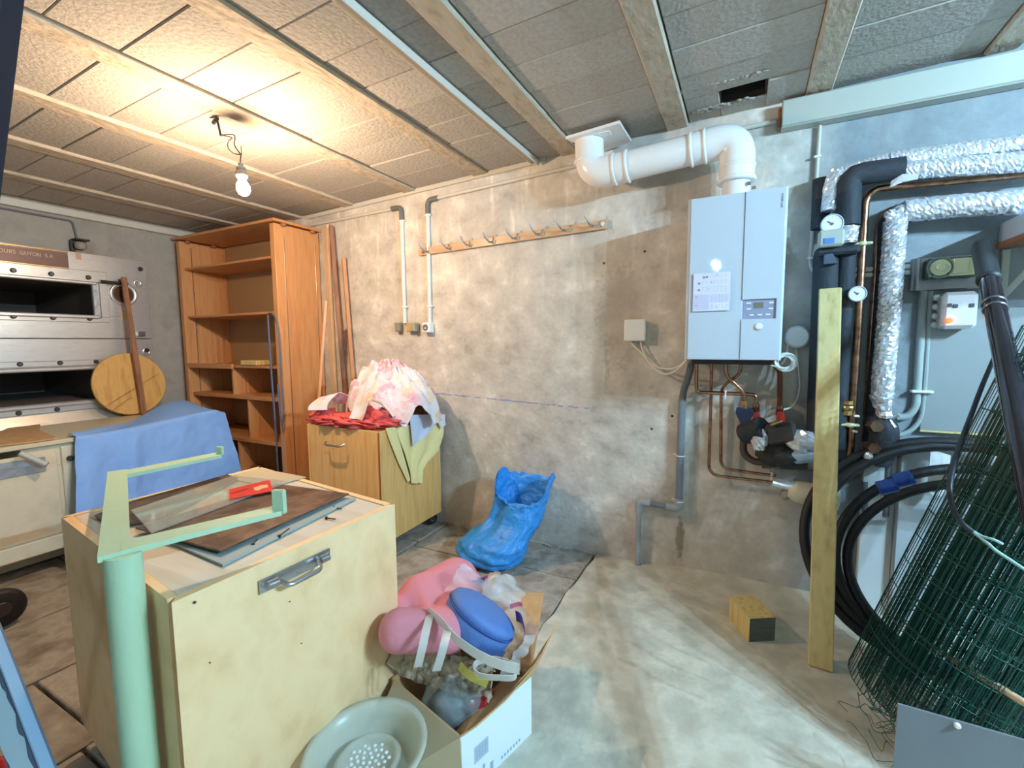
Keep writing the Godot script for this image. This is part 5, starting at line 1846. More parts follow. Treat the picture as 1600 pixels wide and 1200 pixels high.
	var mound := func(u: float, v: float) -> Vector3:
		var a := TAU * u
		var f := v
		var ca := cos(a)
		var sa := sin(a)
		var rx := 0.38 if ca > 0.0 else 0.33
		var p := Vector3(-2.1 + ca * rx * f, 0.0, -2.31 + sa * 0.235 * f)
		var fold := 0.03 * sin(a * 8.0 + 3.5 * f + 3.0 * nz.get_noise_2d(ca * 2.0, sa * 2.0)) * f + 0.07 * absf(nz.get_noise_2d(ca * f * 2.4, sa * f * 2.4)) - 0.02 + 0.02 * nz.get_noise_2d(ca * f * 7.0, sa * f * 7.0)
		p.y = 0.79 + 0.37 * pow(maxf(0.0, 1.0 - pow(f, 2.1)), 0.62) + fold
		p.x -= 0.06 * (p.y - 0.78)
		if sa > 0.2 and f > 0.75:
			p.y += 0.07 * (f - 0.75) / 0.25 * absf(sin(a * 4.0))
		p.y = maxf(p.y, 0.772)
		return p
	b = MB.new()
	b.sheet(cloth_grid(90, 26, mound), 0.004)
	put("heap", b, fl, root)
	var flap := func(q: Array, n: int, amp: float) -> Array:
		# four corner points, rippled
		return cloth_grid(n, n, func(u, v): 
			var p: Vector3 = (q[0] as Vector3).lerp(q[1], u).lerp((q[3] as Vector3).lerp(q[2], u), v)
			return p + Vector3(amp * sin(u * 9.0 + v * 2.0), amp * 0.5 * sin(v * 8.0), amp * sin(u * 7.0 + 1.0)))
	var pale := plain(rgb(214, 218, 238), 0.8)
	b = MB.new()
	b.sheet(flap.call([Vector3(-1.842, 0.838, -2.197), Vector3(-1.838, 0.79, -2.525), Vector3(-1.83, 0.692, -2.382), Vector3(-1.83, 0.635, -2.204)], 12, 0.006), 0.004)
	put("hanging_corner", b, pale, root)
	b = MB.new()
	b.sheet(flap.call([Vector3(-1.84, 0.815, -2.442), Vector3(-1.83, 0.786, -2.558), Vector3(-1.82, 0.725, -2.549), Vector3(-1.825, 0.694, -2.496)], 8, 0.008), 0.004)
	put("hanging_corner", b, fl, root)
	b = MB.new()
	b.sheet(flap.call([Vector3(-2.125, 0.983, -2.06), Vector3(-2.003, 0.941, -2.03), Vector3(-2.021, 0.817, -1.99), Vector3(-2.136, 0.825, -1.99)], 12, 0.006), 0.004)
	put("tongue_fold", b, fl, root)
	b = MB.new()
	var hood := cloth_grid(16, 12, func(u, v):
		var a := lerpf(0.3, PI - 0.1, u)
		var c: Vector3 = (Vector3(-2.331, 0.853, -2.1)).lerp(Vector3(-2.444, 0.853, -2.05), v)
		return c + Vector3(0.01 * sin(u * 12.0), sin(a) * (0.11 - 0.03 * v), -cos(a) * 0.1))
	b.sheet(hood, 0.004)
	put("hood_fold", b, fl, root)
	b = MB.new()
	b.tube(flow([Vector3(-1.996, 0.939, -2.05), Vector3(-1.903, 0.928, -2.02), Vector3(-1.827, 0.89, -2), Vector3(-1.772, 0.859, -1.98)], 6), 0.009, 8)
	put("satin_hem", b, M.foil, root, "silvery hem")
	root = thing("yellow_cloth", "pale yellow cloth hanging over the pine chest's right side", "cloth", Vector3(-1.86, 0.36, -2.25))
	var ye := bumps(plain(rgb(246, 226, 160), 0.85), 0.15)
	b = MB.new()
	var left := [Vector3(-1.868, 0.774, -2.084), Vector3(-1.866, 0.683, -2.112), Vector3(-1.866, 0.612, -2.144), Vector3(-1.866, 0.541, -2.17), Vector3(-1.866, 0.469, -2.198), Vector3(-1.866, 0.394, -2.213)]
	var right := [Vector3(-1.862, 0.766, -2.557), Vector3(-1.86, 0.651, -2.542), Vector3(-1.86, 0.546, -2.487), Vector3(-1.862, 0.495, -2.382), Vector3(-1.866, 0.458, -2.338), Vector3(-1.866, 0.366, -2.328)]
	var rows := []
	for i in 6:
		var o := PackedVector3Array()
		for j in 20:
			var u := j / 19.0
			var p: Vector3 = (left[i] as Vector3).lerp(right[i], u)
			o.append(p + Vector3(0.012 + 0.009 * sin(u * 14.0 + i * 0.6), 0, 0))
		rows.append(o)
	b.sheet(rows, 0.004)
	put("main_fold", b, ye, root)
	b = MB.new()
	b.sheet([pv([Vector3(-1.866, 0.784, -2.006), Vector3(-1.858, 0.779, -2.084)]), pv([Vector3(-1.864, 0.68, -2.048), Vector3(-1.856, 0.675, -2.117)]), pv([Vector3(-1.864, 0.558, -2.104), Vector3(-1.858, 0.553, -2.161)]), pv([Vector3(-1.866, 0.409, -2.189), Vector3(-1.86, 0.418, -2.207)])], 0.004)
	put("edge_fold", b, ye, root)

	# ---- stainless oven front on the left wall
	oven()
	# ---- long worktable in front of it, with its cloth
	root = thing("worktable", "long cream enamelled worktable with a lever handle at the left edge", "worktable", Vector3(-3.86, 0, -1.2))
	b = MB.new()
	b.box(Vector3(-3.87, 0.36, -1.16), Vector3(0.72, 0.48, 1.74), 0.006)
	b.box(Vector3(-3.87, 0.659, -1.49), Vector3(0.72, 0.118, 1.08), 0.0)
	put("body", b, M.cream_enamel, root)
	b = MB.new()
	b.box(Vector3(-3.85, 0.731, -1.16), Vector3(0.74, 0.026, 1.76), 0.005)
	put("top", b, plain(rgb(206, 196, 168), 0.45), root)
	for q in [[-0.74, 0.7], [-1.52, 0.82]]:
		b = MB.new()
		var ph := 0.48 if q[0] > -1.0 else 0.5
		b.box(Vector3(-3.505, 0.2 + ph / 2, q[0]), Vector3(0.016, ph, q[1]), 0.004)
		put("front_panel", b, M.cream_enamel, root)
	b = MB.new()
	b.box(Vector3(-3.505, 0.15, -1.16), Vector3(0.02, 0.085, 1.72), 0.004)
	put("kick_rail", b, M.cream_enamel, root)
	b = MB.new()
	b.box(Vector3(-3.95, 0.055, -1.16), Vector3(0.5, 0.11, 1.5))
	put("plinth", b, M.cream_enamel, root)
	b = MB.new()
	var hp := Vector3(-3.494, 0.613, -0.909)
	b.box(Vector3(-3.494, hp.y + 0.005, hp.z - 0.01), Vector3(0.008, 0.085, 0.24), 0.003)
	put("handle_plate", b, M.zinc, root)
	b = MB.new()
	b.tube(pv([Vector3(-3.45, 0.708, -0.928), Vector3(-3.42, 0.626, -1.021)]), 0.015, 16)
	put("lever", b, M.trunking, root)
	b = MB.new()
	b.disc(Vector3(-3.42, 0.626, -1.021), Vector3(-3.42, 0.626, -1.021) - Vector3(-3.45, 0.708, -0.928), 0.0155, 0.006, 16, 0.001)
	put("lever_end", b, M.wood_brown, root)
	b = MB.new()
	b.disc(Vector3(-3.49, 0.625, -1.144), Vector3(1, 0, 0), 0.016, 0.02, 14, 0.003)
	put("knob", b, M.dark_steel, root)
	b = MB.new()
	var card := [Vector3(-5.098, 0.75, -1.097), Vector3(-4.697, 0.75, -1.249), Vector3(-3.967, 0.75, -1.163), Vector3(-3.313, 0.75, -1.098), Vector3(-3.373, 0.75, -0.983), Vector3(-3.577, 0.75, -0.757)]
	var poly := []
	for v in card:
		poly.append(Vector2(clampf(v.x, -4.22, -3.5), -minf(v.z, -0.32)))
	b.prism(poly, upright(0.751), 0.008)
	one("cardboard_sheet", "brown cardboard sheet lying on the cream worktable", "cardboard", b, M.cardboard)
	# blue sheet over the right half of the table
	var blue: StandardMaterial3D = bumps(plain(rgb(132, 176, 238), 0.8), 0.12)
	var bn := noise(23, 1.0, 3)
	var drape := func(u: float, v: float) -> Vector3:
		# u along the table towards the wall, v over the top and down the front
		var z := lerpf(-1.165, -2.03, u)
		var p: Vector3
		if v < 0.3:
			var f := v / 0.3
			p = Vector3(lerpf(-3.86 + 0.3 * (1.0 - smoothstep(0.0, 0.75, u)), -3.462, f), 0.757 + 0.085 * smoothstep(0.4, 0.85, u) * (1.0 - f * 0.5) - 0.03 * smoothstep(0.92, 1.0, u) + 0.008 * sin(u * 9.0 + f * 4.0), z)
		else:
			var f := (v - 0.3) / 0.7
			var fl2 := 0.05 * f + 0.014 * sin(u * 13.0 + 0.6) * f + 0.02 * bn.get_noise_2d(u * 3.0, f * 2.0)
			p = Vector3(-3.46 + fl2 + 0.035 * exp(-pow((u - 0.31) * 18.0, 2.0)) + 0.045 * exp(-pow(u * 7.0, 2.0)) * f + 0.02 * exp(-pow((u - 0.08) * 12.0, 2.0)), 0.757 + 0.0425 * smoothstep(0.4, 0.85, u) - 0.03 * smoothstep(0.92, 1.0, u) - 0.68 * f, z + 0.09 * f * (1.0 - u) * (1.0 if u < 0.5 else 0.0) - 0.1 * f * smoothstep(0.8, 1.0, u))
		return p
	b = MB.new()
	b.sheet(cloth_grid(64, 44, drape), 0.003)
	one("blue_sheet", "bright blue sheet draped over the right half of the worktable", "sheet", b, blue)
	# disc and stick in front of the oven
	root = thing("round_board", "round golden wooden board leaning on the oven front", "board", Vector3(-4.2, 0.75, -1.76))
	var tiltb := Basis(Vector3.BACK, PI / 2 - 0.12)
	b = MB.new()
	b.disc(Vector3(-4.195, 0.985, -1.762), Vector3(1, 0.14, 0), 0.236, 0.02, 56, 0.003)
	put("disc", b, grain(plain(Color.WHITE, 0.6), ntex("round", 131, 0.012, [[0.0, rgb(196, 142, 70)], [0.5, rgb(224, 172, 96)], [1.0, rgb(214, 160, 84)]], 256), Vector3(2, 1.2, 5)), root)
	b = MB.new()
	b.beam(Vector3(-4.157, 0.824, -1.564), Vector3(-4.17, 1.052, -1.94), 0.003, 0.002)
	b.beam(Vector3(-4.157, 0.798, -1.619), Vector3(-4.16, 0.884, -1.745), 0.003, 0.002)
	put("saw_marks", b, M.wood_brown, root)
	b = MB.new()
	b.beam(Vector3(-4.22, 1.795, -1.786), Vector3(-4.1, 0.727, -1.795), 0.032, 0.026, 0.004, Vector3(0, 0, 1))
	one("wooden_stick", "brown wooden stick standing in front of the round board", "stick", b, M.wood_brown)
	# ---- fittings above the oven
	root = thing("lamp_holder", "old grey fitting with a cable on the left wall above the oven", "wall fitting", Vector3(-4.3, 2.0, -1.59))
	b = MB.new()
	b.tube(bend([Vector3(-4.345, 2.18, -0.9), Vector3(-4.345, 2.172, -1.562), Vector3(-4.345, 2.05, -1.578)], 0.02, 4), 0.006, 8)
	put("cable", b, M.grey_hose, root)
	b = MB.new()
	b.disc(Vector3(-4.3, 1.998, -1.578), Vector3.UP, 0.034, 0.05, 18, 0.01)
	put("cup", b, plain(rgb(150, 142, 132), 0.5), root)
	b = MB.new()
	b.box(Vector3(-4.3, 2.039, -1.581), Vector3(0.07, 0.012, 0.085), 0.003)
	b.box(Vector3(-4.345, 1.997, -1.547), Vector3(0.02, 0.08, 0.03), 0.003)
	put("bracket", b, M.dark_plastic, root)
	# ---- dark wheel on the floor below the table
	root = thing("trolley_wheel", "dark rubber wheel standing on the floor below the worktable", "wheel", Vector3(-2.99, 0, -0.7))
	b = MB.new()
	b.lathe([Vector2(0.03, -0.03), Vector2(0.07, -0.03), Vector2(0.085, -0.018), Vector2(0.088, 0.0), Vector2(0.085, 0.018), Vector2(0.07, 0.03), Vector2(0.03, 0.03)], 30, Transform3D(Basis(Vector3.BACK, PI / 2), Vector3(-2.99, 0.088, -0.69)))
	put("tyre", b, M.black_rubber, root)
	b = MB.new()
	b.disc(Vector3(-2.99, 0.088, -0.69), Vector3.RIGHT, 0.035, 0.07, 16, 0.004)
	put("hub", b, M.dark_steel, root)

func onz_low(py: float) -> Vector3:
	return Vector3(-3.06, lerpf(0.62, 0.3, clampf((py - 655.0) / 80.0, 0.0, 1.0)), -2.15)

func oven() -> void:
	var root := thing("oven_front", "stainless steel two-deck bakery oven front on the left wall", "oven", Vector3(-4.33, 0.65, -1.2))
	var xb := -4.36
	var xf := -4.30
	var zl := -0.3
	var zr := -1.978
	var b := MB.new()
	# a frame of plates round an opening, all in the plane of the wall
	var plates := func(mb: MB, x0: float, x1: float, za: float, zb: float, ya: float, yb: float, oz: float, oy0: float, oy1: float) -> void:
		for q in [[za, zb, oy1, yb], [za, zb, ya, oy0], [oz, zb, oy0, oy1]]:
			mb.box(Vector3((x0 + x1) / 2, (q[2] + q[3]) / 2, (q[0] + q[1]) / 2), Vector3(x1 - x0, q[3] - q[2], absf(q[1] - q[0])), 0.003)
	plates.call(b, xb, xf, zl, zr, 1.333, 1.95, -1.64, 1.5, 1.73)
	put("upper_deck", b, M.stainless, root)
	b = MB.new()
	plates.call(b, xb, xf + 0.006, zl, zr, 0.66, 1.329, -1.6, 0.885, 1.105)
	put("lower_deck", b, M.stainless, root)
	for q in [[1.5, 1.73], [0.885, 1.105]]:
		b = MB.new()
		# a brick chamber running back through the wall
		var yc: float = (q[0] + q[1]) / 2
		b.box(Vector3(-4.88, q[0] - 0.005, -1.0), Vector3(1.04, 0.01, 1.3))
		b.box(Vector3(-4.88, q[1] + 0.005, -1.0), Vector3(1.04, 0.01, 1.3))
		b.box(Vector3(-4.88, yc, -1.65), Vector3(1.04, q[1] - q[0] + 0.02, 0.01))
		b.box(Vector3(-4.88, yc, -0.35), Vector3(1.04, q[1] - q[0] + 0.02, 0.01))
		b.box(Vector3(-5.405, yc, -1.0), Vector3(0.01, q[1] - q[0] + 0.02, 1.3))
		put("baking_chamber", b, plain(rgb(104, 92, 82), 0.9), root)
	# raised surround and inner frame of the upper mouth
	b = MB.new()
	plates.call(b, xf, xf + 0.008, zl, -1.712, 1.45, 1.825, -1.66, 1.49, 1.745)
	put("surround", b, M.stainless, root)
	for q in [[1.735, 0.022], [1.49, 0.026]]:
		b = MB.new()
		b.box(Vector3(xf + 0.012, q[0], -0.97), Vector3(0.03, q[1], 1.35), 0.006)
		put("mouth_bar", b, M.stainless, root)
	b = MB.new()
	b.box(Vector3(xf + 0.008, 1.612, -1.635), Vector3(0.026, 0.262, 0.045), 0.005)
	put("mouth_cheek", b, M.zinc, root)
	b = MB.new()
	for y in [1.12, 0.87]:
		b.box(Vector3(xf + 0.016, y, -0.97), Vector3(0.034, 0.03, 1.36), 0.008)
	put("lower_mouth_bar", b, M.stainless, root)
	for y in [1.157, 0.836]:
		b = MB.new()
		b.box(Vector3(xf + 0.01, y, -0.97), Vector3(0.012, 0.04, 1.42), 0.004)
		put("bolt_rail", b, M.stainless, root)
	b = MB.new()
	b.prism([Vector2(xf + 0.006, 0.66), Vector2(xf + 0.07, 0.69), Vector2(xf + 0.02, 0.81), Vector2(xf + 0.006, 0.81)], Transform3D(Basis.IDENTITY, Vector3(0, 0, (zl + zr) / 2 + 0.13)), 1.4)
	put("foot_slope", b, M.stainless, root)
	for q in [[1.775, -1.216], [1.775, -1.40], [1.775, -1.6], [1.476, -1.195], [1.475, -1.388], [1.477, -1.587], [1.16, -1.2], [1.16, -1.4], [1.16, -1.6], [0.836, -1.17], [0.836, -1.36], [1.88, -1.93], [1.24, -1.93]]:
		b = MB.new()
		b.disc(Vector3(xf + 0.014, q[0], q[1]), Vector3.RIGHT, 0.016, 0.02, 10, 0.005)
		put("bolt", b, M.dark_steel, root)
	# name plate
	b = MB.new()
	b.box(Vector3(xf + 0.003, 1.881, -1.0), Vector3(0.006, 0.098, 1.0), 0.001)
	var np := put("name_plate", b, plain(rgb(116, 88, 78), 0.42, 0.35), root)
	b = MB.new()
	for y in [1.938, 1.826]:
		b.box(Vector3(xf + 0.006, y, -0.99), Vector3(0.014, 0.012, 1.02), 0.003)
	put("plate_rail", b, plain(rgb(226, 190, 140), 0.25, 1.0), root)
	var turn := Basis(Vector3.UP, PI / 2)
	lettering("lettering", "FOURS  GUYON  S A", 0.024, Vector3(xf + 0.007, 1.896, -1.283), turn, plain(rgb(190, 166, 136), 0.4, 0.3), np, 0.98)
	# inspection hole, its dark depth painted as a brown disc, rings, rod, sticker
	b = MB.new()
	b.lathe([Vector2(0.092, 0), Vector2(0.088, 0.01), Vector2(0.075, 0.012), Vector2(0.064, 0.003)], 32, Transform3D(Basis(Vector3.BACK, -PI / 2), Vector3(xf, 1.672, -1.81)))
	put("hole_rim", b, M.stainless, root)
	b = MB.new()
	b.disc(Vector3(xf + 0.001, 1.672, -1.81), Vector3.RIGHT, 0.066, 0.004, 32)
	put("hole_disc", b, plain(rgb(98, 62, 46), 0.8), root)
	for q in [[1.766, -1.909], [1.225, -1.93]]:
		b = MB.new()
		b.lathe([Vector2(0.032, 0), Vector2(0.03, 0.006), Vector2(0.014, 0.008), Vector2(0.012, 0.0), Vector2(0, 0.0)], 24, Transform3D(Basis(Vector3.BACK, -PI / 2), Vector3(xf, q[0], q[1])))
		put("keyhole_ring", b, M.stainless, root)
	b = MB.new()
	b.tube(pv([Vector3(xf + 0.03, 1.752, -1.66), Vector3(xf + 0.03, 1.752, -1.83)]), 0.012, 12)
	put("door_rod", b, plain(rgb(70, 76, 62), 0.3, 0.6), root)
	b = MB.new()
	b.box(Vector3(xf + 0.03, 1.76, -1.81), Vector3(0.03, 0.06, 0.03), 0.004)
	put("rod_block", b, M.dark_steel, root)
	b = MB.new()
	b.box(Vector3(xf + 0.001, 1.515, -1.812), Vector3(0.003, 0.075, 0.055))
	put("sticker", b, plain(rgb(216, 200, 150), 0.6), root)
	b = MB.new()
	b.box(Vector3(xf + 0.012, 1.37, -1.9), Vector3(0.03, 0.035, 0.05), 0.004)
	put("catch", b, M.steel, root)
	b = MB.new()
	b.box(Vector3(xf + 0.001, 1.92, -1.56), Vector3(0.001, 0.046, 0.03))
	put("rust_stain", b, plain(rgb(196, 158, 128), 0.5, 0.5), root)

# surface nets over a field: one vertex in each cell the surface crosses
func nets(f: Callable, lo: Vector3, hi: Vector3, cell: float, mb: MB) -> void:
	var nx := int((hi.x - lo.x) / cell) + 2
	var ny := int((hi.y - lo.y) / cell) + 2
	var nz := int((hi.z - lo.z) / cell) + 2
	var v := PackedFloat32Array()
	v.resize(nx * ny * nz)
	for k in nz:
		for j in ny:
			for i in nx:
				v[(k * ny + j) * nx + i] = f.call(lo + Vector3(i, j, k) * cell)
	var at := {}
	var id := func(i: int, j: int, k: int) -> int: return (k * ny + j) * nx + i
	var vert := func(i: int, j: int, k: int) -> Vector3:
		var key: int = (k * ny + j) * nx + i
		if at.has(key):
			return at[key]
		var s := Vector3.ZERO
		var n := 0
		for e in [[0, 0, 0, 1, 0, 0], [0, 1, 0, 1, 1, 0], [0, 0, 1, 1, 0, 1], [0, 1, 1, 1, 1, 1], [0, 0, 0, 0, 1, 0], [1, 0, 0, 1, 1, 0], [0, 0, 1, 0, 1, 1], [1, 0, 1, 1, 1, 1], [0, 0, 0, 0, 0, 1], [1, 0, 0, 1, 0, 1], [0, 1, 0, 0, 1, 1], [1, 1, 0, 1, 1, 1]]:
			var a := v[((k + e[2]) * ny + j + e[1]) * nx + i + e[0]]
			var c := v[((k + e[5]) * ny + j + e[4]) * nx + i + e[3]]
			if (a < 0.0) != (c < 0.0):
				s += Vector3(i + e[0], j + e[1], k + e[2]).lerp(Vector3(i + e[3], j + e[4], k + e[5]), a / (a - c))
				n += 1
		at[key] = lo + s / float(maxi(n, 1)) * cell
		return at[key]
	mb.begin()
	mb.sm = 0
	for k in range(1, nz - 1):
		for j in range(1, ny - 1):
			for i in range(1, nx - 1):
				var a := v[(k * ny + j) * nx + i]
				for ax in 3:
					var c := v[(k * ny + j) * nx + i + 1] if ax == 0 else (v[(k * ny + j + 1) * nx + i] if ax == 1 else v[((k + 1) * ny + j) * nx + i])
					if (a < 0.0) == (c < 0.0):
						continue
					var q := []
					for o in [[-1, -1], [0, -1], [0, 0], [-1, 0]]:
						if ax == 0:
							q.append(vert.call(i, j + o[0], k + o[1]))
						elif ax == 1:
							q.append(vert.call(i + o[1], j, k + o[0]))
						else:
							q.append(vert.call(i + o[0], j + o[1], k))
					if a < 0.0:
						mb.quad(q[0], q[1], q[2], q[3])
					else:
						mb.quad(q[3], q[2], q[1], q[0])
	mb.fix()

func smin(a: float, b: float, k: float) -> float:
	var h := clampf(0.5 + 0.5 * (b - a) / k, 0.0, 1.0)
	return lerpf(b, a, h) - k * h * (1.0 - h)

func capsule(p: Vector3, a: Vector3, b: Vector3, ra: float, rb: float) -> float:
	var h := clampf((p - a).dot(b - a) / maxf((b - a).length_squared(), 1e-9), 0.0, 1.0)
	return p.distance_to(a.lerp(b, h)) - lerpf(ra, rb, h)

func ribbon(pts: Array, w: float, side: Vector3, th := 0.0015) -> MB:
	var b := MB.new()
	var path := flow(pts, 6)
	var rows := []
	for p in path:
		rows.append(pv([p - side * w / 2.0, p, p + side * w / 2.0]))
	b.sheet(rows, th)
	return b

func front_things() -> void:
	var b := MB.new()
	# ---- the near chest and what lies on it
	var near := [Vector3(-1.017, 0.76, -0.465), Vector3(-0.995, 0.76, -1.101), Vector3(-1.832, 0.76, -1.201), Vector3(-1.841, 0.76, -0.569)]
	var face_m := grain(plain(Color.WHITE, 0.5), ntex("plyface", 141, 0.008, [[0.0, rgb(226, 186, 134)], [0.35, rgb(241, 203, 152)], [0.6, rgb(245, 209, 160)], [1.0, rgb(234, 196, 144)]], 512, 5), Vector3(1.4, 1.0, 1.4))
	var root := chest("large plywood chest on casters in the foreground with a steel handle", near, 0.085, 0.76, [face_m, face_m, face_m, face_m], M.wood_ply_flat)
	var along := (near[1] - near[0]).normalized() as Vector3
	var hb := Basis(along, Vector3.UP, along.cross(Vector3.UP))
	bow_handle(root, (Vector3(-1, 0.706, -0.741)) + Vector3(-0.002, 0, 0), hb, 0.2, true)
	for v in [Vector3(-1.012, 0.741, -0.505), Vector3(-1.003, 0.632, -0.717), Vector3(-1.012, 0.592, -0.526), Vector3(-1.003, 0.504, -0.743)]:
		b = MB.new()
		b.disc(v, Vector3(1, 0, 0), 0.003 if v.z > -0.55 and v.y > 0.65 else 0.0016, 0.002, 10)
		put("screw_head", b, M.dark_steel, root)
	var flat := func(pts: Array, y: float, th: float) -> MB:
		var mb := MB.new()
		var poly := []
		for v in pts:
			poly.append(Vector2(v.x, -v.z))
		mb.prism(poly, upright(y), th)
		return mb
	one("cardboard_sheet", "thin grey-brown board at the back corner of the near chest", "cardboard", flat.call([Vector3(-1.795, 0.765, -1.176), Vector3(-1.506, 0.765, -1.174), Vector3(-1.527, 0.765, -1.032), Vector3(-1.799, 0.765, -1.033)], 0.7625, 0.004), plain(rgb(186, 172, 144), 0.8))
	var rust := grain(plain(Color.WHITE, 0.35, 0.55), ntex("rust", 151, 0.01, [[0.0, rgb(66, 54, 50)], [0.45, rgb(104, 88, 80)], [0.6, rgb(122, 106, 96)], [1.0, rgb(82, 68, 62)]], 512, 5), Vector3.ONE * 1.6)
	one("metal_sheet", "dark rust-brown metal sheet lying tilted on the near chest", "sheet metal", flat.call([Vector3(-1.732, 0.768, -0.61), Vector3(-1.775, 0.768, -0.712), Vector3(-1.803, 0.768, -1.049), Vector3(-1.713, 0.768, -1.036), Vector3(-1.518, 0.768, -0.682), Vector3(-1.583, 0.768, -0.597)], 0.768, 0.006), rust)
	one("metal_sheet", "larger dark metal sheet on the near chest under the green arm", "sheet metal", flat.call([Vector3(-1.483, 0.776, -1.04), Vector3(-1.171, 0.776, -1.075), Vector3(-1.125, 0.776, -0.627), Vector3(-1.487, 0.776, -0.608)], 0.776, 0.005), rust)
	b = flat.call([Vector3(-1.412, 0.765, -0.971), Vector3(-1.144, 0.765, -1.079), Vector3(-1.076, 0.765, -0.602), Vector3(-1.381, 0.765, -0.617)], 0.7635, 0.005)
	one("blue_card", "pale blue-grey board sticking out under the dark metal sheet", "board", b, plain(rgb(150, 166, 166), 0.6))
	var glass := plain(Color(0.86, 0.9, 0.86, 0.22), 0.06)
	glass.transparency = BaseMaterial3D.TRANSPARENCY_ALPHA
	one("glass_pane", "dusty glass pane lying on the metal sheets of the near chest", "glass pane", flat.call([Vector3(-1.636, 0.784, -0.662), Vector3(-1.716, 0.784, -1.022), Vector3(-1.458, 0.784, -1.066), Vector3(-1.39, 0.784, -0.602)], 0.783, 0.004), glass)
	root = thing("red_card", "small red printed card on the glass pane", "card", Vector3(-1.491, 0.787, -0.943))
	put("card", flat.call([Vector3(-1.552, 0.787, -0.906), Vector3(-1.529, 0.787, -1.038), Vector3(-1.402, 0.787, -0.964), Vector3(-1.453, 0.787, -0.848)], 0.787, 0.002), plain(rgb(214, 42, 38), 0.4), root)
	b = flat.call([Vector3(-1.491, 0.789, -0.952), Vector3(-1.493, 0.789, -0.982), Vector3(-1.48, 0.789, -0.996), Vector3(-1.451, 0.789, -0.979), Vector3(-1.458, 0.789, -0.96), Vector3(-1.448, 0.789, -0.942), Vector3(-1.46, 0.789, -0.936)], 0.7885, 0.0008)
	put("gold_print", b, plain(rgb(226, 176, 128), 0.5), root)
	b = MB.new()
	for f in [0.2, 0.35, 0.5]:
		b.beam((Vector3(-1.509, 0.789, -0.891)).lerp(Vector3(-1.506, 0.789, -0.937), 0.0) + Vector3(0.02 * f, 0, 0.06 * f - 0.02), (Vector3(-1.506, 0.789, -0.937)) + Vector3(0.02 * f, 0, 0.06 * f - 0.02), 0.0008, 0.004)
	put("dark_print", b, plain(rgb(150, 26, 28), 0.5), root)
	for q in [[Vector3(-1.144, 0.763, -0.988), Vector3(-1.113, 0.763, -0.991), "upper of two loose screws near the back right corner of the near chest"], [Vector3(-1.096, 0.763, -0.917), Vector3(-1.064, 0.763, -0.922), "lower of two loose screws near the back right corner of the near chest"], [Vector3(-1.098, 0.766, -0.764), Vector3(-1.119, 0.766, -0.81), "bent dark screw at the front edge of the blue board"], [Vector3(-1.113, 0.766, -0.7), Vector3(-1.132, 0.766, -0.725), "short dark screw further left on the blue board's edge"]]:
		b = MB.new()
		b.tube(pv([q[0], q[1]]), 0.0022, 8)
		b.disc(q[0], q[1] - q[0], 0.005, 0.003, 10)
		one("loose_screw", q[2], "screw", b, M.dark_steel)

	# ---- green stand
	root = thing("green_stand", "mint green steel stand with two arms reaching over the chest", "stand", Vector3(-1.085, 0, -0.425))
	var gp: Material = M.green_paint
	var post := Vector3(-1.132, 0.85, -0.437)
	b = MB.new()
	b.tube(pv([Vector3(post.x, 0.02, post.z), Vector3(post.x, 0.852, post.z)]), 0.0325, 28)
	put("post", b, gp, root)
	b = MB.new()
	b.disc(Vector3(post.x, 0.01, post.z), Vector3.UP, 0.045, 0.02, 28, 0.004)
	put("foot_flange", b, gp, root)
	var y := 0.858
	var slab := func(pts: Array, lo: float, hi: float) -> MB:
		var mb := MB.new()
		var c := []
		for yy in [lo, hi]:
			for v in pts:
				c.append(Vector3(v.x, yy, v.z))
		mb.hexa(c)
		return mb
	put("crossbar", slab.call([Vector3(-1.134, 0.86, -0.397), Vector3(-1.119, 0.86, -0.446), Vector3(-1.861, 0.86, -0.752), Vector3(-1.884, 0.86, -0.707)], 0.848, 0.86), gp, root)
	put("arm", slab.call([Vector3(-1.124, 0.86, -0.431), Vector3(-1.181, 0.86, -0.457), Vector3(-1.076, 0.86, -0.753), Vector3(-1.028, 0.86, -0.726)], 0.8488, 0.8608), gp, root)
	put("arm", slab.call([Vector3(-1.784, 0.86, -0.715), Vector3(-1.848, 0.86, -0.742), Vector3(-1.826, 0.86, -1.041), Vector3(-1.768, 0.86, -1.012)], 0.8488, 0.8608), gp, root)
	var e0 := Vector3(-1.04, 0.86, -0.729)
	b = MB.new()
	b.box(e0 + Vector3(0, 0.022, 0), Vector3(0.034, 0.062, 0.014), 0.003, Basis(Vector3.UP, 0.4))
	put("end_stop", b, gp, root)
	var e1 := Vector3(-1.793, 0.86, -1.022)
	b = MB.new()
	b.box(e1 + Vector3(0, 0.012, 0), Vector3(0.03, 0.034, 0.012), 0.003, Basis(Vector3.UP, 0.2))
	put("end_stop", b, gp, root)

	# ---- blue woven bag by the wall
	blue_bag()
	# ---- cardboard box and its contents
	box_group()
	# ---- bars right in front at the left edge
	root = thing("painted_bar", "near slanting steel bar with chipped pale blue paint, lower left", "bar", Vector3(-0.778, 0, -0.3))
	var ba := Vector3(-1.553, 0.799, -0.3)
	var bb2 := Vector3(-0.778, 0.0, -0.3)
	var sd := Vector3(0.9, 0.2, -0.45)
	b = MB.new()
	b.beam(ba, bb2, 0.06, 0.03, 0.004, sd)
	put("bar", b, plain(rgb(96, 108, 128), 0.5), root)
	b = MB.new()
	b.sm = -1
	var yv := (bb2 - ba).normalized()
	var xv := (sd - yv * sd.dot(yv)).normalized()
	var zv := xv.cross(yv)
	if zv.dot(Vector3(0.6, 0.2, 1.0)) < 0.0:
		zv = -zv
	var rn := noise(61, 0.09, 4)
	var edge_a := []
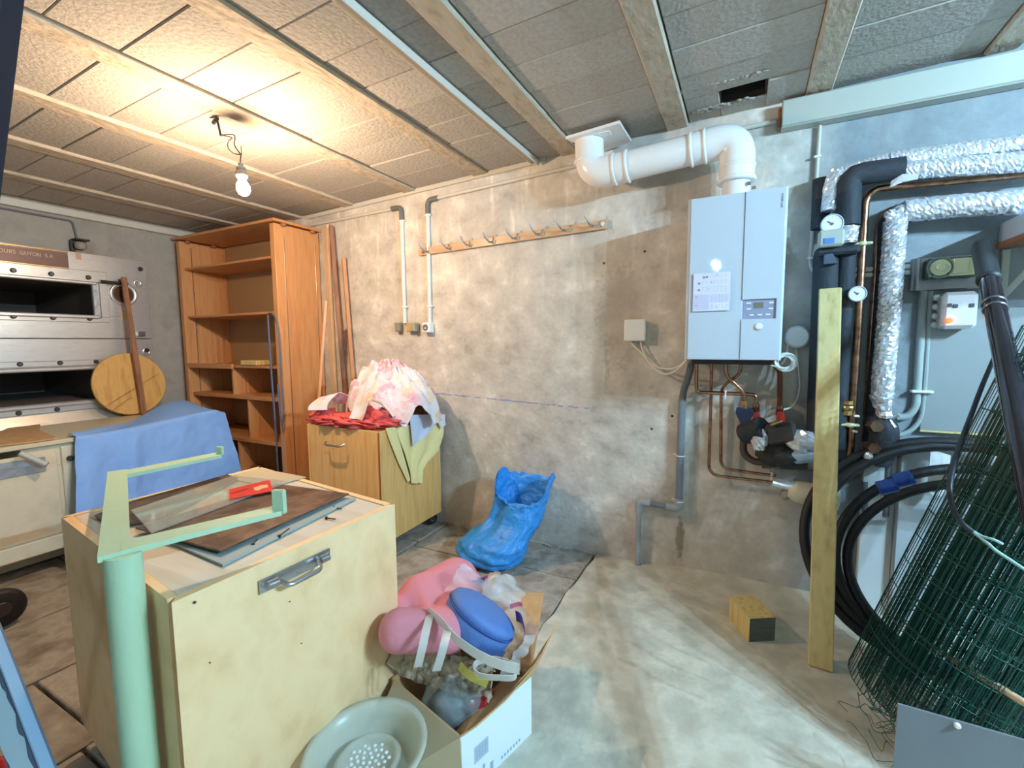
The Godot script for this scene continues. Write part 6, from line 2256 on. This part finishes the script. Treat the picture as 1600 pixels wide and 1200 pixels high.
	for k in 90:
		var f := k / 89.0
		var p := ba.lerp(bb2, f) + zv * 0.0165
		edge_a.append([p - xv * (0.021 + 0.006 * rn.get_noise_1d(k * 3.0)), p + xv * (0.02 + 0.008 * rn.get_noise_1d(k * 3.0 + 900.0))])
	for k in 89:
		b.quad(edge_a[k][0], edge_a[k][1], edge_a[k + 1][1], edge_a[k + 1][0])
	put("paint_layer", b, plain(rgb(184, 210, 224), 0.4), root, "chipped pale blue paint")
	b = MB.new()
	b.beam(ba + xv * 0.03 + zv * 0.006, bb2 + xv * 0.03 + zv * 0.006, 0.003, 0.022, 0.0, xv)
	put("side_paint", b, plain(rgb(140, 172, 200), 0.4), root)
	b = MB.new()
	b.tube(bend([Vector3(-2.091, 0.02, -0.369), Vector3(-1.949, 0.02, -0.426), Vector3(-1.75, 0.02, -0.385)], 0.03, 4), 0.018, 12)
	one("red_bar", "glossy red bar on the floor just showing in the lower left corner", "handle", b, plain(rgb(190, 24, 34), 0.2))
	root = thing("dark_post", "dark navy steel post close to the camera, upper left corner", "post", Vector3(-1.866, 0, -0.24))
	var ta := Vector3(-0.321, 2.36, -0.24)
	var tb := Vector3(-1.866, 0.0, -0.24)
	b = MB.new()
	b.beam(ta + Vector3(-0.016, 0, 0.01), tb + Vector3(-0.016, 0, 0.01), 0.04, 0.036, 0.006, Vector3(0.9, 0, -0.45))
	put("bar", b, plain(rgb(30, 34, 46), 0.35), root)

func blue_bag() -> void:
	var root := thing("woven_bag", "bright blue woven plastic bag standing open against the wall", "bag", Vector3(-1.27, 0, -2.32))
	var m := bumps(plain(rgb(58, 156, 238), 0.42), 0.4)
	m.backlight_enabled = true
	m.backlight = Color(0.1, 0.25, 0.4)
	var nz := noise(91, 1.0, 4)
	var rings := []
	# centre, half width, half depth, turn for each level
	var lv := [
		[0.0, Vector3(-1.29, 0.012, -2.26), 0.14, 0.12], [0.1, Vector3(-1.3, 0.02, -2.25), 0.185, 0.16], [0.2, Vector3(-1.3, 0.07, -2.25), 0.205, 0.175], [0.3, Vector3(-1.28, 0.125, -2.27), 0.2, 0.17], [0.38, Vector3(-1.23, 0.17, -2.31), 0.165, 0.14],
		[0.48, Vector3(-1.19, 0.23, -2.35), 0.155, 0.125], [0.6, Vector3(-1.175, 0.3, -2.375), 0.155, 0.12], [0.75, Vector3(-1.165, 0.37, -2.39), 0.162, 0.125], [0.9, Vector3(-1.155, 0.43, -2.4), 0.168, 0.13], [1.0, Vector3(-1.15, 0.46, -2.41), 0.172, 0.13]]
	var n := 56
	for i in 40:
		var f := i / 39.0 * 0.999
		var k := 0
		while k < lv.size() - 2 and lv[k + 1][0] < f:
			k += 1
		var q: float = (f - lv[k][0]) / (lv[k + 1][0] - lv[k][0])
		var c: Vector3 = (lv[k][1] as Vector3).lerp(lv[k + 1][1], q)
		var rx := lerpf(lv[k][2], lv[k + 1][2], q)
		var rz := lerpf(lv[k][3], lv[k + 1][3], q)
		var o := PackedVector3Array()
		for j in n:
			var a := TAU * j / n
			var pw := lerpf(0.85, 0.62, f)
			var dx := signf(cos(a)) * pow(absf(cos(a)), pw)
			var dz := signf(sin(a)) * pow(absf(sin(a)), pw)
			var w := 1.0 + 0.09 * nz.get_noise_3d(cos(a) * 2.2, f * 5.0, sin(a) * 2.2) + 0.035 * sin(f * 60.0 + 3.0 * sin(a * 2.0)) * (1.0 - smoothstep(0.2, 0.45, f))
			var p := c + Vector3(dx * rx * w, 0, dz * rz * w)
			p += Vector3(0, 0.02 * nz.get_noise_2d(a * 3.0, f * 8.0) * smoothstep(0.05, 0.3, f), 0)
			# the mouth dips in front and stands up in two corners
			var t := smoothstep(0.6, 1.0, f)
			p.y += t * (0.055 * pow(maxf(0.0, cos(a * 2.0 + PI * 0.0)), 2.0) - 0.11 * maxf(0.0, sin(a)))
			# a deep crease runs up the left front
			var cr := exp(-pow((a - 2.15) * 3.2, 2.0)) * smoothstep(0.3, 0.5, f) * (1.0 - smoothstep(0.8, 1.0, f))
			p += Vector3(0.03, 0, -0.05) * cr
			o.append(p)
		rings.append(o)
	var b := MB.new()
	b.loft(rings, false)
	# the inside, a little smaller
	var inner := []
	for i in range(10, 40):
		var o := PackedVector3Array()
		var mid := Vector3.ZERO
		for p in rings[i]:
			mid += p / float(n)
		for p in rings[i]:
			o.append(p + (mid - p).normalized() * 0.004)
		inner.append(o)
	put("bag_wall", b, m, root)
	b = MB.new()
	b.loft(inner, false)
	put("bag_lining", b, m, root)

func box_group() -> void:
	var B1 := Vector3(-0.584, 0, -1.258)
	var F1 := Vector3(-0.662, 0, -0.962)
	var v := (F1 - B1)
	var side := Vector3(-v.z, 0, v.x).normalized() * -0.335
	if side.x > 0.0:
		side = -side
	var B0 := B1 + side
	var F0 := F1 + side
	var h := 0.2
	var root := thing("cardboard_box", "open cardboard box with a white printed side, full of bags", "box", (B1 + F0) / 2.0)
	var wall := func(a: Vector3, b2: Vector3, inw: Vector3) -> MB:
		var mb := MB.new()
		var t := inw.normalized() * 0.005
		var u := Vector3(0, h, 0)
		mb.hexa([a, b2, b2 + t, a + t, a + u, b2 + u, b2 + t + u, a + t + u])
		return mb
	put("side_wall", wall.call(B1, F1, side), M.cardboard, root)
	put("side_wall", wall.call(B0, F0, -side), M.cardboard, root)
	put("end_wall", wall.call(B0, B1, v), M.cardboard, root)
	put("end_wall", wall.call(F0, F1, -v), M.cardboard, root)
	# white printed liner on the outside of the right wall
	var out := -side.normalized()
	var pr := plain(Color.WHITE, 0.55)
	var im := Image.create(160, 100, false, Image.FORMAT_RGB8)
	im.fill(rgb(226, 234, 238))
	im.fill_rect(Rect2i(104, 34, 30, 26), rgb(178, 194, 208))
	for k in 9:
		im.fill_rect(Rect2i(106 + k * 3, 37, 1 + k % 2, 20), rgb(150, 168, 188))
	for k in 7:
		im.fill_rect(Rect2i(30 + k * 7, 88, 4, 5), rgb(150, 166, 184))
	im.fill_rect(Rect2i(112, 72, 5, 20), rgb(150, 170, 192))
	im.fill_rect(Rect2i(94, 80, 7, 14), rgb(150, 170, 192))
	pr.albedo_texture = ImageTexture.create_from_image(im)
	var b := MB.new()
	b.sm = -1
	var o1 := out * 0.0015
	b.quad(F1 + o1, B1 + o1, B1 + o1 + Vector3(0, h, 0), F1 + o1 + Vector3(0, h, 0), [Vector2(1, 1), Vector2(0, 1), Vector2(0, 0), Vector2(1, 0)])
	b.quad(F1, F1 + o1, F1 + o1 + Vector3(0, h, 0), F1 + Vector3(0, h, 0), [Vector2.ZERO, Vector2.ZERO, Vector2.ZERO, Vector2.ZERO])
	put("printed_side", b, pr, root, "white printed outside")
	b = MB.new()
	b.hexa([B0, B1, F1, F0, B0 + Vector3(0, 0.006, 0), B1 + Vector3(0, 0.006, 0), F1 + Vector3(0, 0.006, 0), F0 + Vector3(0, 0.006, 0)])
	put("box_floor", b, M.cardboard, root)
	var up := Vector3(0, h, 0)
	var flap := func(pts: Array) -> MB:
		# a torn flap: base points and tip points in order, as rows
		var mb := MB.new()
		mb.sheet([PackedVector3Array(pts[0]), PackedVector3Array(pts[1])], 0.005, -1)
		return mb
	put("flap", flap.call([[B1 + up, B1.lerp(F1, 0.3) + up, B1.lerp(F1, 0.6) + up, B1.lerp(F1, 0.85) + up, F1 + up], [Vector3(-0.537, 0.33, -1.384), Vector3(-0.533, 0.31, -1.237), Vector3(-0.554, 0.27, -1.186), Vector3(-0.591, 0.235, -1.096), Vector3(-0.632, 0.215, -1)]]), M.cardboard, root)
	put("flap", flap.call([[B0 + up, B0.lerp(B1, 0.5) + up, B1 + up], [Vector3(-0.924, 0.26, -1.478), Vector3(-0.809, 0.27, -1.563), Vector3(-0.684, 0.28, -1.6)]]), M.cardboard, root)
	put("flap", flap.call([[F0.lerp(B0, 0.95) + up, F0.lerp(B0, 0.5) + up, F0.lerp(B0, 0.1) + up], [Vector3(-0.985, 0.32, -1.26), Vector3(-0.985, 0.33, -1.13), Vector3(-0.985, 0.26, -1.03)]]), plain(rgb(206, 190, 148), 0.8), root)
	put("flap", flap.call([[F0.lerp(F1, 0.06) + up, F0.lerp(F1, 0.5) + up, F1 + up], [F0.lerp(F1, 0.06) + up + Vector3(0.02, -0.07, 0.13), F0.lerp(F1, 0.5) + up + Vector3(0.02, -0.09, 0.15), F1 + up + Vector3(0.02, -0.16, 0.02)]]), plain(rgb(178, 160, 128), 0.8), root)

	# the inner flap of the right wall, folded down into the box
	var inw := side.normalized()
	put("flap", flap.call([[B1 + up - v * -0.04, B1.lerp(F1, 0.5) + up, F1 + up - v * 0.04], [B1 + up + inw * 0.085 + Vector3(0, -0.03, 0) + v * 0.08, B1.lerp(F1, 0.5) + up + inw * 0.08 + Vector3(0, -0.04, 0), F1 + up + inw * 0.06 + Vector3(0, -0.05, 0) - v * 0.1]]), M.cardboard, root)
	# pink plush cushion
	var P := [Vector3(-0.969, 0.36, -1.399), Vector3(-0.988, 0.385, -1.209), Vector3(-0.912, 0.405, -1.014), Vector3(-0.802, 0.39, -1.094), Vector3(-1.003, 0.38, -1.167), Vector3(-1.011, 0.385, -1.125)]
	var pn := noise(44, 6.0, 3)
	var pink := func(p: Vector3) -> float:
		var d := capsule(p, P[0], P[1], 0.088, 0.075)
		d = smin(d, capsule(p, P[2], P[3], 0.066, 0.06), 0.035)
		d = smin(d, capsule(p, P[1], P[5], 0.052, 0.045), 0.02)
		d = smin(d, capsule(p, P[0] + Vector3(0.07, -0.02, 0.02), P[3], 0.07, 0.055), 0.03)
		d = smin(d, capsule(p, P[1], P[3] + Vector3(0, -0.02, -0.04), 0.07, 0.06), 0.03)
		# deep folds where the seams pull in
		d = -smin(-d, p.distance_to(Vector3(-0.949, 0.435, -1.068)) - 0.018, 0.03)
		d = -smin(-d, p.distance_to(Vector3(-0.878, 0.44, -1.159)) - 0.016, 0.03)
		return d + 0.004 * pn.get_noise_3dv(p)
	b = MB.new()
	nets(pink, Vector3(-1.15, 0.2, -1.5), Vector3(-0.66, 0.58, -0.88), 0.0125, b)
	one("pink_cushion", "soft pink plush cushion with puckered folds on the cardboard box", "cushion", b, bumps(plain(rgb(216, 136, 148), 0.9), 0.3))

	# blue round pouch inside a clear carrier bag
	root = thing("blue_pouch", "round padded blue pouch lying in the white carrier bag", "pouch", Vector3(-0.717, 0.33, -1.182))
	var pc := Vector3(-0.732, 0.4, -1.196)
	var pn2 := Vector3(0.40, 0.81, -0.39).normalized()
	var px := Vector3(0.85, -0.51, -0.15)
	px = (px - pn2 * px.dot(pn2)).normalized()
	var xf := Transform3D(Basis(px, pn2, px.cross(pn2)).scaled_local(Vector3(1.2, 1.2, 1.05)), pc)
	b = MB.new()
	b.lathe([Vector2(0, -0.075), Vector2(0.06, -0.075), Vector2(0.085, -0.064), Vector2(0.098, -0.04), Vector2(0.1, -0.008), Vector2(0.096, 0.0), Vector2(0.1, 0.006), Vector2(0.096, 0.018), Vector2(0.08, 0.027), Vector2(0.05, 0.031), Vector2(0, 0.032)], 40, xf)
	var pm := bumps(plain(rgb(84, 122, 186), 0.6), 0.1)
	put("body", b, pm, root)
	b = MB.new()
	var o := PackedVector3Array()
	for k in 48:
		o.append(xf * (Vector3(cos(TAU * k / 48), 0, sin(TAU * k / 48)) * 0.1))
	b.tube(o, 0.0035, 8, false, true)
	put("piping", b, plain(rgb(40, 78, 150), 0.6), root)
	b = ribbon([xf * Vector3(0.04, -0.035, 0.105), xf * Vector3(0.075, -0.03, 0.085), xf * Vector3(0.1, -0.03, 0.04)], 0.02, pn2)
	put("side_tab", b, plain(rgb(58, 82, 136), 0.7), root)
	var film := plain(Color(0.94, 0.93, 0.92, 0.36), 0.32)
	film.transparency = BaseMaterial3D.TRANSPARENCY_ALPHA
	var thick := plain(Color(0.94, 0.93, 0.91, 0.72), 0.35)
	thick.transparency = BaseMaterial3D.TRANSPARENCY_ALPHA
	root = thing("carrier_bag", "translucent white carrier bag with blue print around the pouch", "plastic bag", Vector3(-0.685, 0.25, -1.187))
	var bn := noise(52, 1.0, 3)
	# the sack: from behind the pouch round its right side
	var sack := cloth_grid(30, 16, func(u, w):
		var a := lerpf(-2.9, 0.55, u)
		var r := 0.15 + 0.012 * sin(u * 23.0) + 0.02 * bn.get_noise_2d(u * 6.0, w * 3.0)
		var q: Vector3 = pc + Vector3(0.012, 0, -0.012) + (px * cos(a) * r * 1.05 + px.cross(pn2) * sin(a) * r) + pn2 * lerpf(-0.09, 0.055, w)
		return q + Vector3(0.0, 0.012 * sin(u * 17.0) * w, 0))
	b = MB.new()
	b.sheet(sack)
	put("sack", b, film, root)
	put("rim", ribbon([Vector3(-0.847, 0.455, -1.068), Vector3(-0.77, 0.46, -1.035), Vector3(-0.707, 0.44, -1.015), Vector3(-0.649, 0.4, -1.034), Vector3(-0.592, 0.37, -1.061), Vector3(-0.543, 0.35, -1.092)], 0.04, Vector3(0.1, 0.9, 0.2).normalized()), thick, root)
	put("tail", ribbon([Vector3(-0.851, 0.39, -1.163), Vector3(-0.821, 0.385, -1.11), Vector3(-0.769, 0.375, -1.083)], 0.035, Vector3(0.6, 0.5, -0.5).normalized()), thick, root)
	put("strap", ribbon([Vector3(-0.833, 0.455, -1.063), Vector3(-0.792, 0.455, -0.99), Vector3(-0.782, 0.425, -0.959), Vector3(-0.801, 0.36, -0.96)], 0.024, Vector3(0.85, 0.1, -0.4).normalized()), thick, root)
	put("strap", ribbon([Vector3(-0.74, 0.455, -1.025), Vector3(-0.718, 0.45, -0.978), Vector3(-0.726, 0.41, -0.969), Vector3(-0.744, 0.36, -0.971)], 0.024, Vector3(0.85, 0.1, -0.4).normalized()), thick, root)
	put("handle_loop", ribbon([Vector3(-0.565, 0.34, -1.113), Vector3(-0.627, 0.345, -1.105), Vector3(-0.671, 0.34, -1.078), Vector3(-0.672, 0.335, -1.052), Vector3(-0.645, 0.325, -1.049), Vector3(-0.598, 0.32, -1.071), Vector3(-0.56, 0.32, -1.093), Vector3(-0.563, 0.335, -1.116)], 0.03, Vector3(0.15, 0.85, 0.35).normalized()), thick, root)
	b = MB.new()
	b.blob(Vector3(-0.758, 0.38, -1.379), Vector3(0.075, 0.06, 0.06), noise(54, 0.014, 4), 0.6, Basis.IDENTITY, 24, 14)
	put("crumpled_end", b, film, root)
	var ink := plain(rgb(54, 56, 170), 0.4)
	b = ribbon([Vector3(-0.862, 0.4, -1.35), Vector3(-0.848, 0.4, -1.372), Vector3(-0.838, 0.4, -1.398)], 0.035, Vector3(0.3, 0.8, 0.4).normalized())
	put("blue_print", b, ink, root)
	b = ribbon([Vector3(-0.642, 0.385, -1.267), Vector3(-0.62, 0.38, -1.264), Vector3(-0.593, 0.37, -1.231)], 0.075, Vector3(0.2, 0.8, 0.5).normalized())
	put("blue_print", b, ink, root)
	b = ribbon([Vector3(-0.671, 0.4, -1.282), Vector3(-0.657, 0.4, -1.306), Vector3(-0.645, 0.395, -1.321)], 0.03, Vector3(0.2, 0.8, 0.5).normalized())
	put("pink_print", b, plain(rgb(226, 116, 140), 0.5), root)
	b = ribbon([Vector3(-0.845, 0.4, -1.41), Vector3(-0.837, 0.4, -1.419)], 0.02, Vector3(0.3, 0.8, 0.4).normalized())
	put("pink_print", b, plain(rgb(230, 90, 160), 0.5), root)
	# crumpled cloth across the box front, clear bag, red and yellow things below
	var cn := noise(57, 1.0, 5)
	var a0 := Vector3(-1.036, 0.25, -1.072)
	var a1 := Vector3(-0.658, 0.23, -1.114)
	var c0 := Vector3(-1.076, 0.27, -1.101)
	var c1 := Vector3(-0.656, 0.26, -1.168)
	var crump := cloth_grid(48, 14, func(u, w):
		var p: Vector3 = (c0 as Vector3).lerp(c1, u).lerp(a0.lerp(a1, u), w)
		var n := cn.get_noise_2d(u * 14.0, w * 9.0)
		return p + Vector3(0.012 * cn.get_noise_2d(u * 20.0 + 9.0, w * 6.0), 0.03 * n + 0.012 - 0.05 * pow(w, 2.0) + 0.02 * sin(w * 5.0), 0.02 * n))
	b = MB.new()
	b.sheet(crump, 0.004)
	one("crumpled_cloth", "crumpled beige cloth spilling across the front of the cardboard box", "cloth", b, grain(plain(Color.WHITE, 0.85), ntex("crumple", 161, 0.03, [[0.0, rgb(150, 132, 108)], [0.5, rgb(196, 182, 158)], [1.0, rgb(172, 156, 128)]], 256), Vector3.ONE * 3.0))
	one("yellow_strap", "strip of yellow plastic tucked below the carrier bag", "strap", ribbon([Vector3(-0.743, 0.3, -1.084), Vector3(-0.697, 0.29, -1.073), Vector3(-0.642, 0.28, -1.08)], 0.025, Vector3(0.3, 0.9, -0.2).normalized(), 0.003), plain(rgb(216, 204, 104), 0.5))
	b = MB.new()
	b.blob(Vector3(-0.776, 0.15, -1.085), Vector3(0.1, 0.085, 0.075), noise(58, 0.012, 4), 0.35, Basis.IDENTITY, 26, 16)
	var cb := plain(Color(0.62, 0.66, 0.66, 0.4), 0.27)
	cb.transparency = BaseMaterial3D.TRANSPARENCY_ALPHA
	one("clear_bag", "clear plastic bag of grey things at the front of the cardboard box", "plastic bag", b, cb)
	b = MB.new()
	b.blob(Vector3(-0.793, 0.12, -1.096), Vector3(0.075, 0.06, 0.055), noise(59, 0.012, 3), 0.3, Basis.IDENTITY, 20, 12)
	one("grey_bundle", "grey bundle showing through the clear plastic bag", "bundle", b, plain(rgb(128, 140, 146), 0.6))
	b = MB.new()
	b.box(Vector3(-0.696, 0.17, -1.13), Vector3(0.07, 0.05, 0.09), 0.014, Basis(Vector3.UP, 0.3))
	one("red_tin", "shiny dark red tin inside the cardboard box by its right wall", "tin", b, plain(rgb(150, 26, 30), 0.18))

	# plastic bowl standing on a low carton in front
	root = thing("low_carton", "low brown carton under the plastic bowl, lower edge of the picture", "box", Vector3(-0.83, 0, -0.77))
	b = MB.new()
	b.box(Vector3(-0.83, 0.056, -0.765), Vector3(0.3, 0.112, 0.3), 0.002, Basis(Vector3.UP, 0.2))
	put("body", b, M.cardboard, root)
	b = MB.new()
	b.beam(Vector3(-0.83, 0.114, -0.62), Vector3(-0.83, 0.114, -0.91), 0.04, 0.002, 0.0, Vector3(1, 0, 0))
	put("tape", b, plain(rgb(190, 160, 112), 0.3), root)
	root = thing("plastic_bowl", "translucent plastic bowl with a dimpled raised bottom beside the box", "bowl", Vector3(-0.855, 0.116, -0.815))
	var bm := plain(Color(0.86, 0.88, 0.82, 0.5), 0.28)
	bm.transparency = BaseMaterial3D.TRANSPARENCY_ALPHA
	var bc := Vector3(-0.852, 0.118, -0.812)
	var bx := Transform3D(Basis(Vector3(1, 0, 0.4).normalized(), 0.06), bc)
	b = MB.new()
	b.lathe([Vector2(0.078, 0.0), Vector2(0.1, 0.006), Vector2(0.118, 0.03), Vector2(0.132, 0.07), Vector2(0.142, 0.1), Vector2(0.158, 0.106), Vector2(0.161, 0.1), Vector2(0.158, 0.109), Vector2(0.14, 0.103), Vector2(0.129, 0.07), Vector2(0.114, 0.031), Vector2(0.097, 0.009)], 64, bx)
	put("wall", b, bm, root)
	b = MB.new()
	b.lathe([Vector2(0.104, 0.012), Vector2(0.094, 0.02), Vector2(0.089, 0.056), Vector2(0.081, 0.066), Vector2(0.071, 0.067), Vector2(0.067, 0.06), Vector2(0.0, 0.058)], 56, bx)
	put("raised_bottom", b, bm, root)
	b = MB.new()
	for k in 40:
		var r := sqrt((k + 0.5) / 40.0) * 0.056
		var a := k * 2.39996
		b.blob(bx * Vector3(cos(a) * r, 0.059, sin(a) * r), Vector3(0.0055, 0.004, 0.0055), null, 0.0, Basis.IDENTITY, 8, 6)
	put("dimples", b, plain(Color(0.86, 0.9, 0.9), 0.15), root).set_meta("kind", "stuff")
